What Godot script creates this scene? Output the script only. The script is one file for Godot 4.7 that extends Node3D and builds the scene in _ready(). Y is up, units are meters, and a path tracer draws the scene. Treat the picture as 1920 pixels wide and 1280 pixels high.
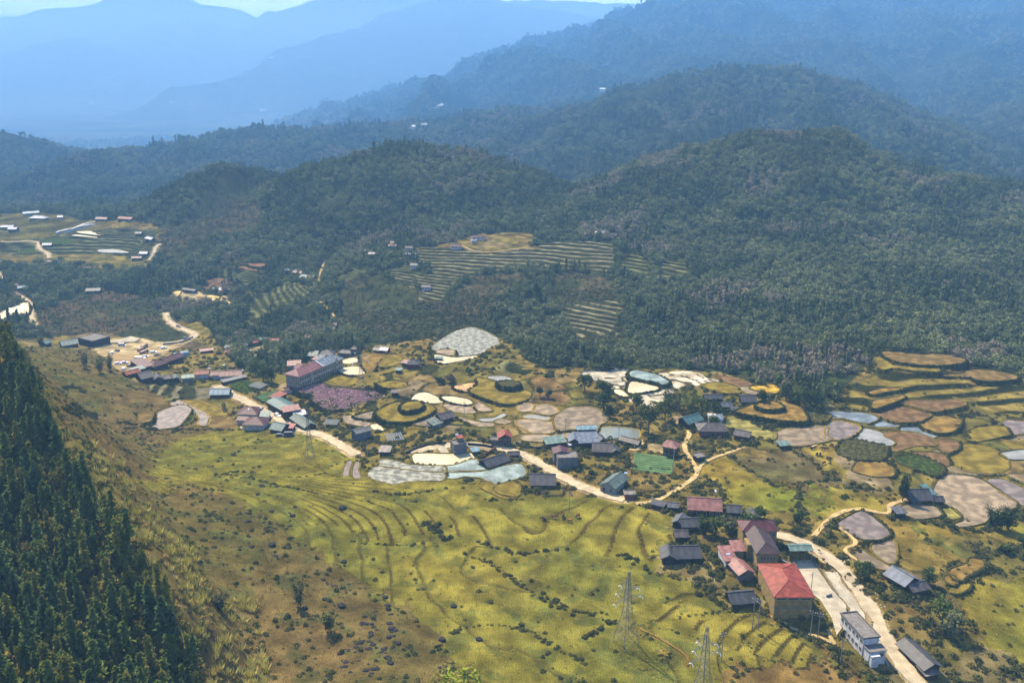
extends Node3D
# A village in a mountain valley seen from a high slope: one terrain, computed from spot heights and ridge lines, then fields, roads, houses and trees set on it.

const HALF := 0.80                     # half of the fine sector of terrain, in radians each side of north (-z)
const COLS := 120
const ROWS := 224
const FINE := 6
const FINE_R := 12
const R_NEAR := 105.0
const R_FAR := 9000.0
const MAP_W := 2480                    # map of land use: half a metre a cell
const MAP_H := 2000
const MAP_X := -620.0
const MAP_Z := -1110.0
const NO_LEVEL := -900.0

var rng := RandomNumberGenerator.new()
var step_a := 2.0 * HALF / COLS
var step_r := log(R_FAR / R_NEAR) / ROWS
var wide := COLS * FINE
var tall := ROWS * FINE_R
var high := PackedFloat32Array()       # heights of the fine grid
var spots: Array[Vector3] = []
var weights := PackedFloat64Array()
var ridges := []
var spur_noise := FastNoiseLite.new()
var lump_noise := FastNoiseLite.new()
var fine_noise := FastNoiseLite.new()
var use_map: Image                     # land use of each cell
var level_map: Image                   # height of each levelled cell
var taken := {}
var M := {}


func _ready() -> void:
	rng.seed = 7
	var camera := Camera3D.new()
	camera.name = "camera"
	camera.position = Vector3(0, 150, 0)
	camera.rotation_degrees = Vector3(-17, 0, 0)
	camera.fov = 42.1
	camera.near = 1.0
	camera.far = 30000.0
	add_child(camera)
	camera.current = true

	var sky_mat := ProceduralSkyMaterial.new()
	sky_mat.sky_top_color = Color(0.34, 0.44, 0.60)
	sky_mat.sky_horizon_color = Color(0.97, 0.97, 0.96)
	sky_mat.sky_curve = 0.12
	sky_mat.ground_bottom_color = Color(0.25, 0.28, 0.22)
	sky_mat.ground_horizon_color = Color(0.75, 0.82, 0.9)
	sky_mat.sky_energy_multiplier = 1.15
	var sky := Sky.new()
	sky.sky_material = sky_mat
	var env := Environment.new()
	env.background_mode = Environment.BG_SKY
	env.sky = sky
	env.tonemap_mode = Environment.TONE_MAPPER_LINEAR
	env.tonemap_exposure = 3.4
	env.fog_enabled = true
	env.fog_density = 0.00017
	env.fog_light_color = Color(0.56, 0.79, 1.0)
	env.volumetric_fog_enabled = true
	env.volumetric_fog_density = 0.0
	env.sdfgi_enabled = true
	env.ssao_enabled = true
	env.ssil_enabled = true
	var air := WorldEnvironment.new()
	air.name = "air"
	air.environment = env
	add_child(air)

	var sun := DirectionalLight3D.new()
	sun.name = "sun"
	sun.light_energy = 1.5
	sun.light_color = Color(1.0, 0.93, 0.82)
	sun.light_angular_distance = 0.5
	sun.shadow_enabled = true
	add_child(sun)
	sun.look_at_from_position(Vector3(-420, 900, -620), Vector3.ZERO)   # ahead and to the left, high

	make_materials()
	survey()
	shape_land()
	land_use()
	fields()
	roads()
	ground()
	finish_fields()
	buildings()
	power_lines()
	vehicles_and_life()
	single_trees()
	hillside_trees()
	woods()
	undergrowth()
	stones()
	valley_haze()


# ---------------------------------------------------------------- terrain

func survey() -> void:
	spots = [
		Vector3(46.0, 1.3, -190.0), Vector3(5.4, 2.9, -188.0), Vector3(-34.3, 5.2, -185.0), Vector3(-53.5, 6.8, -183.0), Vector3(-79.0, 7.4, -255.0), Vector3(-103.0, 4.4, -300.0), Vector3(-45.9, 3.5, -262.0), Vector3(7.2, 1.2, -266.0), Vector3(60.2, 2.9, -263.0), Vector3(95.6, 2.9, -263.0),
		Vector3(132.5, 1.2, -266.0), Vector3(110.3, -3.4, -196.0), Vector3(135.5, -5.0, -198.0), Vector3(175.8, -2.1, -272.0), Vector3(28.5, 0.5, -308.0), Vector3(-32.3, 1.5, -306.0), Vector3(-72.7, 1.5, -306.0), Vector3(227.6, -1.6, -366.0), Vector3(173.5, 0.1, -362.0), Vector3(125.9, 0.9, -360.0),
		Vector3(79.7, 0.1, -362.0), Vector3(33.2, -1.6, -366.0), Vector3(-38.4, -3.2, -370.0), Vector3(-88.6, -7.4, -380.0), Vector3(205.7, 8.2, -440.0), Vector3(244.8, 3.5, -408.0), Vector3(161.8, 4.1, -395.0), Vector3(93.0, 1.4, -430.0), Vector3(38.5, 0.7, -432.0), Vector3(-18.2, -0.5, -482.0),
		Vector3(-61.5, -3.5, -462.0), Vector3(-104.1, -7.3, -455.0), Vector3(-143.4, -12.4, -470.0), Vector3(-165.9, -10.7, -388.0), Vector3(-166.6, -11.6, -450.0), Vector3(-246.9, -24.9, -560.0), Vector3(-296.3, -24.9, -560.0), Vector3(-382.7, -24.4, -670.0), Vector3(-524.9, -16.5, -900.0), Vector3(-406.3, -12.8, -880.0),
		Vector3(-538.6, -10.8, -1040.0), Vector3(-188.5, -22.7, -590.0), Vector3(-119.8, -17.8, -600.0), Vector3(-137.1, -16.6, -545.0), Vector3(-260.8, -25.2, -690.0), Vector3(-243.9, -18.5, -780.0), Vector3(-182.9, -15.7, -725.0), Vector3(-116.5, 5.0, -735.0), Vector3(-70.7, 6.9, -725.0), Vector3(-27.9, 10.8, -765.0), Vector3(78.4, 14.0, -760.0),
		Vector3(-43.5, -4.3, -640.0), Vector3(15.0, -3.6, -605.0), Vector3(53.8, -0.0, -622.0), Vector3(49.9, -8.6, -530.0), Vector3(53.4, -2.6, -572.0), Vector3(-21.5, -10.8, -575.0), Vector3(-96.1, -15.5, -592.0), Vector3(13.7, -9.5, -545.0), Vector3(114.6, -1.0, -540.0), Vector3(136.5, 8.5, -655.0), Vector3(165.7, 0.8, -488.0), Vector3(231.8, 3.7, -500.0), Vector3(278.8, 0.1, -470.0),
		Vector3(329.6, 11.8, -640.0), Vector3(226.4, 22.3, -690.0), Vector3(261.1, 49.0, -810.0), Vector3(306.3, 89.6, -950.0), Vector3(244.6, 78.5, -945.0), Vector3(186.7, 67.8, -930.0), Vector3(132.4, 53.2, -930.0), Vector3(392.7, 50.5, -905.0), Vector3(436.4, 40.5, -870.0), Vector3(488.7, 34.9, -850.0), Vector3(355.8, 79.1, -945.0),
		Vector3(135.8, 20.8, -775.0), Vector3(339.9, 23.3, -760.0), Vector3(70.0, 21.7, -830.0), Vector3(20.7, 22.2, -860.0), Vector3(421.1, 22.1, -740.0), Vector3(-303.6, -25.2, -690.0), Vector3(-369.4, -23.7, -760.0), Vector3(121.4, -1.3, -495.0), Vector3(-282.5, -23.4, -620.0),
		Vector3(123.6, 24.0, -1060.0), Vector3(225.3, 22.0, -1080.0), Vector3(371.2, 25.0, -1100.0), Vector3(476.8, 20.0, -1050.0), Vector3(589.1, 10.0, -1000.0), Vector3(23.6, 10.0, -960.0), Vector3(351.0, 10.0, -1300.0), Vector3(31.9, -10.0, -1300.0), Vector3(-276.1, -20.0, -1250.0), Vector3(-606.2, -25.0, -1300.0),
		Vector3(-284.7, 30.0, -400.0), Vector3(-427.1, 0.0, -600.0), Vector3(-695.8, -20.0, -900.0), Vector3(-1005.1, -25.0, -1300.0), Vector3(228.3, 0.0, -300.0), Vector3(342.4, 5.0, -450.0), Vector3(532.6, 20.0, -700.0), Vector3(684.8, 20.0, -900.0), Vector3(1068.9, 10.0, -1300.0), Vector3(635.7, 5.0, -1400.0), Vector3(-22.1, 10.0, -100.0), Vector3(2.5, 8.0, -100.0), Vector3(33.1, 5.0, -100.0), Vector3(106.0, 0.0, -120.0), Vector3(-114.9, 30.0, -120.0), Vector3(-56.6, 18.0, -130.0), Vector3(-117.8, 22.0, -200.0)]
	# crest lines: points, slope towards the viewer, slope away, roundness, strength of side spurs
	ridges = [
		{"at": [Vector3(-55.3, 11.6, -150.0), Vector3(-66.0, 10.4, -170.0), Vector3(-79.9, 25.1, -186.0), Vector3(-91.7, 31.3, -200.0), Vector3(-109.2, 36.0, -220.0), Vector3(-132.0, 41.3, -245.0), Vector3(-154.7, 49.7, -270.0), Vector3(-177.6, 59.4, -290.0), Vector3(-227.4, 74.6, -330.0), Vector3(-312.3, 86.7, -380.0)], "near": 0.72, "far": 1.35, "round": 3.0, "spur": 0.0},
		{"at": [Vector3(-377.6, 3.1, -950.0), Vector3(-361.1, 30.0, -1010.0), Vector3(-339.0, 46.2, -1050.0), Vector3(-320.8, 39.7, -1060.0), Vector3(-294.6, 7.0, -1070.0)], "near": 0.40, "far": 0.7, "round": 4.0, "spur": 0.5},
		{"at": [Vector3(-261.1, -0.0, -900.0), Vector3(-226.7, 33.2, -950.0), Vector3(-185.7, 55.4, -980.0), Vector3(-123.7, 70.9, -1000.0), Vector3(-64.9, 66.3, -1000.0), Vector3(-17.8, 51.8, -1000.0), Vector3(29.2, 30.7, -980.0), Vector3(79.0, 16.0, -940.0)], "near": 0.36, "far": 0.45, "round": 10.0, "spur": 0.7},
		{"at": [Vector3(-664.0, 15.0, -1350.0), Vector3(-631.1, 29.0, -1370.0), Vector3(-602.7, 32.8, -1400.0), Vector3(-564.9, 24.4, -1450.0), Vector3(-532.4, 26.1, -1480.0), Vector3(-494.2, 36.5, -1500.0), Vector3(-457.5, 52.0, -1500.0), Vector3(-412.9, 58.9, -1500.0), Vector3(-351.8, 53.8, -1500.0), Vector3(-281.3, 56.3, -1500.0), Vector3(-204.6, 61.1, -1520.0), Vector3(-97.7, 68.1, -1520.0), Vector3(-53.5, 78.8, -1530.0), Vector3(0.0, 87.0, -1540.0), Vector3(46.6, 81.9, -1600.0), Vector3(108.6, 92.9, -1700.0)], "near": 0.24, "far": 0.4, "round": 10.0, "spur": 0.7},
		{"at": [Vector3(-981.0, 82.5, -1450.0), Vector3(-845.2, 48.6, -1500.0), Vector3(-785.0, 29.5, -1480.0), Vector3(-702.2, 11.3, -1420.0)], "near": 0.26, "far": 0.4, "round": 14.0, "spur": 0.4},
		{"at": [Vector3(97.8, 92.8, -1400.0), Vector3(194.3, 124.1, -1400.0), Vector3(274.2, 142.0, -1400.0), Vector3(354.3, 149.7, -1400.0), Vector3(418.7, 149.7, -1400.0), Vector3(468.4, 135.8, -1400.0), Vector3(506.6, 89.7, -1380.0), Vector3(545.9, 31.8, -1320.0), Vector3(571.2, -3.4, -1260.0)], "near": 0.42, "far": 0.5, "round": 25.0, "spur": 0.7},
		{"at": [Vector3(1014.3, 208.3, -1500.0), Vector3(793.7, 91.9, -1420.0), Vector3(664.4, 33.9, -1340.0), Vector3(587.1, -4.6, -1270.0)], "near": 0.42, "far": 0.5, "round": 22.0, "spur": 0.7},
		{"at": [Vector3(122.1, 72.4, -2100.0), Vector3(225.2, 136.8, -2300.0), Vector3(329.8, 183.6, -2400.0), Vector3(390.8, 225.5, -2450.0), Vector3(453.5, 266.0, -2500.0), Vector3(570.5, 334.0, -2600.0), Vector3(693.1, 411.6, -2700.0), Vector3(842.3, 435.8, -2800.0), Vector3(1152.4, 450.2, -2800.0), Vector3(1388.3, 428.8, -2600.0), Vector3(1788.7, 407.3, -2400.0)], "near": 0.30, "far": 0.4, "round": 40.0, "spur": 1.0},
		{"at": [Vector3(978.9, 444.8, -2750.0), Vector3(922.3, 279.5, -2150.0), Vector3(845.1, 151.5, -1750.0), Vector3(736.4, 75.0, -1520.0)], "near": 0.33, "far": 0.35, "round": 30.0, "spur": 0.8},
		{"at": [Vector3(693.1, 411.6, -2700.0), Vector3(550.0, 235.6, -2200.0), Vector3(506.2, 161.4, -1800.0)], "near": 0.33, "far": 0.35, "round": 30.0, "spur": 0.8},
		{"at": [Vector3(-351.4, -32.2, -3000.0), Vector3(-177.7, 39.7, -3400.0), Vector3(-20.7, 133.3, -3600.0), Vector3(105.9, 203.8, -3700.0), Vector3(237.2, 314.1, -3800.0), Vector3(370.5, 345.0, -3850.0), Vector3(509.0, 318.4, -3900.0), Vector3(670.4, 196.1, -3900.0)], "near": 0.48, "far": 0.6, "round": 25.0, "spur": 0.6},
		{"at": [Vector3(-1521.4, 72.8, -4176.0), Vector3(-1355.0, 105.8, -4350.0), Vector3(-1195.6, 163.8, -4524.0), Vector3(-1055.0, 229.6, -4611.0), Vector3(-925.3, 320.7, -4785.0), Vector3(-746.2, 365.6, -4872.0), Vector3(-616.8, 422.3, -4959.0), Vector3(-483.2, 485.9, -5046.0), Vector3(-346.0, 540.3, -5133.0), Vector3(117.7, 492.0, -5220.0), Vector3(413.2, 436.7, -5220.0), Vector3(1309.4, 296.8, -5220.0)], "near": 0.42, "far": 0.6, "round": 25.0, "spur": 0.7},
		{"at": [Vector3(-3239.9, 98.6, -5060.0), Vector3(-2936.1, 207.2, -5336.0), Vector3(-2835.1, 287.3, -5520.0), Vector3(-2748.3, 329.0, -5612.0), Vector3(-2630.5, 335.0, -5704.0), Vector3(-2565.1, 281.6, -5796.0), Vector3(-2459.6, 202.7, -5796.0)], "near": 0.42, "far": 0.6, "round": 30.0, "spur": 0.7},
		{"at": [Vector3(-2532.8, 289.8, -6160.0), Vector3(-2371.8, 406.7, -6424.0), Vector3(-2303.4, 486.8, -6512.0), Vector3(-2166.1, 494.9, -6600.0), Vector3(-2022.4, 435.0, -6600.0), Vector3(-1667.2, 259.4, -6336.0)], "near": 0.42, "far": 0.6, "round": 25.0, "spur": 0.7},
		{"at": [Vector3(-5229.3, 434.1, -7304.0), Vector3(-4057.2, 544.3, -7470.0), Vector3(-3668.4, 599.9, -7470.0), Vector3(-3450.7, 647.3, -7470.0), Vector3(-3276.1, 631.5, -7470.0), Vector3(-3172.0, 686.6, -7470.0), Vector3(-3064.1, 643.3, -7470.0), Vector3(-2939.9, 694.5, -7470.0), Vector3(-2603.1, 702.3, -7470.0), Vector3(-2505.5, 631.5, -7470.0), Vector3(-2392.4, 655.7, -7719.0), Vector3(-2264.2, 631.2, -7719.0), Vector3(-2157.0, 561.6, -7719.0), Vector3(-1900.6, 560.2, -7470.0), Vector3(-1646.0, 620.5, -7300.0), Vector3(-1445.2, 662.8, -7138.0), Vector3(-1043.1, 677.8, -7138.0), Vector3(160.6, 655.3, -7138.0), Vector3(2175.7, 579.9, -7138.0)], "near": 0.36, "far": 0.4, "round": 25.0, "spur": 0.7}]
	for c in ridges:
		c.grid = []
		var lo := Vector2(1e9, 1e9)
		var hi := -lo
		for p: Vector3 in c.at:
			lo = lo.min(Vector2(p.x, p.z))
			hi = hi.max(Vector2(p.x, p.z))
			c.top = maxf(c.get("top", -1e9), p.y)
		var reach: float = (c.top + 60.0) / minf(c.near, c.far)
		c.scale = 1.0 / clampf(0.14 * (lo + hi).length() * 0.5, 110.0, 800.0)
		c.box = Rect2(lo, hi - lo).grow(reach)
	# thin plate through the spot heights
	var n := spots.size()
	var size := n + 3
	var a := []
	for i in size:
		var row := PackedFloat64Array()
		row.resize(size + 1)
		a.append(row)
	for i in n:
		for j in n:
			a[i][j] = plate(spots[i].x - spots[j].x, spots[i].z - spots[j].z)
		a[i][i] += 0.02
		var tail := [1.0, spots[i].x * 0.01, spots[i].z * 0.01]
		for k in 3:
			a[i][n + k] = tail[k]
			a[n + k][i] = tail[k]
		a[i][size] = spots[i].y
	for c in size:
		var best := c
		for r in range(c, size):
			if absf(a[r][c]) > absf(a[best][c]):
				best = r
		var swap = a[c]
		a[c] = a[best]
		a[best] = swap
		for r in range(c + 1, size):
			var f: float = a[r][c] / a[c][c]
			if f != 0.0:
				for k in range(c, size + 1):
					a[r][k] -= f * a[c][k]
	weights.resize(size)
	for r in range(size - 1, -1, -1):
		var v: float = a[r][size]
		for k in range(r + 1, size):
			v -= a[r][k] * weights[k]
		weights[r] = v / a[r][r]
	spur_noise.noise_type = FastNoiseLite.TYPE_SIMPLEX_SMOOTH
	spur_noise.fractal_type = FastNoiseLite.FRACTAL_RIDGED
	spur_noise.fractal_octaves = 4
	spur_noise.seed = 11
	spur_noise.frequency = 1.0
	lump_noise.seed = 3
	lump_noise.frequency = 0.012
	lump_noise.fractal_octaves = 4
	fine_noise.seed = 5
	fine_noise.frequency = 0.09
	fine_noise.fractal_octaves = 3


func plate(dx: float, dz: float) -> float:
	var d := (dx * dx + dz * dz) * 1e-4
	return 0.5 * d * log(d) if d > 1e-9 else 0.0


func rough_height(x: float, z: float) -> float:
	var far := smoothstep(1250.0, 1600.0, Vector2(x, z).length())
	var h := -30.0 - 20.0 * far
	if far < 1.0:
		var n := spots.size()
		var s := weights[n] + weights[n + 1] * x * 0.01 + weights[n + 2] * z * 0.01
		for i in n:
			var p := spots[i]
			var d := ((x - p.x) * (x - p.x) + (z - p.z) * (z - p.z)) * 1e-4
			if d > 1e-9:
				s += weights[i] * 0.5 * d * log(d)
		h = lerpf(s, h, far)
	var p2 := Vector2(x, z)
	var flat := p2.length()
	if flat > 480.0 and flat < 1500.0 and x > 60.0:
		h += (spur_noise.get_noise_2d(x * 0.0075 + 3.0, z * 0.0045) - 0.2) * 13.0 * smoothstep(490.0, 680.0, flat) * smoothstep(4.0, 34.0, h) * smoothstep(60.0, 200.0, x)
	for c in ridges:
		if not (c.box as Rect2).has_point(p2):
			continue
		var best := -1e9
		var off := 0.0
		var at: Array = c.at
		for k in at.size() - 1:
			var a: Vector3 = at[k]
			var b: Vector3 = at[k + 1]
			var ax := b.x - a.x
			var az := b.z - a.z
			var t := clampf(((x - a.x) * ax + (z - a.z) * az) / (ax * ax + az * az), 0.0, 1.0)
			var qx := a.x + ax * t
			var qz := a.z + az * t
			var d := sqrt((x - qx) * (x - qx) + (z - qz) * (z - qz))
			var side := (ax * (z - a.z) - az * (x - a.x)) * (az * a.x - ax * a.z)
			var slope: float = c.near if side > 0.0 else c.far
			var v: float = lerpf(a.y, b.y, t) - slope * (sqrt(d * d + c.round * c.round) - c.round)
			if v > best:
				best = v
				off = d
		if c.spur > 0.0:
			var n := spur_noise.get_noise_2d(x * c.scale + 13.0, z * c.scale * 0.7)
			best += (n - 0.35) * c.spur * minf(off * 0.4, 0.16 / c.scale) * smoothstep(-40.0, 60.0, best + 40.0)
		var k := clampf(0.012 * flat, 2.5, 40.0)
		var m := maxf(k - absf(h - best), 0.0) / k
		h = maxf(h, best) + m * m * k * 0.25
	return h


func shape_land() -> void:
	var raw := PackedFloat32Array()
	raw.resize(COLS * ROWS)
	for j in ROWS:
		var r := R_NEAR * exp(j * step_r)
		for i in COLS:
			var a := -HALF + i * step_a
			raw[j * COLS + i] = rough_height(r * sin(a), -r * cos(a))
	var im := Image.create_from_data(COLS, ROWS, false, Image.FORMAT_RF, raw.to_byte_array())
	im.resize(wide, tall, Image.INTERPOLATE_CUBIC)
	high = im.get_data().to_float32_array()


func height(x: float, z: float) -> float:
	var fi := clampf(((atan2(x, -z) + HALF) / step_a + 0.5) * FINE, 0.0, wide - 1.001)
	var fj := clampf((log(maxf(sqrt(x * x + z * z), 1.0) / R_NEAR) / step_r + 0.5) * FINE_R, 0.0, tall - 1.001)
	var i := int(fi)
	var j := int(fj)
	var k := j * wide + i
	return lerpf(lerpf(high[k], high[k + 1], fi - i), lerpf(high[k + wide], high[k + wide + 1], fi - i), fj - j)


func spot(p: Vector2) -> Vector3:
	return Vector3(p.x, height(p.x, p.y), p.y)


func pts(s: String) -> PackedVector2Array:
	var list := PackedVector2Array()
	for w in s.split(" ", false):
		var q := w.split(",")
		list.append(Vector2(float(q[0]), float(q[1])))
	return list


# ---------------------------------------------------------------- helpers

func numbered(called: String) -> String:
	var n: int = taken.get(called, -1) + 1
	taken[called] = n
	return called if n == 0 else "%s_%03d" % [called, n]


func thing(called: String, label: String, category: String, group := "", at := Vector3.ZERO, turn := 0.0) -> Node3D:
	var o := Node3D.new()
	o.name = numbered(called)
	add_child(o)
	o.position = at
	o.rotation.y = turn
	tag(o, label, category, group)
	return o


func tag(o: Node, label: String, category := "", group := "", kind := "") -> void:
	if label:
		o.set_meta("label", label)
	if category:
		o.set_meta("category", category)
	if group:
		o.set_meta("group", group)
	if kind:
		o.set_meta("kind", kind)


func part(called: String, mesh: Mesh, m: Material, parent: Node) -> MeshInstance3D:
	var o := MeshInstance3D.new()
	o.name = called if parent != self else numbered(called)
	o.mesh = mesh
	o.material_override = m
	parent.add_child(o, true)
	return o


func scatter(called: String, label: String, mesh: Mesh, m: Material, list: Array, tint: Array) -> void:
	# copies nobody would count: each of LIST is a Transform3D, each of TINT a colour
	if list.is_empty():
		return
	var mm := MultiMesh.new()
	mm.transform_format = MultiMesh.TRANSFORM_3D
	mm.use_colors = true
	mm.mesh = mesh
	mm.instance_count = list.size()
	var buffer := PackedFloat32Array()
	buffer.resize(list.size() * 16)
	var w := 0
	for i in list.size():
		var t: Transform3D = list[i]
		var c: Color = tint[i]
		var b := t.basis
		buffer[w] = b.x.x; buffer[w + 1] = b.y.x; buffer[w + 2] = b.z.x; buffer[w + 3] = t.origin.x
		buffer[w + 4] = b.x.y; buffer[w + 5] = b.y.y; buffer[w + 6] = b.z.y; buffer[w + 7] = t.origin.y
		buffer[w + 8] = b.x.z; buffer[w + 9] = b.y.z; buffer[w + 10] = b.z.z; buffer[w + 11] = t.origin.z
		buffer[w + 12] = c.r; buffer[w + 13] = c.g; buffer[w + 14] = c.b; buffer[w + 15] = 1.0
		w += 16
	mm.buffer = buffer
	var o := MultiMeshInstance3D.new()
	o.name = numbered(called)
	o.multimesh = mm
	o.material_override = m
	add_child(o)
	tag(o, label, "", "", "stuff")


func stand(p: Vector3, turn: float, s: float, up := 1.0) -> Transform3D:
	return Transform3D(Basis(Vector3.UP, turn).scaled(Vector3(s, s * up, s)), p)


func begin() -> SurfaceTool:
	var st := SurfaceTool.new()
	st.begin(Mesh.PRIMITIVE_TRIANGLES)
	st.set_smooth_group(-1)
	return st


func tri(st: SurfaceTool, a: Vector3, b: Vector3, c: Vector3) -> void:
	st.add_vertex(a)
	st.add_vertex(b)
	st.add_vertex(c)


func quad(st: SurfaceTool, a: Vector3, b: Vector3, c: Vector3, d: Vector3) -> void:
	tri(st, a, b, c)
	tri(st, a, c, d)


func box(st: SurfaceTool, lo: Vector3, hi: Vector3) -> void:
	var p := []
	for k in 8:
		p.append(Vector3(hi.x if k & 1 else lo.x, hi.y if k & 2 else lo.y, hi.z if k & 4 else lo.z))
	for f in [[4, 6, 7, 5], [1, 3, 2, 0], [5, 7, 3, 1], [0, 2, 6, 4], [6, 2, 3, 7], [0, 4, 5, 1]]:
		quad(st, p[f[0]], p[f[1]], p[f[2]], p[f[3]])


func slab(st: SurfaceTool, a: Vector3, b: Vector3, c: Vector3, d: Vector3, thick: float) -> void:
	# a panel of that thickness; a, b, c, d run clockwise seen from above
	var n := -(b - a).cross(d - a).normalized() * thick
	if (c - b).length() < 0.01:
		n = -(b - a).cross(d - b).normalized() * thick
	if n.y < 0.0:
		n = -n
	quad(st, a + n, b + n, c + n, d + n)
	quad(st, d, c, b, a)
	var ring := [a, b, c, d]
	for k in 4:
		var p: Vector3 = ring[k]
		var q: Vector3 = ring[(k + 1) % 4]
		quad(st, p, q, q + n, p + n)


func beam(st: SurfaceTool, a: Vector3, b: Vector3, r0: float, r1: float, sides := 5) -> void:
	var d := (b - a).normalized()
	var x := d.cross(Vector3(0.31, 0.2, 0.93)).normalized()
	var y := d.cross(x)
	for k in sides:
		var t0 := TAU * k / sides
		var t1 := TAU * (k + 1) / sides
		var u := x * cos(t0) + y * sin(t0)
		var v := x * cos(t1) + y * sin(t1)
		quad(st, a + u * r0, a + v * r0, b + v * r1, b + u * r1)
		tri(st, b + u * r1, b + v * r1, b)
		tri(st, a + v * r0, a + u * r0, a)


func done(st: SurfaceTool) -> ArrayMesh:
	st.generate_normals()
	return st.commit()


func mottle(seed_: int, freq: float, lo: float, hi: float, octaves := 4) -> NoiseTexture2D:
	var t := NoiseTexture2D.new()
	t.width = 512
	t.height = 512
	t.seamless = true
	var n := FastNoiseLite.new()
	n.seed = seed_
	n.frequency = freq
	n.fractal_octaves = octaves
	t.noise = n
	var g := Gradient.new()
	g.set_color(0, Color(lo, lo, lo))
	g.set_color(1, Color(hi, hi, hi))
	g.set_offset(0, 0.25)
	g.set_offset(1, 0.75)
	t.color_ramp = g
	return t


func stuff_of(r: float, g: float, b: float, rough := 1.0, shine := 0.0) -> StandardMaterial3D:
	var m := StandardMaterial3D.new()
	m.albedo_color = Color(r, g, b).linear_to_srgb()
	m.roughness = rough
	if shine <= 0.0:
		m.specular_mode = BaseMaterial3D.SPECULAR_DISABLED
	else:
		m.metallic_specular = shine
	return m


func worn(m: StandardMaterial3D, coarse: Texture2D, metres: float, fine: Texture2D = null, fine_metres := 2.0, in_world := true) -> StandardMaterial3D:
	m.albedo_texture = coarse
	m.uv1_triplanar = true
	m.uv1_world_triplanar = in_world
	m.uv1_scale = Vector3.ONE / metres
	if fine:
		m.detail_enabled = true
		m.detail_albedo = fine
		m.detail_blend_mode = BaseMaterial3D.BLEND_MODE_MUL
		m.detail_uv_layer = BaseMaterial3D.DETAIL_UV_2
		m.uv2_triplanar = true
		m.uv2_world_triplanar = in_world
		m.uv2_scale = Vector3.ONE / fine_metres
	return m


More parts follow.
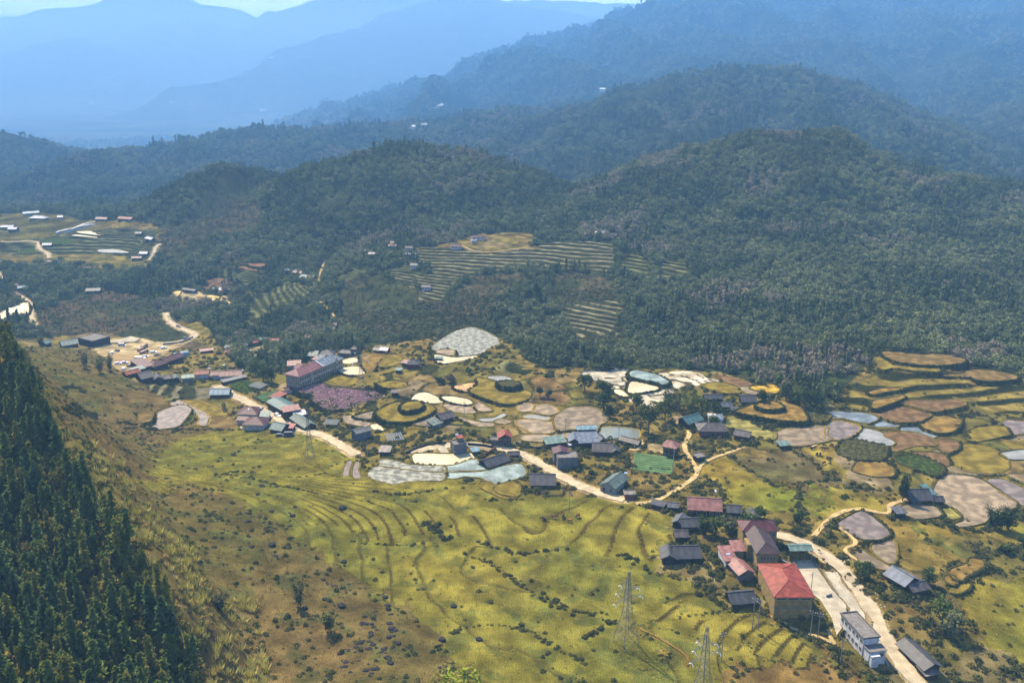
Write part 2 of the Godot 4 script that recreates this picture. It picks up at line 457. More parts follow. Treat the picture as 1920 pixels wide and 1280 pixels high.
func make_materials() -> void:
	var patch := mottle(1, 0.008, 0.74, 1.0)
	var soft := mottle(8, 0.006, 0.86, 1.0)
	var grain := mottle(2, 0.03, 0.66, 1.0, 5)
	var blotch := mottle(4, 0.012, 0.55, 1.0, 5)
	var streak := Image.create(128, 128, false, Image.FORMAT_RGB8)
	for y in 128:
		for x in 128:
			var v := 0.72 + 0.28 * sin(TAU * (x / 128.0 * 8.0 + 0.25 * sin(TAU * y / 128.0)))
			v *= 0.9 + 0.1 * sin(TAU * (y * 5 + x * 3) / 128.0)
			streak.set_pixel(x, y, Color(v, v, v))
	var rows := ImageTexture.create_from_image(streak)
	M.ground = worn(stuff_of(1, 1, 1), mottle(21, 0.01, 0.72, 1.0), 60.0, grain, 7.0)
	M.ground.vertex_color_use_as_albedo = true
	M.far_ground = worn(stuff_of(1, 1, 1), mottle(22, 0.014, 0.5, 1.0, 5), 380.0, grain, 40.0)
	M.far_ground.vertex_color_use_as_albedo = true
	# fields: red, green, blue, roughness, shine, texture, metres
	for f in [
		["cream", 0.45, 0.385, 0.235, 0.55, 0.3, soft, 60.0, soft], ["mud", 0.255, 0.200, 0.128, 0.8, 0.2, patch, 22.0, grain], ["pinkmud", 0.320, 0.248, 0.158, 0.75, 0.2, patch, 24.0, grain],
		["bluewater", 0.14, 0.175, 0.2, 0.5, 0.35, patch, 30.0, soft], ["greywater", 0.2, 0.205, 0.19, 0.55, 0.3, soft, 30.0, soft], ["olive", 0.22, 0.17, 0.032, 1.0, 0.0, patch, 30.0, grain],
		["ochre", 0.25, 0.165, 0.045, 1.0, 0.0, patch, 26.0, grain], ["brown", 0.185, 0.115, 0.052, 0.9, 0.1, patch, 25.0, grain], ["tan", 0.3, 0.21, 0.075, 1.0, 0.0, patch, 30.0, rows],
		["lilac", 0.212, 0.170, 0.145, 0.6, 0.3, patch, 20.0, grain], ["orange", 0.52, 0.26, 0.06, 0.4, 0.4, blotch, 30.0, soft], ["green", 0.085, 0.13, 0.026, 1.0, 0.0, patch, 14.0, rows],
		["yellow", 0.52, 0.34, 0.05, 1.0, 0.0, patch, 20.0, grain], ["mottled", 0.29, 0.295, 0.225, 0.6, 0.3, blotch, 22.0, grain], ["teal", 0.19, 0.245, 0.22, 0.5, 0.3, patch, 32.0, soft],
		["pond", 0.16, 0.18, 0.145, 0.2, 0.5, soft, 60.0, soft], ["concrete", 0.440, 0.392, 0.288, 0.95, 0.1, soft, 18.0, grain], ["crop", 0.13, 0.125, 0.045, 1.0, 0.0, patch, 12.0, rows],
		["pale", 0.28, 0.25, 0.07, 1.0, 0.0, patch, 24.0, grain], ["petals", 0.34, 0.22, 0.2, 1.0, 0.0, grain, 9.0, grain], ["turf", 0.060, 0.120, 0.044, 1.0, 0.0, soft, 20.0, grain], ["pale_turf", 0.13, 0.21, 0.09, 1.0, 0.0, soft, 20.0, grain],
		["sand", 0.55, 0.42, 0.17, 0.9, 0.1, soft, 30.0, grain], ["rust", 0.28, 0.14, 0.085, 0.95, 0.1, patch, 20.0, grain], ["road", 0.493, 0.408, 0.264, 0.95, 0.1, soft, 15.0, grain], ["path", 0.5, 0.37, 0.17, 1.0, 0.0, soft, 15.0, grain],
		["bank", 0.17, 0.135, 0.03, 1.0, 0.0, patch, 9.0, grain], ["hedge_bank", 0.075, 0.072, 0.022, 1.0, 0.0, patch, 6.0, grain], ["yellow_bank", 0.34, 0.24, 0.06, 1.0, 0.0, patch, 9.0, grain]]:
		M[f[0]] = worn(stuff_of(f[1], f[2], f[3], f[4], f[5]), f[6], f[7], f[8], 2.5 if f[8] == rows else 4.0)
	# walls and roofs
	for f in [
		["red_roof", 0.224, 0.056, 0.040], ["pink_roof", 0.277, 0.125, 0.106], ["maroon_roof", 0.089, 0.026, 0.030], ["dark_maroon", 0.060, 0.036, 0.038], ["slate", 0.060, 0.062, 0.068], ["grey_roof", 0.105, 0.112, 0.118], ["blue_roof", 0.118, 0.146, 0.198],
		["teal_roof", 0.070, 0.150, 0.145], ["pale_teal", 0.135, 0.210, 0.180], ["brown_roof", 0.093, 0.081, 0.077], ["white_roof", 0.612, 0.603, 0.595], ["sky_roof", 0.136, 0.248, 0.310], ["school_red", 0.198, 0.076, 0.079], ["school_blue", 0.161, 0.198, 0.236],
		["clay_roof", 0.27, 0.052, 0.028], ["peach_roof", 0.290, 0.158, 0.119], ["beige_roof", 0.223, 0.192, 0.161], ["green_roof", 0.112, 0.155, 0.130]]:
		M[f[0]] = worn(stuff_of(f[1] * 1.1, f[2] * 1.1, f[3] * 1.1, 0.55, 0.3), patch, 11.0, grain, 1.8, false)
	for f in [
		["yellow_wall", 0.313, 0.231, 0.095], ["school_wall", 0.4, 0.37, 0.27], ["white_wall", 0.629, 0.637, 0.663], ["grey_wall", 0.170, 0.177, 0.190], ["wood", 0.085, 0.06, 0.045], ["pale_wall", 0.286, 0.313, 0.299], ["maroon_wall", 0.15, 0.045, 0.045],
		["brick_wall", 0.22, 0.11, 0.07], ["bare_concrete", 0.204, 0.190, 0.173], ["stone", 0.05, 0.048, 0.05], ["pale_stone", 0.326, 0.306, 0.272], ["blue_wall", 0.143, 0.163, 0.204]]:
		M[f[0]] = worn(stuff_of(f[1], f[2], f[3], 0.9, 0.1), soft, 6.0, grain, 1.3, false)
	M.pane = stuff_of(0.022, 0.026, 0.032, 0.12, 0.5)
	M.frame = stuff_of(0.2, 0.19, 0.17, 0.7, 0.2)
	M.steel = stuff_of(0.11, 0.115, 0.12, 0.5, 0.4)
	M.bright_steel = stuff_of(0.75, 0.76, 0.78, 0.25, 0.5)
	M.bright_steel.metallic = 0.8
	M.porcelain = stuff_of(0.6, 0.62, 0.64, 0.3, 0.5)
	M.dark = stuff_of(0.02, 0.02, 0.022, 0.8, 0.2)
	M.post = stuff_of(0.16, 0.15, 0.14, 0.9, 0.1)
	M.bark = stuff_of(0.07, 0.055, 0.04)
	M.tyre = stuff_of(0.015, 0.015, 0.016, 0.9, 0.1)
	M.leaf = stuff_of(1, 1, 1, 0.8, 0.0)
	M.leaf.vertex_color_use_as_albedo = true
	M.leaf.backlight_enabled = true
	M.leaf.backlight = Color(0.5, 0.5, 0.36)
	M.leaf.cull_mode = BaseMaterial3D.CULL_DISABLED
	M.blade = stuff_of(1, 1, 1, 0.9, 0.0)
	M.blade.vertex_color_use_as_albedo = true
	M.blade.cull_mode = BaseMaterial3D.CULL_DISABLED
	M.rock = worn(stuff_of(0.045, 0.044, 0.048, 0.95, 0.0), patch, 2.5, grain, 0.7, false)
	M.net = stuff_of(0.10, 0.11, 0.11, 0.9, 0.1)

# ---------------------------------------------------------------- what the land is used for

enum {WILD, GRASS, FOREST, SCRUB, PALE_STEPS, GREEN_STEPS, MEADOW, CROP, DIRT, RUST, GARDEN, BROWN, RIDGES, OCHRE, FLANK, CREAM_STEPS, HEDGE_STEPS, PLOUGH, FIELD, PASTURE, PLOTS}

# each use: two ground colours and the colour of the risers (real-world base colours)
var tone := {
	WILD: [Color(0.035, 0.050, 0.018), Color(0.055, 0.060, 0.025), Color(0.04, 0.05, 0.02)],
	GRASS: [Color(0.240, 0.204, 0.032), Color(0.168, 0.163, 0.026), Color(0.085, 0.075, 0.02)],
	FOREST: [Color(0.030, 0.045, 0.018), Color(0.050, 0.058, 0.025), Color(0.04, 0.05, 0.02)],
	SCRUB: [Color(0.058, 0.064, 0.024), Color(0.085, 0.066, 0.038), Color(0.03, 0.04, 0.015)],
	PALE_STEPS: [Color(0.235, 0.210, 0.120), Color(0.165, 0.150, 0.075), Color(0.040, 0.044, 0.018)],
	GREEN_STEPS: [Color(0.165, 0.165, 0.075), Color(0.115, 0.125, 0.048), Color(0.036, 0.042, 0.016)],
	MEADOW: [Color(0.150, 0.165, 0.020), Color(0.240, 0.175, 0.030), Color(0.08, 0.075, 0.02)],
	CROP: [Color(0.140, 0.110, 0.045), Color(0.095, 0.098, 0.030), Color(0.05, 0.05, 0.02)],
	DIRT: [Color(0.42, 0.33, 0.17), Color(0.34, 0.25, 0.12), Color(0.2, 0.15, 0.07)],
	RUST: [Color(0.170, 0.105, 0.060), Color(0.095, 0.080, 0.038), Color(0.1, 0.06, 0.03)],
	GARDEN: [Color(0.150, 0.130, 0.028), Color(0.230, 0.170, 0.045), Color(0.06, 0.06, 0.018)],
	BROWN: [Color(0.172, 0.122, 0.042), Color(0.128, 0.108, 0.030), Color(0.08, 0.065, 0.02)],
	RIDGES: [Color(0.244, 0.206, 0.032), Color(0.188, 0.174, 0.026), Color(0.080, 0.062, 0.014)],
	OCHRE: [Color(0.265, 0.180, 0.040), Color(0.210, 0.160, 0.034), Color(0.07, 0.06, 0.02)],
	FLANK: [Color(0.360, 0.290, 0.070), Color(0.250, 0.215, 0.040), Color(0.08, 0.07, 0.03)],
	CREAM_STEPS: [Color(0.62, 0.53, 0.36), Color(0.50, 0.46, 0.36), Color(0.09, 0.075, 0.03)],
	HEDGE_STEPS: [Color(0.265, 0.205, 0.050), Color(0.200, 0.160, 0.036), Color(0.036, 0.040, 0.012)],
	PLOUGH: [Color(0.200, 0.130, 0.038), Color(0.140, 0.112, 0.026), Color(0.05, 0.04, 0.015)],
	FIELD: [Color(0.210, 0.160, 0.040), Color(0.170, 0.140, 0.032), Color(0.05, 0.055, 0.018)],
	PLOTS: [Color(0.200, 0.155, 0.040), Color(0.150, 0.130, 0.032), Color(0.050, 0.055, 0.016)],
	PASTURE: [Color(0.260, 0.210, 0.034), Color(0.270, 0.170, 0.045), Color(0.05, 0.045, 0.02)]}
# height of a step, in metres, and how strongly the slope is stepped
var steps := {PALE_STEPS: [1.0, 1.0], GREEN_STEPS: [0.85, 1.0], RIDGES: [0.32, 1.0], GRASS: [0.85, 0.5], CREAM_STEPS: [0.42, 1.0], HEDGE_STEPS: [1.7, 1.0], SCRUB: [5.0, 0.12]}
# what stands in the small plots between the larger fields
var plots := [Color(0.215, 0.165, 0.036), Color(0.150, 0.130, 0.030), Color(0.230, 0.165, 0.062), Color(0.110, 0.112, 0.026), Color(0.250, 0.195, 0.110), Color(0.175, 0.150, 0.036), Color(0.190, 0.120, 0.045)]
var plot_noise := FastNoiseLite.new()
var plot_edge := FastNoiseLite.new()
var field_list := []
var road_list := []
var bushes := []                      # [place, size, colour]


func cell(x: float, z: float) -> Vector2:
	return Vector2((x - MAP_X) * 2.0, (z - MAP_Z) * 2.0)


func fill(im: Image, poly: PackedVector2Array, c: Color) -> void:
	var p := PackedVector2Array()
	var lo := 1e9
	var hi := -1e9
	for q in poly:
		var e := cell(q.x, q.y)
		p.append(e)
		lo = minf(lo, e.y)
		hi = maxf(hi, e.y)
	for y in range(maxi(0, int(lo)), mini(MAP_H - 1, int(hi) + 1) + 1):
		var yy := y + 0.5
		var cuts := []
		for k in p.size():
			var a := p[k]
			var b := p[(k + 1) % p.size()]
			if (a.y <= yy) != (b.y <= yy):
				cuts.append(a.x + (b.x - a.x) * (yy - a.y) / (b.y - a.y))
		cuts.sort()
		for k in range(0, cuts.size() - 1, 2):
			var x0 := clampi(int(round(cuts[k])), 0, MAP_W)
			var x1 := clampi(int(round(cuts[k + 1])), 0, MAP_W)
			if x1 > x0:
				im.fill_rect(Rect2i(x0, y, x1 - x0, 1), c)


func rounded(p: PackedVector2Array, times := 2, closed := true) -> PackedVector2Array:
	for t in times:
		var q := PackedVector2Array()
		var n := p.size()
		if not closed:
			q.append(p[0])
		for k in (n if closed else n - 1):
			var a := p[k]
			var b := p[(k + 1) % n]
			q.append(a.lerp(b, 0.17 if closed else 0.25))
			q.append(a.lerp(b, 0.83 if closed else 0.75))
		if not closed:
			q.append(p[n - 1])
		p = q
	return p


func use(id: int, where: String) -> void:
	fill(use_map, rounded(pts(where), 1), Color(id / 255.0, 0, 0))


func used(x: float, z: float) -> int:
	var e := cell(x, z)
	if e.x < 0 or e.y < 0 or e.x >= MAP_W or e.y >= MAP_H:
		return WILD
	return int(round(use_map.get_pixel(int(e.x), int(e.y)).r * 255.0))


func land_use() -> void:
	for n: FastNoiseLite in [plot_noise, plot_edge]:
		n.noise_type = FastNoiseLite.TYPE_CELLULAR
		n.seed = 17
		n.frequency = 0.055
		n.fractal_type = FastNoiseLite.FRACTAL_NONE
		n.cellular_jitter = 0.9
		n.cellular_return_type = FastNoiseLite.RETURN_CELL_VALUE if n == plot_noise else FastNoiseLite.RETURN_DISTANCE2_SUB
		n.domain_warp_enabled = true
		n.domain_warp_amplitude = 14.0
		n.domain_warp_frequency = 0.02
	use_map = Image.create(MAP_W, MAP_H, false, Image.FORMAT_L8)
	level_map = Image.create(MAP_W, MAP_H, false, Image.FORMAT_RF)
	level_map.fill(Color(NO_LEVEL, 0, 0))
	use(GARDEN, "-192.4,-279.2 -332.6,-552.0 -301.4,-593.6 -295.0,-613.2 -257.9,-626.3 -221.0,-615.1 -188.7,-546.7 -162.6,-493.4 -141.8,-464.1 -126.6,-475.1 -122.8,-484.8 -102.9,-510.0 -65.3,-519.5 -6.7,-533.2 11.2,-441.3 36.4,-441.5 103.0,-438.5 126.7,-395.4 140.6,-376.4 148.2,-384.6 177.6,-424.1 195.0,-447.8 230.8,-433.7 256.7,-415.3 282.0,-384.7 148.3,-178.7 -113.6,-140.6")
	use(PLOTS, "131.4,-372.5 141.4,-377.2 163.2,-376.0 181.4,-386.8 213.0,-388.9 235.2,-380.3 239.9,-372.2 202.2,-306.3 163.1,-298.7 149.5,-288.1 143.1,-303.3 125.9,-304.5 122.3,-343.1")
	use(PLOTS, "-75.3,-434.4 -69.1,-454.3 -46.4,-457.4 -22.0,-430.6 2.8,-432.5 14.1,-421.7 33.1,-427.0 46.1,-386.4 39.7,-367.5 24.2,-351.8 2.3,-348.8 -19.1,-366.5 -43.2,-367.5 -67.5,-384.9 -65.0,-409.2")
	use(PLOTS, "132.0,-277.9 146.8,-274.4 151.0,-253.6 142.7,-245.6 130.6,-236.4 121.6,-241.9 108.0,-247.4")
	use(BROWN, "-318.7,-550.9 -264.9,-552.8 -196.0,-438.8 -138.8,-397.6 -147.6,-359.5 -125.0,-259.8 -141.7,-254.4")
	use(GRASS, "-124.8,-252.9 -153.8,-375.7 -133.7,-389.3 -86.1,-368.2 -57.6,-324.8 -40.8,-309.0 -12.2,-307.4 7.8,-294.0 33.1,-293.4 54.0,-278.8 55.9,-263.4 46.6,-244.4 57.0,-230.2 69.8,-218.2 76.6,-200.7 65.3,-172.4 -60.5,-157.0 -98.2,-221.0")
	use(BROWN, "-123.9,-247.9 -122.6,-294.7 -99.4,-282.3 -68.5,-253.9 -42.6,-229.6 -18.9,-207.7 -3.7,-167.5 -73.4,-152.7")
	use(RIDGES, "-29.7,-277.6 -11.1,-280.3 2.7,-278.2 14.1,-280.9 33.9,-290.0 48.8,-281.7 50.1,-255.3 40.8,-231.4 24.7,-256.7 1.4,-252.5 -13.5,-262.3 -27.6,-255.3")
	use(RIDGES, "44.0,-223.6 61.3,-221.0 71.6,-220.1 76.9,-214.9 76.4,-208.8 73.2,-199.5 63.9,-202.6 52.1,-211.3 40.1,-213.0 36.2,-216.6 37.2,-224.3")
	use(RIDGES, "-97.7,-328.4 -93.0,-346.0 -79.3,-338.4 -74.7,-330.4 -72.3,-315.8 -59.8,-307.8 -42.9,-302.1 -41.4,-290.5 -66.3,-287.2 -81.3,-296.5 -98.4,-311.1")
	use(RIDGES, "-71.3,-288.5 -49.3,-287.6 -29.4,-280.3 -24.6,-260.3 -44.5,-255.7 -57.1,-261.1 -67.8,-267.1")
	use(MEADOW, "87.6,-329.5 91.9,-312.3 97.3,-300.0 107.0,-302.7 99.0,-278.1 74.9,-280.3 77.2,-298.7 75.6,-303.6 73.4,-311.8 74.9,-321.2")
	use(MEADOW, "108.6,-302.8 118.5,-305.4 118.7,-298.8 112.6,-281.2 100.7,-278.9")
	use(MEADOW, "133.3,-231.2 144.1,-240.7 163.3,-249.3 175.6,-250.1 148.4,-203.4 133.3,-209.4 133.0,-223.1")
	use(MEADOW, "136.1,-268.3 162.0,-269.9 179.6,-279.0 191.8,-277.8 182.5,-261.9 165.7,-267.1 156.1,-264.9 138.0,-262.3")
	use(CROP, "88.5,-331.6 100.9,-340.2 110.9,-344.6 115.1,-332.6 121.4,-323.5 118.8,-306.3 98.1,-300.0 93.0,-313.3")
	use(PASTURE, "116.1,-335.9 135.2,-346.3 122.8,-310.5 120.1,-312.2 121.7,-324.5 118.2,-331.7")
	use(PASTURE, "113.2,-306.1 122.1,-300.8 118.6,-287.8 131.9,-300.4 138.3,-290.1 131.9,-279.1 120.4,-282.8 107.8,-272.0 101.2,-269.3")
	use(OCHRE, "127.2,-262.1 121.9,-250.3 126.3,-245.6 133.7,-243.1 136.8,-247.6 146.9,-253.1 137.5,-261.3 134.4,-272.5 128.3,-277.4 127.6,-267.2")
	use(PLOUGH, "56.1,-202.0 63.8,-201.9 73.1,-199.2 75.9,-206.1 88.1,-209.2 83.5,-190.1 52.8,-187.5")
	use(SCRUB, "-134.7,-683.7 -106.8,-682.9 -67.8,-646.3 -64.5,-618.8 -50.4,-613.4 -25.1,-667.7 14.8,-665.2 -14.1,-584.5 -16.3,-539.5 -49.6,-522.2 -88.8,-535.9 -117.9,-589.3")
	use(SCRUB, "-358.9,-646.1 -354.9,-732.2 -299.5,-699.9 -256.0,-630.7 -221.2,-594.4 -233.7,-564.6 -283.3,-595.9 -310.3,-582.4 -330.1,-590.7")
	use(SCRUB, "-370.7,-883.1 -337.2,-919.9 -334.7,-1045.0 -321.3,-1054.8 -244.3,-876.4 -249.5,-853.2 -289.9,-848.2 -292.4,-791.1 -321.6,-799.1")
	use(GARDEN, "-88.3,-723.4 -79.3,-733.0 -51.6,-746.5 -35.7,-773.3 -4.1,-779.9 18.8,-773.8 17.9,-737.0 -0.5,-725.2 -16.9,-717.6 -33.7,-725.0 -50.6,-730.0 -82.7,-718.0")
	use(SCRUB, "36.7,-665.8 68.4,-652.4 73.7,-582.0 32.5,-581.1 25.6,-624.7")
	use(SCRUB, "37.9,-532.1 72.8,-543.3 68.1,-496.9 37.4,-493.7")
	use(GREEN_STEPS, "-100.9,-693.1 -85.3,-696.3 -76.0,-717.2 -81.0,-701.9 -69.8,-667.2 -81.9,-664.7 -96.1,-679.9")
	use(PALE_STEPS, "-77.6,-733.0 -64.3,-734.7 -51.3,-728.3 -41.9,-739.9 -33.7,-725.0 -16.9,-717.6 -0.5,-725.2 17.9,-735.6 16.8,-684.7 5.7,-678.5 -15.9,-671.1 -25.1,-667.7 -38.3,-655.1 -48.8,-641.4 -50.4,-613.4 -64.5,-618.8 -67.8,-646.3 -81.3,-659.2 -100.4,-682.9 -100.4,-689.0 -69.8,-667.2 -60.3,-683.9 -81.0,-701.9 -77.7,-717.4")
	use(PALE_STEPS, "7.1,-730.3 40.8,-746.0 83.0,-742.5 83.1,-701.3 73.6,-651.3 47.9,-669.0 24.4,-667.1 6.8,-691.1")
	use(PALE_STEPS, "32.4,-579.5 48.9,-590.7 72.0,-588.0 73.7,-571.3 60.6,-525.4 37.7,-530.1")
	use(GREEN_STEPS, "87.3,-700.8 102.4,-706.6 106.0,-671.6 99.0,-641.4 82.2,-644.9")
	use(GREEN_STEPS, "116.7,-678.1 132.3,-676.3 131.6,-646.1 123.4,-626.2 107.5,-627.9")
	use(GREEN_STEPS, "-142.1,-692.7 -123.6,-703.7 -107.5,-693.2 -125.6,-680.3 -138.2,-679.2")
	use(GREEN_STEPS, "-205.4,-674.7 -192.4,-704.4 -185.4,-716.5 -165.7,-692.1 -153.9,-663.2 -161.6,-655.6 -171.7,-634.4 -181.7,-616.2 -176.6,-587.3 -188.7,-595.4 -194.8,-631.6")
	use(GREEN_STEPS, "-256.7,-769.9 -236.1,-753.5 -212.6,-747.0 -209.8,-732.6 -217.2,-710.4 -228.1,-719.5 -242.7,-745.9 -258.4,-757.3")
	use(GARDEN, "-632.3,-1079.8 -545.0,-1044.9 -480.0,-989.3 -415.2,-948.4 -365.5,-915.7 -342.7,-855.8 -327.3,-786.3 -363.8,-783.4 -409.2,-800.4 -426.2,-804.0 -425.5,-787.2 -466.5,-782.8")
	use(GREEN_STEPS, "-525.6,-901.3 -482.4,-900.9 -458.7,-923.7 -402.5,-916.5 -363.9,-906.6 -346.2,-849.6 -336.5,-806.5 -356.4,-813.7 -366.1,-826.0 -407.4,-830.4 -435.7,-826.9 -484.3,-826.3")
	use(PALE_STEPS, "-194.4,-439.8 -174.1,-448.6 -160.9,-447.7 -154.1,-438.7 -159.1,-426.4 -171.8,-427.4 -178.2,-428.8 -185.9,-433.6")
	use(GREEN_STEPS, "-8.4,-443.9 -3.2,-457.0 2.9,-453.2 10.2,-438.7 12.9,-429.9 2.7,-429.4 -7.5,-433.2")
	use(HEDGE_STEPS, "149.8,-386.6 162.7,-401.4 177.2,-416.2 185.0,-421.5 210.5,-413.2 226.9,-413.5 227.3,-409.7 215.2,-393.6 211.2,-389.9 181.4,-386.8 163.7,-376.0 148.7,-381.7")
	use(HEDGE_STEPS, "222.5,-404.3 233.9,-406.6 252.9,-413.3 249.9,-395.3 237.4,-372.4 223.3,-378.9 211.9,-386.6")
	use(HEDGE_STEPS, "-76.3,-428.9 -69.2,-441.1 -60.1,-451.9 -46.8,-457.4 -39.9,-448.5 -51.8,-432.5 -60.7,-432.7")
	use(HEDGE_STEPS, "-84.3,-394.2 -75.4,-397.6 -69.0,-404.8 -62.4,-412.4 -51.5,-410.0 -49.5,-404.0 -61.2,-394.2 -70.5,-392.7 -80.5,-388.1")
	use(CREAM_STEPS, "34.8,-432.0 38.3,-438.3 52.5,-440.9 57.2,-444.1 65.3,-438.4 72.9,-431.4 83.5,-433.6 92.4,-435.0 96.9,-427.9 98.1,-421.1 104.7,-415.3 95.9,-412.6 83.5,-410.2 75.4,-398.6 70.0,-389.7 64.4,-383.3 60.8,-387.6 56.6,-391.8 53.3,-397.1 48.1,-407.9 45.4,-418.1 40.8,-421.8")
	use(RUST, "-251.0,-772.2 -218.2,-773.4 -215.4,-751.2 -228.6,-751.9")
	use(RUST, "-262.5,-753.8 -241.8,-743.2 -233.8,-733.3 -237.8,-729.6 -251.2,-713.1 -259.0,-714.2")
	use(DIRT, "-275.8,-690.1 -281.3,-716.2 -275.0,-717.2 -266.9,-705.9 -264.1,-719.3 -250.6,-701.1 -234.7,-692.1 -215.5,-666.1 -215.5,-663.4 -241.0,-679.4 -258.2,-676.5")
	use(RUST, "-219.4,-703.8 -211.7,-702.5 -202.8,-676.5 -208.8,-675.3")
	use(RUST, "-216.0,-572.5 -213.8,-574.3 -187.1,-531.3 -195.9,-530.9 -208.5,-543.9 -218.0,-540.4 -217.8,-531.7")
	use(DIRT, "-277.1,-556.9 -276.8,-581.0 -258.3,-586.2 -239.2,-572.5 -216.0,-572.5 -219.2,-590.1 -214.9,-580.9 -217.7,-553.9 -219.6,-535.1 -214.2,-504.8 -210.1,-478.2 -212.1,-459.1 -222.1,-467.7 -254.1,-521.9")
	use(DIRT, "-168.5,-529.7 -163.8,-535.3 -159.6,-541.2 -154.2,-536.8 -153.3,-518.4 -157.7,-508.8")
	use(DIRT, "-123.4,-447.1 -118.5,-449.4 -114.1,-434.6 -123.8,-434.8")
	use(DIRT, "-203.9,-448.2 -199.4,-452.3 -195.9,-442.5 -198.7,-442.0")
	use(DIRT, "72.2,-374.8 79.4,-375.2 77.4,-368.5 73.1,-363.2 72.0,-367.1")
	use(DIRT, "56.5,-342.0 61.7,-344.3 63.0,-337.7 62.0,-333.2 56.8,-337.2")
	use(DIRT, "56.4,-343.4 59.5,-344.8 63.2,-338.1 61.7,-332.8 56.8,-338.7")


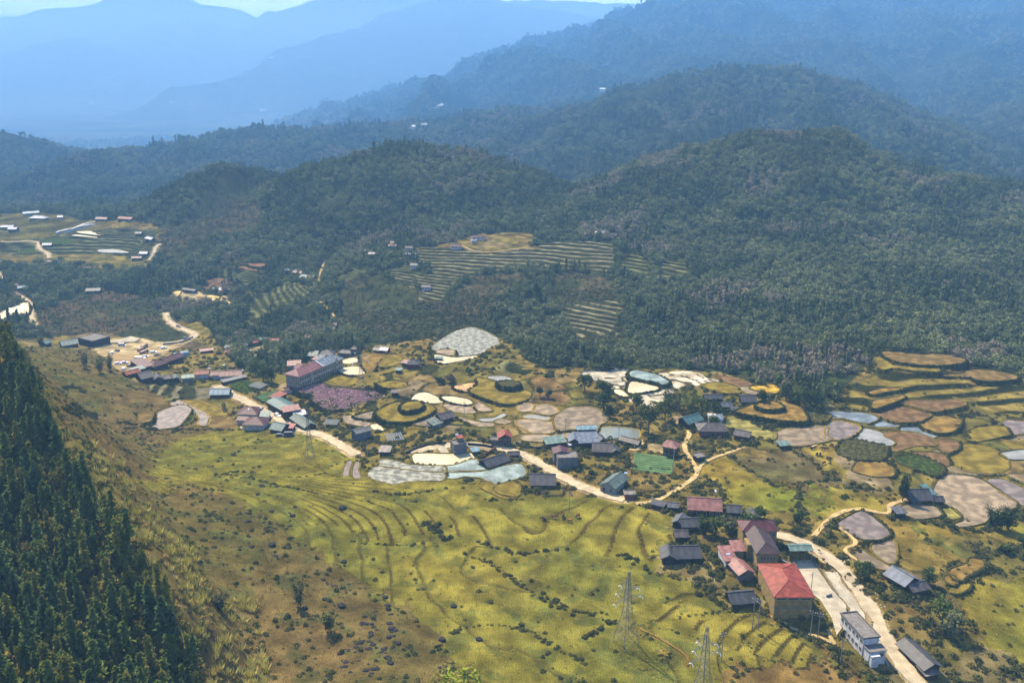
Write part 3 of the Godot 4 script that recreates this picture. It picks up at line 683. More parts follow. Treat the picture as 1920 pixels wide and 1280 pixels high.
# name, material, height above the lie of the land, bank: 0 none, 1 grassy, 2 overgrown, 3 pale
func fields() -> void:
	for f in [
		["stubble_field", "tan", 1.2, 2, "195.1,-444.9 213.1,-441.8 227.1,-438.8 231.8,-432.0 228.6,-426.8 213.6,-422.6 203.7,-424.3 195.9,-428.3 193.8,-436.4"],
		["stubble_field", "tan", 0.6, 2, "211.7,-415.2 227.8,-419.1 230.0,-424.1 241.8,-423.2 250.5,-415.1 246.2,-410.5 234.2,-407.3 227.3,-409.7 226.9,-413.5"],
		["stubble_field", "olive", 0.3, 1, "190.2,-438.1 193.6,-440.5 191.1,-428.1 194.9,-423.0 212.7,-420.7 211.4,-416.2 200.9,-417.7 191.1,-422.2 184.0,-418.9"],
		["rice_paddy", "ochre", 0.2, 2, "168.7,-393.5 176.1,-398.5 187.1,-400.3 186.1,-398.4 177.9,-396.1 170.8,-392.0"],
		["rice_paddy", "ochre", 0.2, 2, "168.7,-386.3 174.2,-387.8 185.8,-393.0 180.9,-388.2 171.7,-381.3 164.3,-376.9"],
		["rice_paddy", "brown", 0.0, 1, "163.2,-376.0 169.9,-379.5 179.8,-385.4 190.0,-374.6 183.0,-368.1 180.7,-365.9 171.0,-365.0 168.9,-366.2 165.6,-372.4"],
		["rice_paddy", "brown", 0.2, 1, "181.7,-385.5 186.3,-388.2 196.8,-388.4 210.2,-388.8 209.6,-383.5 198.2,-378.2 191.0,-375.2"],
		["flooded_paddy", "bluewater", -0.4, 1, "139.3,-375.9 147.3,-377.6 161.6,-374.6 163.5,-369.8 161.8,-367.5 156.5,-363.6 147.0,-370.5"],
		["flooded_paddy", "bluewater", -0.3, 1, "157.1,-363.1 164.6,-368.5 170.1,-364.0 168.8,-361.5 161.9,-361.5"],
		["flooded_paddy", "bluewater", -0.3, 1, "170.3,-362.1 180.1,-363.8 179.3,-357.4 182.8,-353.8 179.8,-351.0 175.3,-356.8 169.9,-360.5"],
		["rice_paddy", "ochre", 0.5, 2, "182.5,-367.6 185.6,-371.1 193.2,-374.1 196.8,-372.7 198.3,-370.1 200.8,-369.3 195.6,-361.5 190.0,-355.6 184.4,-354.6 181.1,-358.4 180.8,-363.0"],
		["flooded_paddy", "lilac", 0.0, 3, "135.3,-353.1 139.6,-363.7 144.6,-366.6 149.0,-364.3 152.1,-359.6 146.7,-352.6 139.7,-346.6 133.6,-347.3"],
		["flooded_paddy", "greywater", -0.1, 1, "141.6,-346.8 146.8,-352.0 152.9,-359.1 155.7,-359.0 159.7,-355.3 158.6,-350.5 161.1,-345.2 158.5,-342.1 152.3,-342.3 146.0,-346.3"],
		["vegetable_field", "crop", 0.6, 2, "134.0,-334.1 140.1,-344.6 145.6,-345.3 151.7,-340.7 155.0,-339.7 151.3,-331.0 147.7,-326.0 138.7,-326.8 134.2,-330.9"],
		["rice_paddy", "ochre", 0.2, 2, "134.6,-318.2 138.3,-324.1 147.7,-324.5 149.6,-318.5 147.0,-312.2 139.6,-311.1 133.8,-315.6"],
		["rice_paddy", "brown", 0.1, 1, "161.2,-356.5 168.1,-356.6 175.0,-356.2 178.7,-349.0 177.8,-343.0 169.3,-342.9 163.2,-340.1 157.0,-336.3 161.7,-343.0 161.5,-347.5 159.7,-351.7"],
		["rice_paddy", "brown", 0.5, 2, "179.9,-349.3 188.8,-349.0 187.5,-343.6 184.5,-339.2 178.4,-335.1 178.4,-341.9"],
		["vegetable_field", "green", 0.5, 2, "156.2,-329.9 163.8,-332.4 167.7,-328.3 170.2,-320.2 164.4,-313.2 159.2,-319.8 154.9,-325.5"],
		["rice_paddy", "brown", 0.2, 2, "165.2,-335.1 171.1,-335.9 177.0,-334.6 174.7,-324.9 170.3,-321.8 168.0,-329.1"],
		["rice_paddy", "olive", 0.1, 1, "178.7,-331.7 186.7,-338.3 191.0,-345.6 199.4,-344.2 201.4,-331.3 197.3,-322.8 190.5,-317.9 178.1,-320.7"],
		["rice_paddy", "olive", 0.6, 2, "195.8,-352.4 199.4,-357.9 206.2,-362.8 217.7,-365.0 216.0,-358.0 214.6,-354.8 199.0,-348.3 194.9,-347.9"],
		["flooded_paddy", "lilac", 0.0, 1, "218.1,-367.1 224.1,-373.0 230.8,-370.9 232.4,-368.1 227.2,-358.7 217.8,-357.2 218.4,-362.0"],
		["flooded_paddy", "greywater", 0.3, 2, "201.4,-336.3 212.0,-339.4 216.0,-338.7 211.9,-331.4 202.0,-330.6"],
		["flooded_paddy", "pinkmud", 0.0, 2, "158.5,-301.3 164.7,-310.5 170.6,-315.9 180.3,-313.2 182.6,-301.6 184.6,-291.5 168.7,-280.5 162.0,-276.7 150.2,-273.5 160.1,-278.7 159.9,-284.5 158.4,-294.1"],
		["flooded_paddy", "lilac", 0.2, 1, "183.3,-311.4 189.5,-312.1 193.0,-303.4 195.2,-299.5 189.0,-288.3 185.4,-292.2 183.3,-302.9"],
		["rice_paddy", "mud", 0.3, 2, "136.4,-284.1 144.7,-288.0 151.3,-286.0 150.6,-279.7 141.0,-277.1 138.3,-281.5"],
		["fish_pond", "pale", -0.3, 2, "154.4,-287.0 158.6,-288.0 158.9,-281.8 153.4,-279.6"],
		["rice_paddy", "lilac", 0.0, 2, "111.5,-271.2 122.3,-280.1 124.1,-277.9 126.6,-265.2 120.6,-260.8 115.4,-261.7 112.2,-267.9"],
		["rice_paddy", "mud", 0.0, 1, "110.3,-253.0 113.2,-255.5 114.7,-251.2 118.2,-245.1 116.3,-244.1 111.8,-247.1"],
		["rice_paddy", "mud", 0.2, 1, "117.9,-257.3 121.6,-260.2 126.4,-261.7 122.3,-250.6 119.5,-247.0 117.4,-251.9"],
		["rice_paddy", "ochre", 0.3, 2, "135.3,-242.4 137.4,-243.2 136.8,-240.1 134.8,-238.5"],
		["rice_paddy", "olive", 0.4, 2, "132.9,-235.2 138.0,-239.8 140.6,-239.4 139.0,-237.2 135.0,-234.7"],
		["rice_paddy", "ochre", 0.4, 2, "138.2,-246.0 146.4,-249.9 148.6,-253.3 151.2,-251.8 148.7,-248.0 141.4,-243.8 139.0,-241.1 137.8,-241.9"],
		["hill_field", "ochre", 1.5, 2, "101.8,-373.4 113.5,-383.0 122.3,-387.2 129.2,-384.3 131.4,-377.3 129.8,-363.6 127.1,-361.7 116.4,-364.1 108.4,-369.0 103.7,-371.3"],
		["hill_field", "ochre", 3.0, 2, "111.7,-376.3 115.2,-380.5 121.0,-380.7 122.1,-374.9 118.8,-372.7 114.1,-372.7"],
		["vegetable_field", "crop", 0.3, 1, "131.3,-384.6 138.6,-376.1 143.1,-371.7 137.2,-363.6 130.9,-364.9 132.7,-378.2"],
		["rice_paddy", "pale", 0.2, 1, "97.1,-371.3 101.3,-372.0 105.5,-364.7 113.5,-354.5 110.7,-346.2 106.0,-346.3 102.2,-352.0 99.2,-357.9 94.0,-360.2"],
		["rice_paddy", "mud", 0.0, 1, "112.6,-350.0 116.1,-355.9 129.9,-361.9 138.1,-360.8 133.8,-350.7 135.1,-346.5 117.9,-339.1 111.1,-344.6"],
		["mustard_field", "yellow", 0.3, 1, "115.1,-404.4 127.5,-409.2 128.8,-402.4 125.4,-396.7 119.8,-399.6"],
		["rice_paddy", "pinkmud", 0.2, 1, "111.1,-405.6 115.4,-406.6 119.6,-399.7 125.3,-396.4 113.1,-396.5"],
		["rice_paddy", "brown", 0.2, 0, "102.2,-425.2 111.4,-420.7 118.3,-411.1 110.3,-407.8 104.9,-418.7"],
		["rice_paddy", "olive", 0.2, 1, "92.9,-410.5 99.4,-413.4 109.2,-411.6 110.6,-405.8 109.1,-399.6 102.3,-399.2 97.4,-403.5"],
		["fish_pond", "pond", -0.9, 3, "38.1,-359.5 40.8,-366.6 55.5,-364.0 54.8,-354.8 50.9,-351.6 38.4,-353.2"],
		["flooded_paddy", "cream", 0.4, 2, "59.5,-417.7 63.3,-417.5 67.8,-414.7 72.2,-411.1 70.3,-406.6 64.3,-404.3 57.9,-401.4 56.6,-404.3"],
		["flooded_paddy", "teal", 1.5, 2, "60.6,-429.2 64.0,-432.1 68.2,-429.0 73.2,-425.3 75.9,-418.6 77.7,-414.2 74.2,-411.0 72.6,-413.6 66.2,-418.0 60.5,-422.0"],
		["flooded_paddy", "cream", 0.2, 1, "48.9,-407.3 52.6,-408.2 56.1,-400.0 53.6,-398.9"],
		["rice_paddy", "mud", 0.1, 1, "19.5,-376.4 26.4,-388.5 38.4,-389.6 43.3,-375.0 40.9,-369.8 38.3,-367.6 36.1,-358.6 28.7,-363.7 19.9,-360.6"],
		["rice_paddy", "pinkmud", 0.0, 3, "2.8,-390.3 6.6,-394.6 10.3,-391.3 8.9,-385.3 4.4,-383.2"],
		["rice_paddy", "pinkmud", 0.0, 3, "11.5,-391.2 15.3,-392.5 19.7,-389.1 21.2,-382.8 16.6,-379.4 10.0,-383.2"],
		["flooded_paddy", "greywater", -0.1, 3, "5.3,-378.5 9.6,-380.4 17.0,-377.1 15.8,-374.4 7.6,-376.2"],
		["rice_paddy", "pinkmud", 0.1, 3, "2.7,-373.3 10.1,-374.5 17.5,-370.4 19.1,-365.0 17.1,-359.2 9.8,-359.3 6.3,-363.9 2.7,-369.0"],
		["rice_paddy", "pinkmud", 0.0, 1, "3.8,-355.1 11.0,-357.3 16.9,-355.5 17.3,-352.3 11.9,-349.4 4.9,-351.1"],
		["flooded_paddy", "orange", -0.2, 2, "-29.2,-418.1 -22.4,-422.4 -17.4,-423.7 -16.1,-420.2 -20.4,-409.8 -25.9,-413.0"],
		["rice_paddy", "olive", 0.2, 2, "-18.1,-429.8 -11.0,-424.9 -3.0,-412.7 2.6,-414.1 9.2,-406.8 7.7,-398.8 -0.2,-392.1 -5.5,-393.3 -13.6,-400.9 -20.8,-409.5 -15.8,-419.3"],
		["raised_field", "crop", 2.0, 2, "-6.2,-415.6 -3.0,-417.5 1.3,-417.1 3.4,-413.0 -0.2,-410.2 -4.8,-411.4"],
		["flooded_paddy", "cream", 0.1, 2, "-34.0,-405.3 -29.1,-405.3 -21.4,-401.5 -19.1,-396.4 -21.1,-394.6 -27.2,-396.2 -32.0,-401.2"],
		["flooded_paddy", "cream", 0.2, 2, "-48.3,-405.6 -46.7,-411.7 -42.7,-413.2 -38.1,-408.1 -32.2,-400.1 -37.3,-398.7 -48.3,-400.7"],
		["rice_paddy", "pinkmud", 0.0, 1, "-33.0,-395.5 -27.2,-395.3 -18.2,-391.5 -15.6,-386.2 -19.9,-384.3 -27.8,-386.8"],
		["rice_paddy", "pinkmud", 0.2, 1, "-17.3,-392.8 -15.6,-396.0 -12.2,-390.6 -9.4,-386.0 -13.3,-385.1 -15.2,-386.6"],
		["flooded_paddy", "greywater", -0.1, 1, "-14.8,-376.4 -7.9,-377.0 -4.1,-382.6 -3.0,-381.0 -8.5,-373.9 -13.5,-374.0"],
		["rice_paddy", "pinkmud", 0.0, 1, "-24.0,-378.4 -16.1,-372.5 -9.1,-372.0 -8.5,-368.6 -16.0,-368.5 -21.9,-375.3"],
		["rice_paddy", "pinkmud", 0.0, 1, "-7.6,-372.4 -5.2,-376.0 -0.4,-372.7 -4.0,-370.2"],
		["flooded_paddy", "cream", 0.0, 2, "-42.8,-466.8 -41.7,-467.8 -32.0,-461.6 -18.8,-465.9 -23.4,-459.8 -38.8,-451.6"],
		["rice_paddy", "pinkmud", 0.2, 1, "-42.2,-476.6 -38.8,-479.8 -33.2,-477.8 -32.7,-469.9 -36.1,-465.2 -40.9,-470.6"],
		["flooded_paddy", "mottled", -0.8, 1, "-46.3,-495.4 -35.2,-524.2 -25.2,-534.5 -15.9,-522.8 -9.1,-510.9 -7.7,-496.7 -14.7,-483.6 -18.3,-470.5 -26.8,-466.4 -31.6,-471.4 -32.7,-480.3 -39.1,-483.9 -43.6,-479.2"],
		["flooded_paddy", "greywater", -0.1, 1, "-13.0,-429.2 -4.5,-430.2 -0.5,-426.2 -1.9,-421.3 -7.3,-423.8"],
		["raised_field", "olive", 1.6, 2, "-62.5,-384.0 -62.2,-388.7 -56.3,-397.7 -48.3,-399.6 -38.6,-395.0 -36.3,-389.3 -40.0,-381.8 -46.9,-374.4 -57.2,-375.4"],
		["raised_field", "olive", 3.2, 2, "-51.5,-388.6 -49.6,-393.7 -45.1,-394.7 -42.6,-390.3 -44.3,-385.9 -49.8,-383.7"],
		["flooded_paddy", "cream", -0.1, 1, "-61.6,-394.5 -49.0,-399.8 -53.9,-400.2 -59.2,-396.9"],
		["rice_paddy", "pinkmud", 0.0, 1, "-79.8,-389.5 -74.0,-389.5 -66.3,-381.4 -65.0,-376.3 -75.7,-380.1"],
		["rice_paddy", "mud", 0.3, 2, "-73.4,-388.1 -64.7,-394.3 -61.3,-389.8 -65.1,-384.1 -72.7,-386.6"],
		["flooded_paddy", "cream", -0.1, 1, "-64.3,-375.9 -61.5,-377.2 -57.8,-369.3 -62.4,-371.4"],
		["rice_paddy", "mud", -0.1, 1, "-44.2,-373.9 -36.1,-384.1 -34.1,-384.6 -32.5,-380.1 -38.9,-371.3"],
		["flower_field", "petals", 0.4, 2, "-107.9,-424.0 -107.2,-430.5 -101.3,-436.5 -88.2,-430.2 -76.3,-424.5 -67.0,-425.0 -63.6,-416.4 -67.3,-412.4 -77.1,-407.7 -76.0,-403.3 -85.2,-398.8 -91.2,-402.3 -98.9,-412.7 -98.7,-417.8 -100.7,-421.0"],
		["rice_paddy", "olive", 0.2, 1, "-100.3,-440.8 -97.0,-449.7 -81.2,-443.5 -84.3,-431.2 -92.4,-433.4"],
		["rice_paddy", "ochre", 0.4, 1, "-86.5,-484.3 -75.8,-481.1 -68.9,-475.5 -72.9,-459.2 -76.6,-450.3 -81.1,-460.3"],
		["rice_paddy", "olive", 0.8, 1, "-72.4,-457.8 -68.3,-476.7 -61.8,-469.9 -61.3,-460.1 -69.4,-453.2"],
		["flooded_paddy", "cream", -0.1, 2, "-94.4,-455.2 -92.0,-460.2 -86.3,-462.3 -80.7,-459.3 -78.0,-454.3 -80.4,-448.9 -86.7,-447.8"],
		["flooded_paddy", "cream", 0.1, 1, "-95.4,-476.6 -91.1,-480.6 -86.1,-478.6 -87.8,-471.1 -94.0,-471.0"],
		["rice_paddy", "olive", 0.2, 2, "-70.1,-429.0 -60.7,-432.8 -55.6,-430.8 -53.3,-423.3 -63.6,-422.5"],
		["fish_pond", "cream", -0.3, 1, "-40.6,-334.5 -35.9,-335.3 -27.3,-334.5 -16.7,-335.5 -15.6,-332.5 -18.0,-326.4 -24.9,-324.2 -34.9,-324.1 -38.7,-326.1"],
		["flooded_paddy", "mottled", 0.3, 1, "-52.7,-327.0 -48.4,-325.8 -41.2,-321.4 -32.8,-320.3 -26.9,-320.1 -26.4,-314.0 -34.0,-315.2 -40.6,-316.7 -47.3,-317.9 -51.9,-321.0"],
		["flooded_paddy", "teal", 0.2, 1, "-26.2,-315.8 -26.6,-319.8 -21.4,-321.7 -15.0,-327.4 -13.5,-323.3 -10.8,-320.7 -11.4,-317.1 -19.5,-316.5"],
		["flooded_paddy", "mottled", -0.1, 1, "-55.5,-312.6 -53.5,-319.6 -48.6,-317.5 -40.5,-315.4 -32.2,-313.4 -26.5,-313.1 -26.4,-307.2 -33.2,-307.4 -39.5,-306.9 -44.2,-304.1 -48.9,-306.2 -53.1,-308.9"],
		["flooded_paddy", "teal", -0.1, 1, "-25.9,-311.0 -24.3,-315.7 -16.7,-315.1 -9.5,-316.1 -4.6,-319.9 3.0,-323.1 5.2,-316.4 4.0,-311.3 -2.3,-307.7 -7.1,-305.5 -10.9,-310.7 -17.6,-312.4 -22.9,-310.0"],
		["flooded_paddy", "lilac", 0.0, 1, "-65.1,-313.6 -65.7,-321.6 -65.3,-326.8 -64.8,-325.2 -64.8,-318.6 -64.0,-312.7"],
		["flooded_paddy", "lilac", -0.2, 1, "-61.3,-313.7 -62.2,-320.5 -62.0,-325.3 -61.4,-324.5 -61.2,-317.5 -58.8,-311.7 -59.8,-310.8"],
		["rice_paddy", "olive", 0.4, 1, "-6.3,-300.9 -0.1,-304.8 2.3,-301.3 1.7,-293.4 -4.3,-295.5"],
		["rice_paddy", "olive", 0.2, 1, "-11.7,-304.5 -8.4,-304.6 -6.5,-298.6 1.4,-292.7 -2.2,-292.1 -10.5,-299.7"],
		["rice_paddy", "lilac", 0.1, 1, "-171.5,-391.5 -174.0,-406.3 -170.7,-413.7 -165.7,-417.3 -159.8,-411.7 -158.6,-400.5 -158.2,-388.8 -167.9,-385.2"],
		["rice_paddy", "tan", 0.2, 1, "-180.3,-400.4 -178.1,-404.3 -175.2,-402.1 -172.0,-391.7 -175.1,-389.1"],
		["vegetable_field", "green", 0.4, 1, "-159.1,-398.4 -159.3,-405.5 -156.9,-407.7 -155.2,-396.9 -156.2,-392.4"],
		["rice_paddy", "lilac", 0.1, 3, "-172.8,-422.2 -170.7,-425.4 -148.3,-404.6 -145.5,-391.8 -149.6,-393.6 -151.4,-403.1 -165.4,-418.6 -171.3,-417.9"],
		["rice_paddy", "olive", 0.2, 3, "-169.6,-425.2 -160.6,-425.4 -141.9,-408.2 -141.4,-402.4 -146.9,-403.7"],
		["rice_paddy", "tan", 0.1, 1, "-146.4,-402.5 -139.5,-403.7 -128.4,-391.0 -136.8,-386.7 -144.2,-391.3"],
		["fish_pond", "cream", -0.3, 1, "-373.8,-615.4 -376.7,-637.3 -373.1,-661.0 -359.0,-635.3 -353.3,-621.9 -361.1,-593.2"],
		["rice_paddy", "green", 0.2, 1, "-477.9,-892.1 -463.3,-897.0 -441.6,-883.7 -432.1,-870.5 -446.9,-863.3 -465.6,-867.6"],
		["rice_paddy", "green", 0.2, 1, "-477.4,-847.6 -467.8,-855.8 -453.8,-829.9 -467.3,-828.3"],
		["flooded_paddy", "greywater", 0.1, 1, "-401.4,-847.5 -385.3,-849.4 -367.5,-835.6 -365.6,-830.8 -393.8,-833.6"],
		["flooded_paddy", "cream", 0.1, 1, "-456.5,-919.1 -443.4,-925.1 -431.0,-909.4 -420.1,-898.6 -443.1,-908.9"],
		["flooded_paddy", "cream", 0.1, 1, "-453.5,-902.6 -450.4,-907.9 -420.8,-892.0 -420.6,-889.6"],
		["rice_paddy", "rust", 0.1, 1, "-249.4,-769.8 -234.2,-766.3 -220.3,-753.6 -221.3,-750.6 -233.6,-760.5"],
		["rice_paddy", "rust", 0.5, 1, "-234.7,-771.3 -218.1,-769.3 -216.6,-756.0 -226.3,-760.0"],
		["rice_paddy", "sand", 0.0, 1, "-275.0,-690.2 -280.3,-714.6 -275.0,-715.8 -272.5,-703.1 -272.1,-688.6"],
		["rice_paddy", "sand", 0.3, 1, "-242.6,-684.3 -246.6,-698.9 -234.2,-690.5 -229.6,-678.5 -235.1,-678.4"],
		["rice_paddy", "sand", 0.2, 1, "-230.5,-678.9 -232.5,-693.0 -229.0,-690.7 -224.8,-676.0 -216.4,-666.6 -216.3,-663.4 -227.5,-672.0"],
		["concrete_yard", "concrete", 0.1, 0, "88.8,-249.9 95.7,-250.3 96.3,-233.5 97.7,-225.5 95.4,-217.8 89.8,-210.7 91.3,-218.8 91.0,-227.9 87.6,-236.6"],
		["turf_pitch", "turf", 0.1, 0, "50.0,-333.3 65.3,-328.4 61.7,-312.0 47.6,-316.9"],
		["turf_pitch", "turf", 0.1, 0, "-131.9,-427.7 -124.8,-437.1 -117.7,-431.6 -121.7,-419.9 -126.7,-421.1"],
		["vegetable_field", "green", 0.2, 0, "-152.9,-452.8 -148.7,-456.9 -142.3,-453.7 -132.2,-441.7 -140.2,-437.1 -148.5,-444.3"],
		["concrete_yard", "concrete", 0.3, 0, "-272.5,-573.0 -263.8,-587.3 -255.2,-582.1 -255.2,-574.7 -270.5,-571.9"],
		["concrete_yard", "concrete", 0.1, 0, "-31.3,-342.0 -28.0,-343.8 -25.9,-336.6 -29.1,-335.8"]]:
		var p := pts(f[4])
		var s := 0.0
		var mid := Vector2.ZERO
		for q in p:
			s += height(q.x, q.y)
			mid += q
		mid /= p.size()
		var level: float = (s / p.size() + height(mid.x, mid.y)) * 0.5 + f[2]
		if not f[0] in ["concrete_yard", "turf_pitch"]:
			p = rounded(p, 1)
			var wider := Geometry2D.offset_polygon(p, 0.9)
			if wider.size() == 1:
				p = wider[0]
		var area := 0.0
		for k in p.size():
			area += p[k].cross(p[(k + 1) % p.size()])
		if area < 0.0:
			p.reverse()
		field_list.append({"name": f[0], "m": f[1], "y": level, "bank": f[3], "at": p})
	for f in field_list:
		var grown := Geometry2D.offset_polygon(f.at, 0.8)
		if grown.size():
			fill(level_map, grown[0], Color(f.y, 0, 0))
			fill(use_map, grown[0], Color(FIELD / 255.0, 0, 0))


func roads() -> void:
	for r in [
		["road", 4.4, "road", "106.9,-191.8 106.0,-195.8 105.0,-201.7 104.6,-209.7 104.4,-215.1 105.3,-223.6 104.7,-232.5 103.5,-243.6 100.5,-250.4 97.6,-254.8 94.5,-258.5 91.3,-260.8 86.9,-262.8"],
		["road", 4.6, "road", "-158.7,-447.8 -150.9,-440.0 -141.8,-429.8 -133.9,-422.0 -125.9,-413.0"],
		["road", 4.6, "road", "-140.1,-428.7 -126.4,-413.6 -109.9,-393.1 -98.4,-378.8 -87.4,-370.4 -78.0,-358.5 -69.2,-344.4 -64.5,-338.2"],
		["road", 4.6, "road", "-41.8,-337.8 -35.8,-342.6 -27.1,-346.0 -18.8,-347.3 -9.1,-343.7 -0.1,-338.7 5.7,-333.5 13.9,-320.7 19.0,-312.3 26.4,-301.5 36.1,-293.1 40.9,-290.5"],
		["driveway", 3.6, "concrete", "99.2,-242.5 99.0,-236.0 99.9,-229.8 100.5,-223.9 99.5,-219.9 96.2,-217.4"],
		["path", 1.9, "path", "44.3,-286.2 48.9,-287.2 53.8,-289.9 63.1,-299.5 71.6,-310.9 72.2,-318.1 71.7,-330.2 71.3,-338.2 73.5,-346.1 76.5,-352.9 76.9,-358.2"],
		["path", 1.5, "path", "72.4,-314.9 74.9,-321.2 80.8,-327.5 88.3,-332.7 96.2,-338.7"],
		["path", 1.8, "path", "99.9,-261.8 104.0,-267.3 107.8,-272.0 110.8,-275.8 118.1,-281.5 124.4,-282.4 130.3,-279.5 133.7,-280.8 134.2,-285.1 136.5,-287.9 140.9,-290.5 145.4,-292.4"],
		["path", 1.3, "path", "110.5,-268.3 112.5,-264.3 113.4,-257.9 107.1,-255.4 109.0,-250.1 112.3,-246.0 116.3,-243.0"],
		["path", 1.2, "path", "74.4,-220.3 77.8,-216.3 79.6,-214.1 83.4,-212.7 88.1,-209.2"],
		["path", 0.55, "ochre", "35.6,-212.6 39.5,-209.1 45.0,-203.4 46.8,-199.5 45.9,-196.9"],
		["path", 1.2, "path", "89.4,-215.3 88.6,-211.9 88.6,-208.6"],
		["road", 3.6, "road", "-398.4,-696.6 -389.3,-686.7 -376.8,-672.9 -366.6,-655.4 -356.4,-633.2 -346.7,-616.0 -334.8,-598.7"],
		["road", 3.2, "road", "-520.8,-892.5 -507.3,-888.0 -491.3,-890.0 -474.8,-880.7 -468.3,-864.7 -456.4,-846.1 -441.9,-832.9 -433.2,-815.1"],
		["road", 3.2, "road", "-343.8,-855.4 -344.6,-845.3 -338.8,-825.1 -336.6,-808.9"],
		["road", 3.0, "road", "-453.7,-762.3 -445.7,-755.5 -436.8,-745.6 -435.5,-729.3"],
		["road", 4.4, "road", "-260.9,-644.3 -250.9,-624.0 -242.3,-612.0 -234.6,-603.9 -225.0,-594.9 -219.1,-587.9 -217.8,-579.3 -221.5,-573.6 -225.4,-568.8 -234.0,-566.2"],
		["path", 2.0, "path", "-161.0,-746.2 -156.9,-709.2 -154.4,-696.7 -155.3,-679.4"],
		["path", 1.8, "path", "-143.7,-645.4 -138.6,-632.9 -129.5,-616.1 -117.5,-591.6"],
		["path", 1.6, "path", "-41.9,-739.9 -33.6,-723.6 -21.1,-717.7 -4.7,-723.8 16.2,-732.5"],
		["path", 1.5, "path", "48.7,-338.8 52.1,-338.1 54.2,-343.0 56.4,-349.0"],
		["path", 1.0, "path", "123.6,-338.3 132.9,-347.0 139.5,-346.1 147.2,-352.4"]]:
		var p := pts(r[3])
		p = rounded(p, 2, false)
		var line := []
		for k in p.size() - 1:
			var d := p[k].distance_to(p[k + 1])
			var n := maxi(1, int(d / 1.2))
			for i in n:
				line.append(p[k].lerp(p[k + 1], i / float(n)))
		line.append(p[p.size() - 1])
		var ys := []
		for q in line:
			ys.append(height(q.x, q.y))
		var run := []
		for k in line.size():
			var s := 0.0
			var c := 0
			for i in range(maxi(0, k - 6), mini(line.size(), k + 7)):
				s += ys[i]
				c += 1
			run.append(s / c)
		road_list.append({"name": r[0], "w": r[1], "m": r[2], "line": line, "y": run})
	for r in road_list:
		for k in r.line.size():
			var e := cell(r.line[k].x, r.line[k].y)
			var h := int(ceil(r.w + 1.6))
			level_map.fill_rect(Rect2i(int(e.x) - h, int(e.y) - h, 2 * h + 1, 2 * h + 1), Color(r.y[k] - 0.1, 0, 0))
		for share in [0.75, 0.5, 0.25]:
			for k in r.line.size():
				var e := cell(r.line[k].x, r.line[k].y)
				var h := int(ceil((r.w + 1.6) * share))
				level_map.fill_rect(Rect2i(int(e.x) - h, int(e.y) - h, 2 * h + 1, 2 * h + 1), Color(r.y[k] - 0.1, 0, 0))
		for k in r.line.size():
			var e := cell(r.line[k].x, r.line[k].y)
			var h := int(ceil(r.w * 1.05))
			use_map.fill_rect(Rect2i(int(e.x) - h, int(e.y) - h, 2 * h + 1, 2 * h + 1), Color((OCHRE if r.w < 3.0 else DIRT) / 255.0, 0, 0))


func ground() -> void:
	var split := int(log(1000.0 / R_NEAR) / step_r * FINE_R)
	var base := high.duplicate()
	var use_bytes := use_map.get_data()
	var levels := level_map.get_data().to_float32_array()
	band("ground", 0, split, 1, 1, M.ground, base, use_bytes, levels)
	band("mountains", split - 6, tall - 1, 2, 3, M.far_ground, base, use_bytes, levels)
	apron()


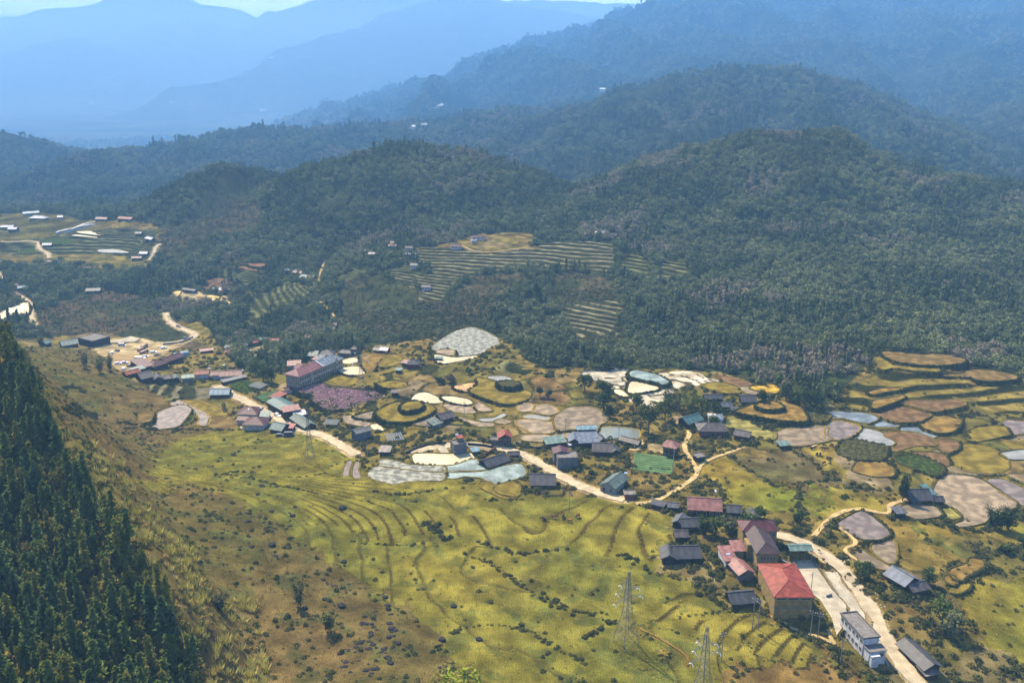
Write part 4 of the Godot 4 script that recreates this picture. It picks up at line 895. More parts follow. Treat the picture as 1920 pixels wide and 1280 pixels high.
func band(called: String, j0: int, j1: int, skip: int, leap: int, m: Material, base: PackedFloat32Array, use_bytes: PackedByteArray, levels: PackedFloat32Array) -> void:
	var cols := wide / skip
	var rows := (j1 - j0) / leap + 1
	var v := PackedVector3Array()
	var c := PackedColorArray()
	var ix := PackedInt32Array()
	v.resize(cols * rows)
	c.resize(cols * rows)
	var sines := PackedFloat32Array()
	var cosines := PackedFloat32Array()
	for i in cols:
		var a := -HALF + (i * skip / float(FINE) - 0.5) * step_a
		sines.append(sin(a))
		cosines.append(cos(a))
	for j in rows:
		var jj := mini(j0 + j * leap, tall - 1)
		var r := R_NEAR * exp((jj / float(FINE_R) - 0.5) * step_r)
		var near := skip == 1
		for i in cols:
			var x := r * sines[i]
			var z := -r * cosines[i]
			var k := j * cols + i
			var g := jj * wide + i * skip
			var h := base[g]
			var n1 := lump_noise.get_noise_2d(x, z)
			var n2 := fine_noise.get_noise_2d(x, z)
			var id := WILD
			var t := 0.0
			var ex := int((x - MAP_X) * 2.0)
			var ez := int((z - MAP_Z) * 2.0)
			var lev := NO_LEVEL
			if ex >= 0 and ez >= 0 and ex < MAP_W and ez < MAP_H:
				id = use_bytes[ez * MAP_W + ex]
				lev = levels[ez * MAP_W + ex]
				if lev < NO_LEVEL + 1.0 and id != DIRT and id != FIELD and id != CREAM_STEPS:   # uneven edges between wild uses
					var jx := clampi(ex + int(n2 * 14.0 + n1 * 22.0), 0, MAP_W - 1)
					var jz := clampi(ez + int(fine_noise.get_noise_2d(x + 500.0, z) * 14.0 + n1 * 18.0), 0, MAP_H - 1)
					var other := use_bytes[jz * MAP_W + jx]
					if other != DIRT and other != FIELD and other != CREAM_STEPS and other != WILD and id != WILD:
						id = other
			var riser := 0.0
			var plot := -9.0
			if lev > NO_LEVEL + 1.0:
				h = lev - 0.12
			elif steps.has(id):
				var s: float = steps[id][0]
				if id == CREAM_STEPS:
					h += 2.2 * lump_noise.get_noise_2d(x * 1.3, z * 1.3)
				var q := (h + n1 * s * 0.8) / s
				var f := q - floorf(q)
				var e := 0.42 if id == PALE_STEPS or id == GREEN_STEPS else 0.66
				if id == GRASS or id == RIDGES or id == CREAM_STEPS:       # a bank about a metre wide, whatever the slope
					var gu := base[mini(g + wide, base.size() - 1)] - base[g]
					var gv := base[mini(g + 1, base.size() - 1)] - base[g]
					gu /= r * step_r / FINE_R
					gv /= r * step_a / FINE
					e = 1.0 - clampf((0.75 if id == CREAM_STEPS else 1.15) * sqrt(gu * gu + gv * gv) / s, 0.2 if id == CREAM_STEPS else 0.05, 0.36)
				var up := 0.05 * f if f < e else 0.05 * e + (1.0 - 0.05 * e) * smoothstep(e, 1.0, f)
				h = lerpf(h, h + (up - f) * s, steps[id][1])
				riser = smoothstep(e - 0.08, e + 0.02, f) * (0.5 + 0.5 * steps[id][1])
			elif near and (id == GARDEN or id == PLOTS):
				var patch_ := plot_noise.get_noise_2d(x, z)
				h += patch_ * 0.5 + n1 * 0.5
				riser = smoothstep(0.10, 0.02, plot_edge.get_noise_2d(x, z) + 1.0) * (0.9 if id == PLOTS else 0.5)
				plot = patch_
			elif near:
				h += n2 * (0.5 if id != DIRT else 0.1) + n1 * 0.8
			else:
				var big := clampf((r - 1000.0) * 0.0006, 0.0, 1.0)
				h += n2 * 2.0 + spur_noise.get_noise_2d(x * 0.004, z * 0.004) * 14.0 * big * smoothstep(-30.0, 60.0, h)
				n1 = lump_noise.get_noise_2d(x * 0.25, z * 0.25)
			high[g] = h
			v[k] = Vector3(x, h, z)
			var p: Array = tone[id]
			var col: Color = (p[0] as Color).lerp(p[1], clampf(0.5 + n1 * 1.5, 0.0, 1.0))
			if plot > -5.0:
				var kind := absi(int((plot + 1.0) * 37.0)) % plots.size()
				col = col.lerp(plots[kind], 0.9 if id == PLOTS else 0.4)
			if id == BROWN or id == GRASS:
				col = col.lerp(Color(0.055, 0.072, 0.02), smoothstep(0.1, 0.35, n2 + 0.3 * n1) * 0.6)
			if not near and r > 1600.0:      # farmed floor and lower slopes of the far valley
				col = col.lerp(Color(0.20, 0.19, 0.10), smoothstep(90.0, -10.0, h) * smoothstep(1600.0, 2000.0, r) * (0.45 + 0.5 * clampf(n1 * 2.0 + n2, -0.8, 1.0)))
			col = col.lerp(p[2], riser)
			c[k] = col * (1.0 + 0.45 * n2)
	if skip > 1:
		for j in rows:      # keep the grid of heights whole between the rows and columns that are drawn
			var jj := mini(j0 + j * leap, tall - 1)
			for i in range(0, wide - skip, skip):
				for s in range(1, skip):
					high[jj * wide + i + s] = lerpf(high[jj * wide + i], high[jj * wide + i + skip], s / float(skip))
			if j > 0:
				for s in range(1, leap):
					var ja := jj - leap + s
					for i in wide:
						high[ja * wide + i] = lerpf(high[(jj - leap) * wide + i], high[jj * wide + i], s / float(leap))
	ix.resize((cols - 1) * (rows - 1) * 6)
	var w := 0
	for j in rows - 1:
		for i in cols - 1:
			var k := j * cols + i
			ix[w] = k; ix[w + 1] = k + cols; ix[w + 2] = k + 1
			ix[w + 3] = k + 1; ix[w + 4] = k + cols; ix[w + 5] = k + cols + 1
			w += 6
	var arr := []
	arr.resize(Mesh.ARRAY_MAX)
	arr[Mesh.ARRAY_VERTEX] = v
	arr[Mesh.ARRAY_COLOR] = c
	arr[Mesh.ARRAY_INDEX] = ix
	var am := ArrayMesh.new()
	am.add_surface_from_arrays(Mesh.PRIMITIVE_TRIANGLES, arr)
	var o := part(called, am, m, self)
	tag(o, "", "", "", "structure")


func apron() -> void:
	# the land beside and behind the viewer, outside the fine sector
	var st := begin()
	var rings := [0.0, 60.0, 110.0, 200.0, 400.0, 800.0, 1600.0, 3200.0, 6000.0]
	var n := 24
	var at := func(r: float, t: int) -> Vector3:
		var a := HALF - 0.02 + (TAU - 2.0 * HALF + 0.04) * t / n
		var h := 16.0 if r < 120.0 else lerpf(height(r * sin(HALF), -r * cos(HALF)), height(-r * sin(HALF), -r * cos(HALF)), t / float(n)) - 0.5
		return Vector3(r * sin(a), h, -r * cos(a))
	for k in rings.size() - 1:
		for t in n:
			quad(st, at.call(rings[k], t), at.call(rings[k + 1], t), at.call(rings[k + 1], t + 1), at.call(rings[k], t + 1))
	for t in 12:
		var a0 := -HALF + 2.0 * HALF * t / 12
		var a1 := -HALF + 2.0 * HALF * (t + 1) / 12
		tri(st, Vector3(0, 16, 0), Vector3(107 * sin(a0), 16, -107 * cos(a0)), Vector3(107 * sin(a1), 16, -107 * cos(a1)))
	var o := part("hillside", done(st), worn(stuff_of(0.08, 0.08, 0.03), M.bank.albedo_texture, 60.0), self)
	tag(o, "", "", "", "structure")


func finish_fields() -> void:
	for f in field_list:
		var st := begin()
		var p: PackedVector2Array = f.at
		var ix := Geometry2D.triangulate_polygon(p)
		for k in range(0, ix.size(), 3):
			var a := p[ix[k]]
			var b := p[ix[k + 1]]
			var c := p[ix[k + 2]]
			if (b - a).cross(c - a) < 0.0:
				var s := b
				b = c
				c = s
			tri(st, Vector3(a.x, f.y + 0.05, a.y), Vector3(b.x, f.y + 0.05, b.y), Vector3(c.x, f.y + 0.05, c.y))
		if ix.is_empty():
			continue
		var o := part(f.name, done(st), M[f.m], self)
		tag(o, "", "", "", "structure")
		if f.bank == 0:
			continue
		var bank := begin()
		var n := p.size()
		var outs := PackedVector2Array()
		for k in n:
			var d := (p[(k + 1) % n] - p[(k + n - 1) % n]).normalized()
			outs.append(Vector2(d.y, -d.x))       # outward for a ring that runs this way
		var dense := 0.0
		for k in n:
			var ring := []
			for e in [k, (k + 1) % n]:
				var q := p[e]
				var u := outs[e]
				var beyond := q + u * 2.0
				var drop: float = clampf(f.y - height(beyond.x, beyond.y), -0.4, 6.0)
				var w: float = 0.45 + maxf(drop, 0.0) * 0.35
				var crest := 0.28 + 0.12 * sin(q.x * 1.7 + q.y * 2.3)
				ring.append([Vector3(q.x - u.x * 0.35, f.y + 0.03, q.y - u.y * 0.35), Vector3(q.x, f.y + crest, q.y), Vector3(q.x + u.x * 0.4, f.y + crest - 0.06, q.y + u.y * 0.4), Vector3(q.x + u.x * (0.4 + w), f.y - maxf(drop, 0.0) - 0.4, q.y + u.y * (0.4 + w))])
			for i in 3:
				quad(bank, ring[0][i], ring[0][i + 1], ring[1][i + 1], ring[1][i])
			var a := p[k]
			var b := p[(k + 1) % n]
			dense += a.distance_to(b)
			while dense > 0.75:
				dense -= 0.75
				var t := rng.randf()
				var q := a.lerp(b, t)
				var u := outs[k]
				var beyond := q + u * 2.2
				var drop: float = f.y - height(beyond.x, beyond.y)
				var thick: float = 1.0 if f.bank == 2 else 0.25
				if drop > (0.35 if f.bank == 2 else 0.6) and rng.randf() < thick:
					var layers := clampi(int(drop / 0.7), 1, 5)
					for l in layers:
						var g: float = 0.5 + 0.4 * drop * (l + rng.randf()) / layers
						var y: float = f.y + 0.1 - drop * (l + 0.4 * rng.randf()) / layers
						bushes.append([Vector3(q.x + u.x * g, y - 0.2, q.y + u.y * g), rng.randf_range(0.55, 1.0), Color(0.030, 0.040, 0.014).lerp(Color(0.055, 0.058, 0.022), rng.randf())])
		part("bank", done(bank), M[["bank", "bank", "hedge_bank", "yellow_bank"][f.bank]], o)
	for r in road_list:
		var st := begin()
		var n: int = r.line.size()
		var left := []
		var right := []
		for k in n:
			var d: Vector2 = (r.line[mini(k + 1, n - 1)] - r.line[maxi(k - 1, 0)]).normalized()
			var s: Vector2 = Vector2(d.y, -d.x) * r.w * (0.5 + 0.06 * sin(k * 0.9) + 0.04 * sin(k * 2.3))
			left.append(Vector3(r.line[k].x + s.x, r.y[k] + 0.04, r.line[k].y + s.y))
			right.append(Vector3(r.line[k].x - s.x, r.y[k] + 0.04, r.line[k].y - s.y))
		for k in n - 1:
			quad(st, left[k], right[k], right[k + 1], left[k + 1])
		var o := part(r.name, done(st), M[r.m], self)
		tag(o, "", "", "", "structure")
	# mown stripes of the big pitch and the low edging of the yards
	var pitch: Dictionary = field_list.filter(func(f): return f.name == "turf_pitch")[0]
	var c: PackedVector2Array = pitch.at
	var far_l := c[0]
	for q in c:
		if q.y < far_l.y - 4.0 or (absf(q.y - far_l.y) <= 4.0 and q.x < far_l.x):
			far_l = q
	var order := Array(c)
	order.sort_custom(func(a, b): return a.y < b.y)
	var back := [order[0], order[1]]
	var front := [order[2], order[3]]
	back.sort_custom(func(a, b): return a.x < b.x)
	front.sort_custom(func(a, b): return a.x < b.x)
	var turf: Node = get_node("turf_pitch")
	for k in 8:
		var st := begin()
		var t0 := (k + 0.12) / 8.0
		var t1 := (k + 0.58) / 8.0
		var q := [back[0].lerp(front[0], t0), back[1].lerp(front[1], t0), back[1].lerp(front[1], t1), back[0].lerp(front[0], t1)]
		var e := []
		for v: Vector2 in q:
			e.append(Vector3(v.x, pitch.y + 0.1, v.y))
		quad(st, e[0], e[1], e[2], e[3])
		part("mown_stripe", done(st), M.pale_turf, turf)


func valley_haze() -> void:
	# thicker air over the hills and over the far valley
	for b in [[Vector3(-400, 180, -2020), Vector3(6000, 760, 1950), 0.00033, Color(0.36, 0.67, 1.0), 0.0], [Vector3(-2411, 190, -5222), Vector3(16000, 600, 7500), 0.00011, Color(0.86, 0.95, 1.0), 40.0]]:
		var f := FogVolume.new()
		f.name = numbered("haze")
		f.shape = RenderingServer.FOG_VOLUME_SHAPE_BOX
		f.size = b[1]
		f.position = b[0]
		f.rotation_degrees.y = b[4]
		var m := FogMaterial.new()
		m.density = b[2]
		m.albedo = b[3]
		f.material = m
		add_child(f)
		tag(f, "", "", "", "stuff")

# ---------------------------------------------------------------- plants

func leafy(st: SurfaceTool, at: Vector3, out: Vector3, size: float, shade: float, r: RandomNumberGenerator) -> void:
	# a leaf spray: two small faces bent along the middle
	var n := (out + Vector3(r.randf_range(-1, 1), r.randf_range(-0.4, 1.0), r.randf_range(-1, 1)) * 0.8).normalized()
	var u := n.cross(Vector3(r.randf_range(-1, 1), r.randf_range(-1, 1), r.randf_range(-1, 1))).normalized()
	var w := n.cross(u)
	var s := size * r.randf_range(0.6, 1.25)
	var g := shade * r.randf_range(0.72, 1.3)
	st.set_color(Color(g, g * r.randf_range(0.94, 1.08), g * r.randf_range(0.8, 1.1)))
	quad(st, at - u * s, at - w * s * 0.55 + n * s * 0.2, at + u * s, at + w * s * 0.55 + n * s * 0.2)


func crown_mesh(seed_: int, wide_: float, tall_: float, lobes: int, leaves: int, size: float) -> ArrayMesh:
	# a crown from y = 0 up to TALL_, of several uneven clumps
	var r := RandomNumberGenerator.new()
	r.seed = seed_
	var st := begin()
	for l in lobes:
		var a := TAU * l / lobes + r.randf_range(-0.5, 0.5)
		var lift := r.randf_range(0.28, 0.78)
		var reach := wide_ * 0.5 * r.randf_range(0.25, 0.62) * (1.15 - 0.7 * absf(lift - 0.4))
		var c := Vector3(cos(a) * reach, tall_ * lift, sin(a) * reach)
		if l == 0:
			c = Vector3(0, tall_ * 0.68, 0)
		var rx := wide_ * r.randf_range(0.2, 0.32)
		var ry := tall_ * r.randf_range(0.18, 0.28)
		var tone_ := r.randf_range(0.75, 1.2)
		for k in leaves / lobes:
			var d := Vector3(r.randfn(), r.randfn(), r.randfn()).normalized()
			var p := c + Vector3(d.x * rx, d.y * ry, d.z * rx) * r.randf_range(0.6, 1.05)
			leafy(st, p, d, size, tone_, r)
	return done(st)


func conifer_crown(seed_: int, tall_: float, wide_: float, fine: bool) -> ArrayMesh:
	# drooping sprays in uneven whorls, thinner towards the foot
	var r := RandomNumberGenerator.new()
	r.seed = seed_
	var st := begin()
	var y := tall_ * r.randf_range(0.22, 0.34)
	while y < tall_ * 0.97:
		var t := (y / tall_ - 0.2) / 0.8
		var reach := wide_ * 0.5 * (1.0 - t * 0.8) * r.randf_range(0.55, 1.25)
		var n := r.randi_range(5, 7) if fine else 4
		for k in n:
			var a := TAU * k / n + r.randf_range(-0.5, 0.5)
			var len_ := reach * r.randf_range(0.6, 1.2)
			var bits := 4 if fine else 2
			for b in bits:
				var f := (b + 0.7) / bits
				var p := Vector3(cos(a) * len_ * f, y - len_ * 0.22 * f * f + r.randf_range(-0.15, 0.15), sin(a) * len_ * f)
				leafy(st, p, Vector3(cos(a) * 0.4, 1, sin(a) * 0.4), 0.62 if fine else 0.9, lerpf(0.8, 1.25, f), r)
		y += tall_ * r.randf_range(0.05, 0.075)
	for k in 5:
		leafy(st, Vector3(0, tall_ * (0.95 + 0.012 * k), 0), Vector3.UP, 0.35, 1.1, r)
	return done(st)


func bamboo_mesh(seed_: int, tall_: float, wide_: float, stems: int) -> ArrayMesh:
	var r := RandomNumberGenerator.new()
	r.seed = seed_
	var st := begin()
	for s in stems:
		var a := r.randf() * TAU
		var foot := Vector3(cos(a), 0, sin(a)) * wide_ * 0.18 * sqrt(r.randf())
		var lean := Vector3(cos(a), 0, sin(a)) * wide_ * r.randf_range(0.1, 0.5)
		var h := tall_ * r.randf_range(0.65, 1.0)
		st.set_color(Color(1.3, 1.2, 0.8))
		var prev := foot
		for k in 4:
			var t := (k + 1) / 4.0
			var p := foot + lean * t * t + Vector3.UP * h * (t - 0.12 * t * t * t)
			beam(st, prev, p, 0.06, 0.045, 3)
			prev = p
		for k in 34:
			var t := r.randf_range(0.2, 1.0)
			var p := foot + lean * t * t + Vector3.UP * h * (t - 0.12 * t * t * t) + Vector3(r.randfn(), r.randfn(), r.randfn()) * (0.35 + 0.25 * t)
			leafy(st, p, Vector3(lean.x, 1.0, lean.z).normalized(), 0.42, lerpf(0.75, 1.15, t), r)
	return done(st)


func tuft_mesh(seed_: int, blades: int, tall_: float, spread: float) -> ArrayMesh:
	var r := RandomNumberGenerator.new()
	r.seed = seed_
	var st := begin()
	for k in blades:
		var a := r.randf() * TAU
		var d := Vector3(cos(a), 0, sin(a))
		var side := Vector3(-d.z, 0, d.x) * r.randf_range(0.05, 0.09)
		var foot := d * spread * r.randf() * 0.5
		var h := tall_ * r.randf_range(0.5, 1.0)
		var top := foot + d * spread * r.randf_range(0.2, 0.7) + Vector3.UP * h
		var g := r.randf_range(0.75, 1.25)
		st.set_color(Color(g, g, g * 0.9))
		tri(st, foot - side, top, foot + side)
	return done(st)


func bush_mesh(seed_: int, leaves: int, size: float) -> ArrayMesh:
	var r := RandomNumberGenerator.new()
	r.seed = seed_
	var st := begin()
	for k in leaves:
		var d := Vector3(r.randfn(), absf(r.randfn()) * 0.9, r.randfn()).normalized()
		leafy(st, d * Vector3(0.85, 0.95, 0.85) * r.randf_range(0.55, 1.05) + Vector3.UP * 0.1, d, size, 1.0, r)
	return done(st)


func trunk_mesh(tall_: float, foot: float, limbs: int, seed_: int) -> ArrayMesh:
	var r := RandomNumberGenerator.new()
	r.seed = seed_
	var st := begin()
	var bend := Vector3(r.randf_range(-0.2, 0.2), tall_ * 0.55, r.randf_range(-0.2, 0.2))
	beam(st, Vector3(0, -0.6, 0), bend, foot, foot * 0.7, 6)
	beam(st, bend, Vector3(bend.x * 0.5, tall_, bend.z), foot * 0.7, foot * 0.25, 5)
	for k in limbs:
		var a := TAU * k / limbs + r.randf()
		beam(st, bend * r.randf_range(0.7, 1.0), bend + Vector3(cos(a) * tall_ * 0.3, tall_ * r.randf_range(0.2, 0.4), sin(a) * tall_ * 0.3), foot * 0.4, foot * 0.15, 4)
	return done(st)


func tinted(c: Color) -> StandardMaterial3D:
	var key := "leaf" + c.to_html()
	if not M.has(key):
		var m: StandardMaterial3D = M.leaf.duplicate()
		m.albedo_color = c.linear_to_srgb()
		M[key] = m
	return M[key]


func single_trees() -> void:
	# trees that stand by themselves: kind, height, width, leaf colour, where, label
	var deep := Color(0.034, 0.052, 0.018)
	var mid := Color(0.060, 0.082, 0.022)
	var light := Color(0.12, 0.145, 0.03)
	var grey := Color(0.10, 0.11, 0.055)
	var n := 0
	for t in [
		["round", 10.6, 9.1, deep, "35.4,-405.0", "broad dark tree at the left foot of the cream terraces"],
		["round", 8.1, 6.5, mid, "42.5,-401.7", "smaller tree just right of the broad dark tree below the cream terraces"],
		["round", 8.8, 7.2, deep, "45.8,-398.1", "dark tree on the bank above the broken grey paddy"],
		["round", 10.0, 8.5, deep, "42.4,-384.4", "bushy tree at the upper right edge of the mown brown field"],
		["round", 7.5, 4.5, deep, "44.2,-375.8", "narrow tree at the right corner of the mown brown field"],
		["round", 10.0, 7.8, mid, "57.3,-379.5", "leafy tree at the lower edge of the cream terraces"],
		["round", 16.2, 10.4, deep, "59.0,-354.4", "tallest dark tree, beside the right end of the fish pond"],
		["round", 11.9, 7.8, mid, "68.4,-368.8", "forked tree between the fish pond and the dirt yard"],
		["bamboo", 11.2, 9.1, deep, "72.5,-384.5", "dark bamboo clump at the right corner of the cream terraces"],
		["bamboo", 12.5, 10.4, grey, "77.3,-378.2", "tall grey-green bamboo clump behind the dirt yard"],
		["bamboo", 11.9, 9.1, light, "81.1,-377.9", "pale green bamboo clump behind the teal roof"],
		["round", 10.0, 9.1, mid, "85.9,-373.6", "round tree behind the teal roof"],
		["round", 10.0, 9.8, deep, "91.3,-370.8", "wide tree above the white arched shed"],
		["round", 5.5, 5.0, mid, "88.9,-362.6", "low tree in front of the white arched shed"],
		["round", 6.0, 3.6, deep, "13.4,-400.7", "left tree of the pair on the olive paddy's right bank"],
		["round", 5.2, 3.6, grey, "17.7,-399.7", "right, greyer tree of the pair on the olive paddy's right bank"],
		["round", 7.5, 6.0, deep, "115.1,-382.0", "dark round tree beside the slate roofs above the mounded field"],
		["round", 10.0, 7.0, deep, "128.0,-388.2", "leftmost tree of the row right of the mustard field"],
		["round", 9.5, 6.5, mid, "131.6,-384.1", "second tree of the row right of the mustard field"],
		["round", 10.0, 6.5, deep, "134.8,-379.8", "third tree of the row right of the mustard field"],
		["round", 11.0, 7.0, deep, "139.0,-378.0", "last and tallest tree of the row right of the mustard field"],
		["column", 12.0, 4.6, deep, "141.8,-290.9", "tall dark columnar tree beside the slate roofed farmhouse"],
		["bamboo", 9.0, 5.0, deep, "166.3,-274.5", "left plume of the dark bamboo trio on the pale field's bank"],
		["bamboo", 10.0, 5.0, deep, "168.3,-273.6", "middle plume of the dark bamboo trio on the pale field's bank"],
		["bamboo", 9.0, 4.6, deep, "171.1,-274.1", "right plume of the dark bamboo trio on the pale field's bank"],
		["round", 10.0, 8.0, mid, "123.9,-220.3", "big feathery tree on the slope below the blue-grey farmhouse"],
		["round", 8.5, 7.0, grey, "124.1,-215.5", "lower companion of the big feathery tree below the farmhouse"],
		["round", 6.0, 5.0, mid, "127.7,-238.5", "small tree at the right gable of the blue-grey farmhouse"],
		["bamboo", 7.5, 4.5, deep, "63.7,-262.7", "narrow bamboo clump right of the two-roofed grey house"],
		["round", 7.5, 6.0, mid, "67.5,-262.1", "leafy tree between the grey house and the maroon school wing"],
		["bamboo", 7.5, 6.0, grey, "72.3,-263.6", "grey-green bamboo clump behind the maroon school wing"],
		["bamboo", 7.5, 5.0, mid, "79.7,-266.7", "bamboo clump touching the back of the school wing"],
		["round", 5.0, 4.0, mid, "85.2,-273.3", "small tree right of the long red shed"],
		["round", 4.5, 4.0, deep, "97.3,-270.2", "dark bush-like tree at the foot of the meadow hedge"],
		["bamboo", 12.0, 6.0, grey, "-229.1,-451.0", "grey bamboo clump on the slope left of the car park"],
		["bamboo", 11.0, 5.0, grey, "-218.6,-445.1", "left grey bamboo clump in front of the car park"],
		["bamboo", 11.5, 5.0, grey, "-218.2,-455.6", "right grey bamboo clump in front of the car park"],
		["bamboo", 8.0, 4.0, grey, "-306.8,-551.0", "sparse bamboo clump at the far left end of the slope"],
		["round", 11.0, 8.0, mid, "-135.3,-454.5", "wide tree left of the long school"],
		["round", 10.0, 7.5, mid, "-142.8,-466.7", "tree behind the vegetable garden with the smoke"],
		["round", 11.0, 6.5, deep, "-128.9,-448.5", "dark tree nearest the long school's left end"],
		["round", 8.0, 6.0, mid, "-155.9,-480.9", "tree above the peach roofed shops"],
		["round", 7.5, 6.0, deep, "-115.8,-473.7", "dark tree behind the pink flat roof"],
		["round", 10.0, 8.0, deep, "-127.5,-499.7", "tree behind the pale green roof"],
		["round", 10.0, 8.0, mid, "-134.3,-498.1", "tree at the edge of the wood above the pink flat roof"],
		["bamboo", 9.0, 7.0, deep, "-87.9,-487.0", "dark tree at the right end of the grey ruin"],
		["column", 15.0, 6.0, deep, "17.2,-601.4", "tall dark column of trees on the ridge below the terraces"],
		["column", 9.0, 8.0, deep, "89.5,-697.7", "left of two square dark trees on the upper terraces"],
		["column", 9.5, 4.5, deep, "101.4,-696.6", "right of two square dark trees on the upper terraces"],
		["stems", 10.0, 3.6, Color(0.06, 0.06, 0.028), "-59.7,-216.1", "bare tall bamboo clump among the dark stones"],
		["stems", 7.0, 3.2, Color(0.045, 0.055, 0.022), "-49.5,-206.3", "shorter bamboo clump downhill of the bare tall one"],
		["stems", 6.0, 2.5, Color(0.05, 0.05, 0.03), "-76.7,-202.8", "thin dark bamboo at the foot of the pine slope"],
		["round", 10.5, 15.0, Color(0.16, 0.19, 0.02), "-14.1,-178.7", "bright green spreading tree crown at the bottom edge"],
		["round", 8.0, 12.0, deep, "16.7,-178.4", "dark green tree crown beside the bright one at the bottom edge"],
		["round", 3.4, 2.6, deep, "30.6,-311.9", "small pointed tree on the grass above the grey-green gabled house"],
		["round", 4.0, 3.4, mid, "-22.6,-435.4", "dark tree beside the brown scrub above the orange paddy"],
		["round", 4.0, 5.0, deep, "-36.7,-424.5", "dark tree left of the brown scrub above the orange paddy"],
		["round", 5.0, 6.0, Color(0.13, 0.095, 0.05), "-31.2,-424.7", "rust brown leafless tree above the orange paddy"],
		["round", 3.5, 3.0, mid, "-30.4,-348.0", "leaning tree beside the grey concrete house"],
		["round", 6.0, 6.0, mid, "107.9,-239.9", "dark bush tree on the bank right of the road bend"],
		["round", 3.5, 3.5, mid, "162.6,-259.7", "small dark tree on the right-hand meadow"],
		["round", 4.0, 3.5, deep, "170.8,-263.4", "dark tree at the right edge of the meadow"]]:
		n += 1
		var p := spot(pts(t[4])[0])
		var o := thing("bamboo_clump" if t[0] in ["bamboo", "stems"] else "tree", t[5], "bamboo" if t[0] in ["bamboo", "stems"] else "tree", "", p, n * 1.7)
		match t[0]:
			"round":
				part("trunk", trunk_mesh(t[1] * 0.6, t[1] * 0.022 + 0.05, 4, n), M.bark, o)
				var c := part("crown", crown_mesh(100 + n, t[2], t[1] * 0.9, 8, 560, 0.34 + t[2] * 0.02), tinted(t[3]), o)
				c.position.y = t[1] * 0.06
			"column":
				part("trunk", trunk_mesh(t[1] * 0.7, t[1] * 0.02 + 0.05, 3, n), M.bark, o)
				part("crown", crown_mesh(100 + n, t[2], t[1], 12, 700, 0.5), tinted(t[3]), o)
			"bamboo":
				part("crown", bamboo_mesh(100 + n, t[1], t[2], 16), tinted(t[3]), o)
			"stems":
				part("crown", bamboo_mesh(100 + n, t[1], t[2], 8), tinted(t[3]), o)


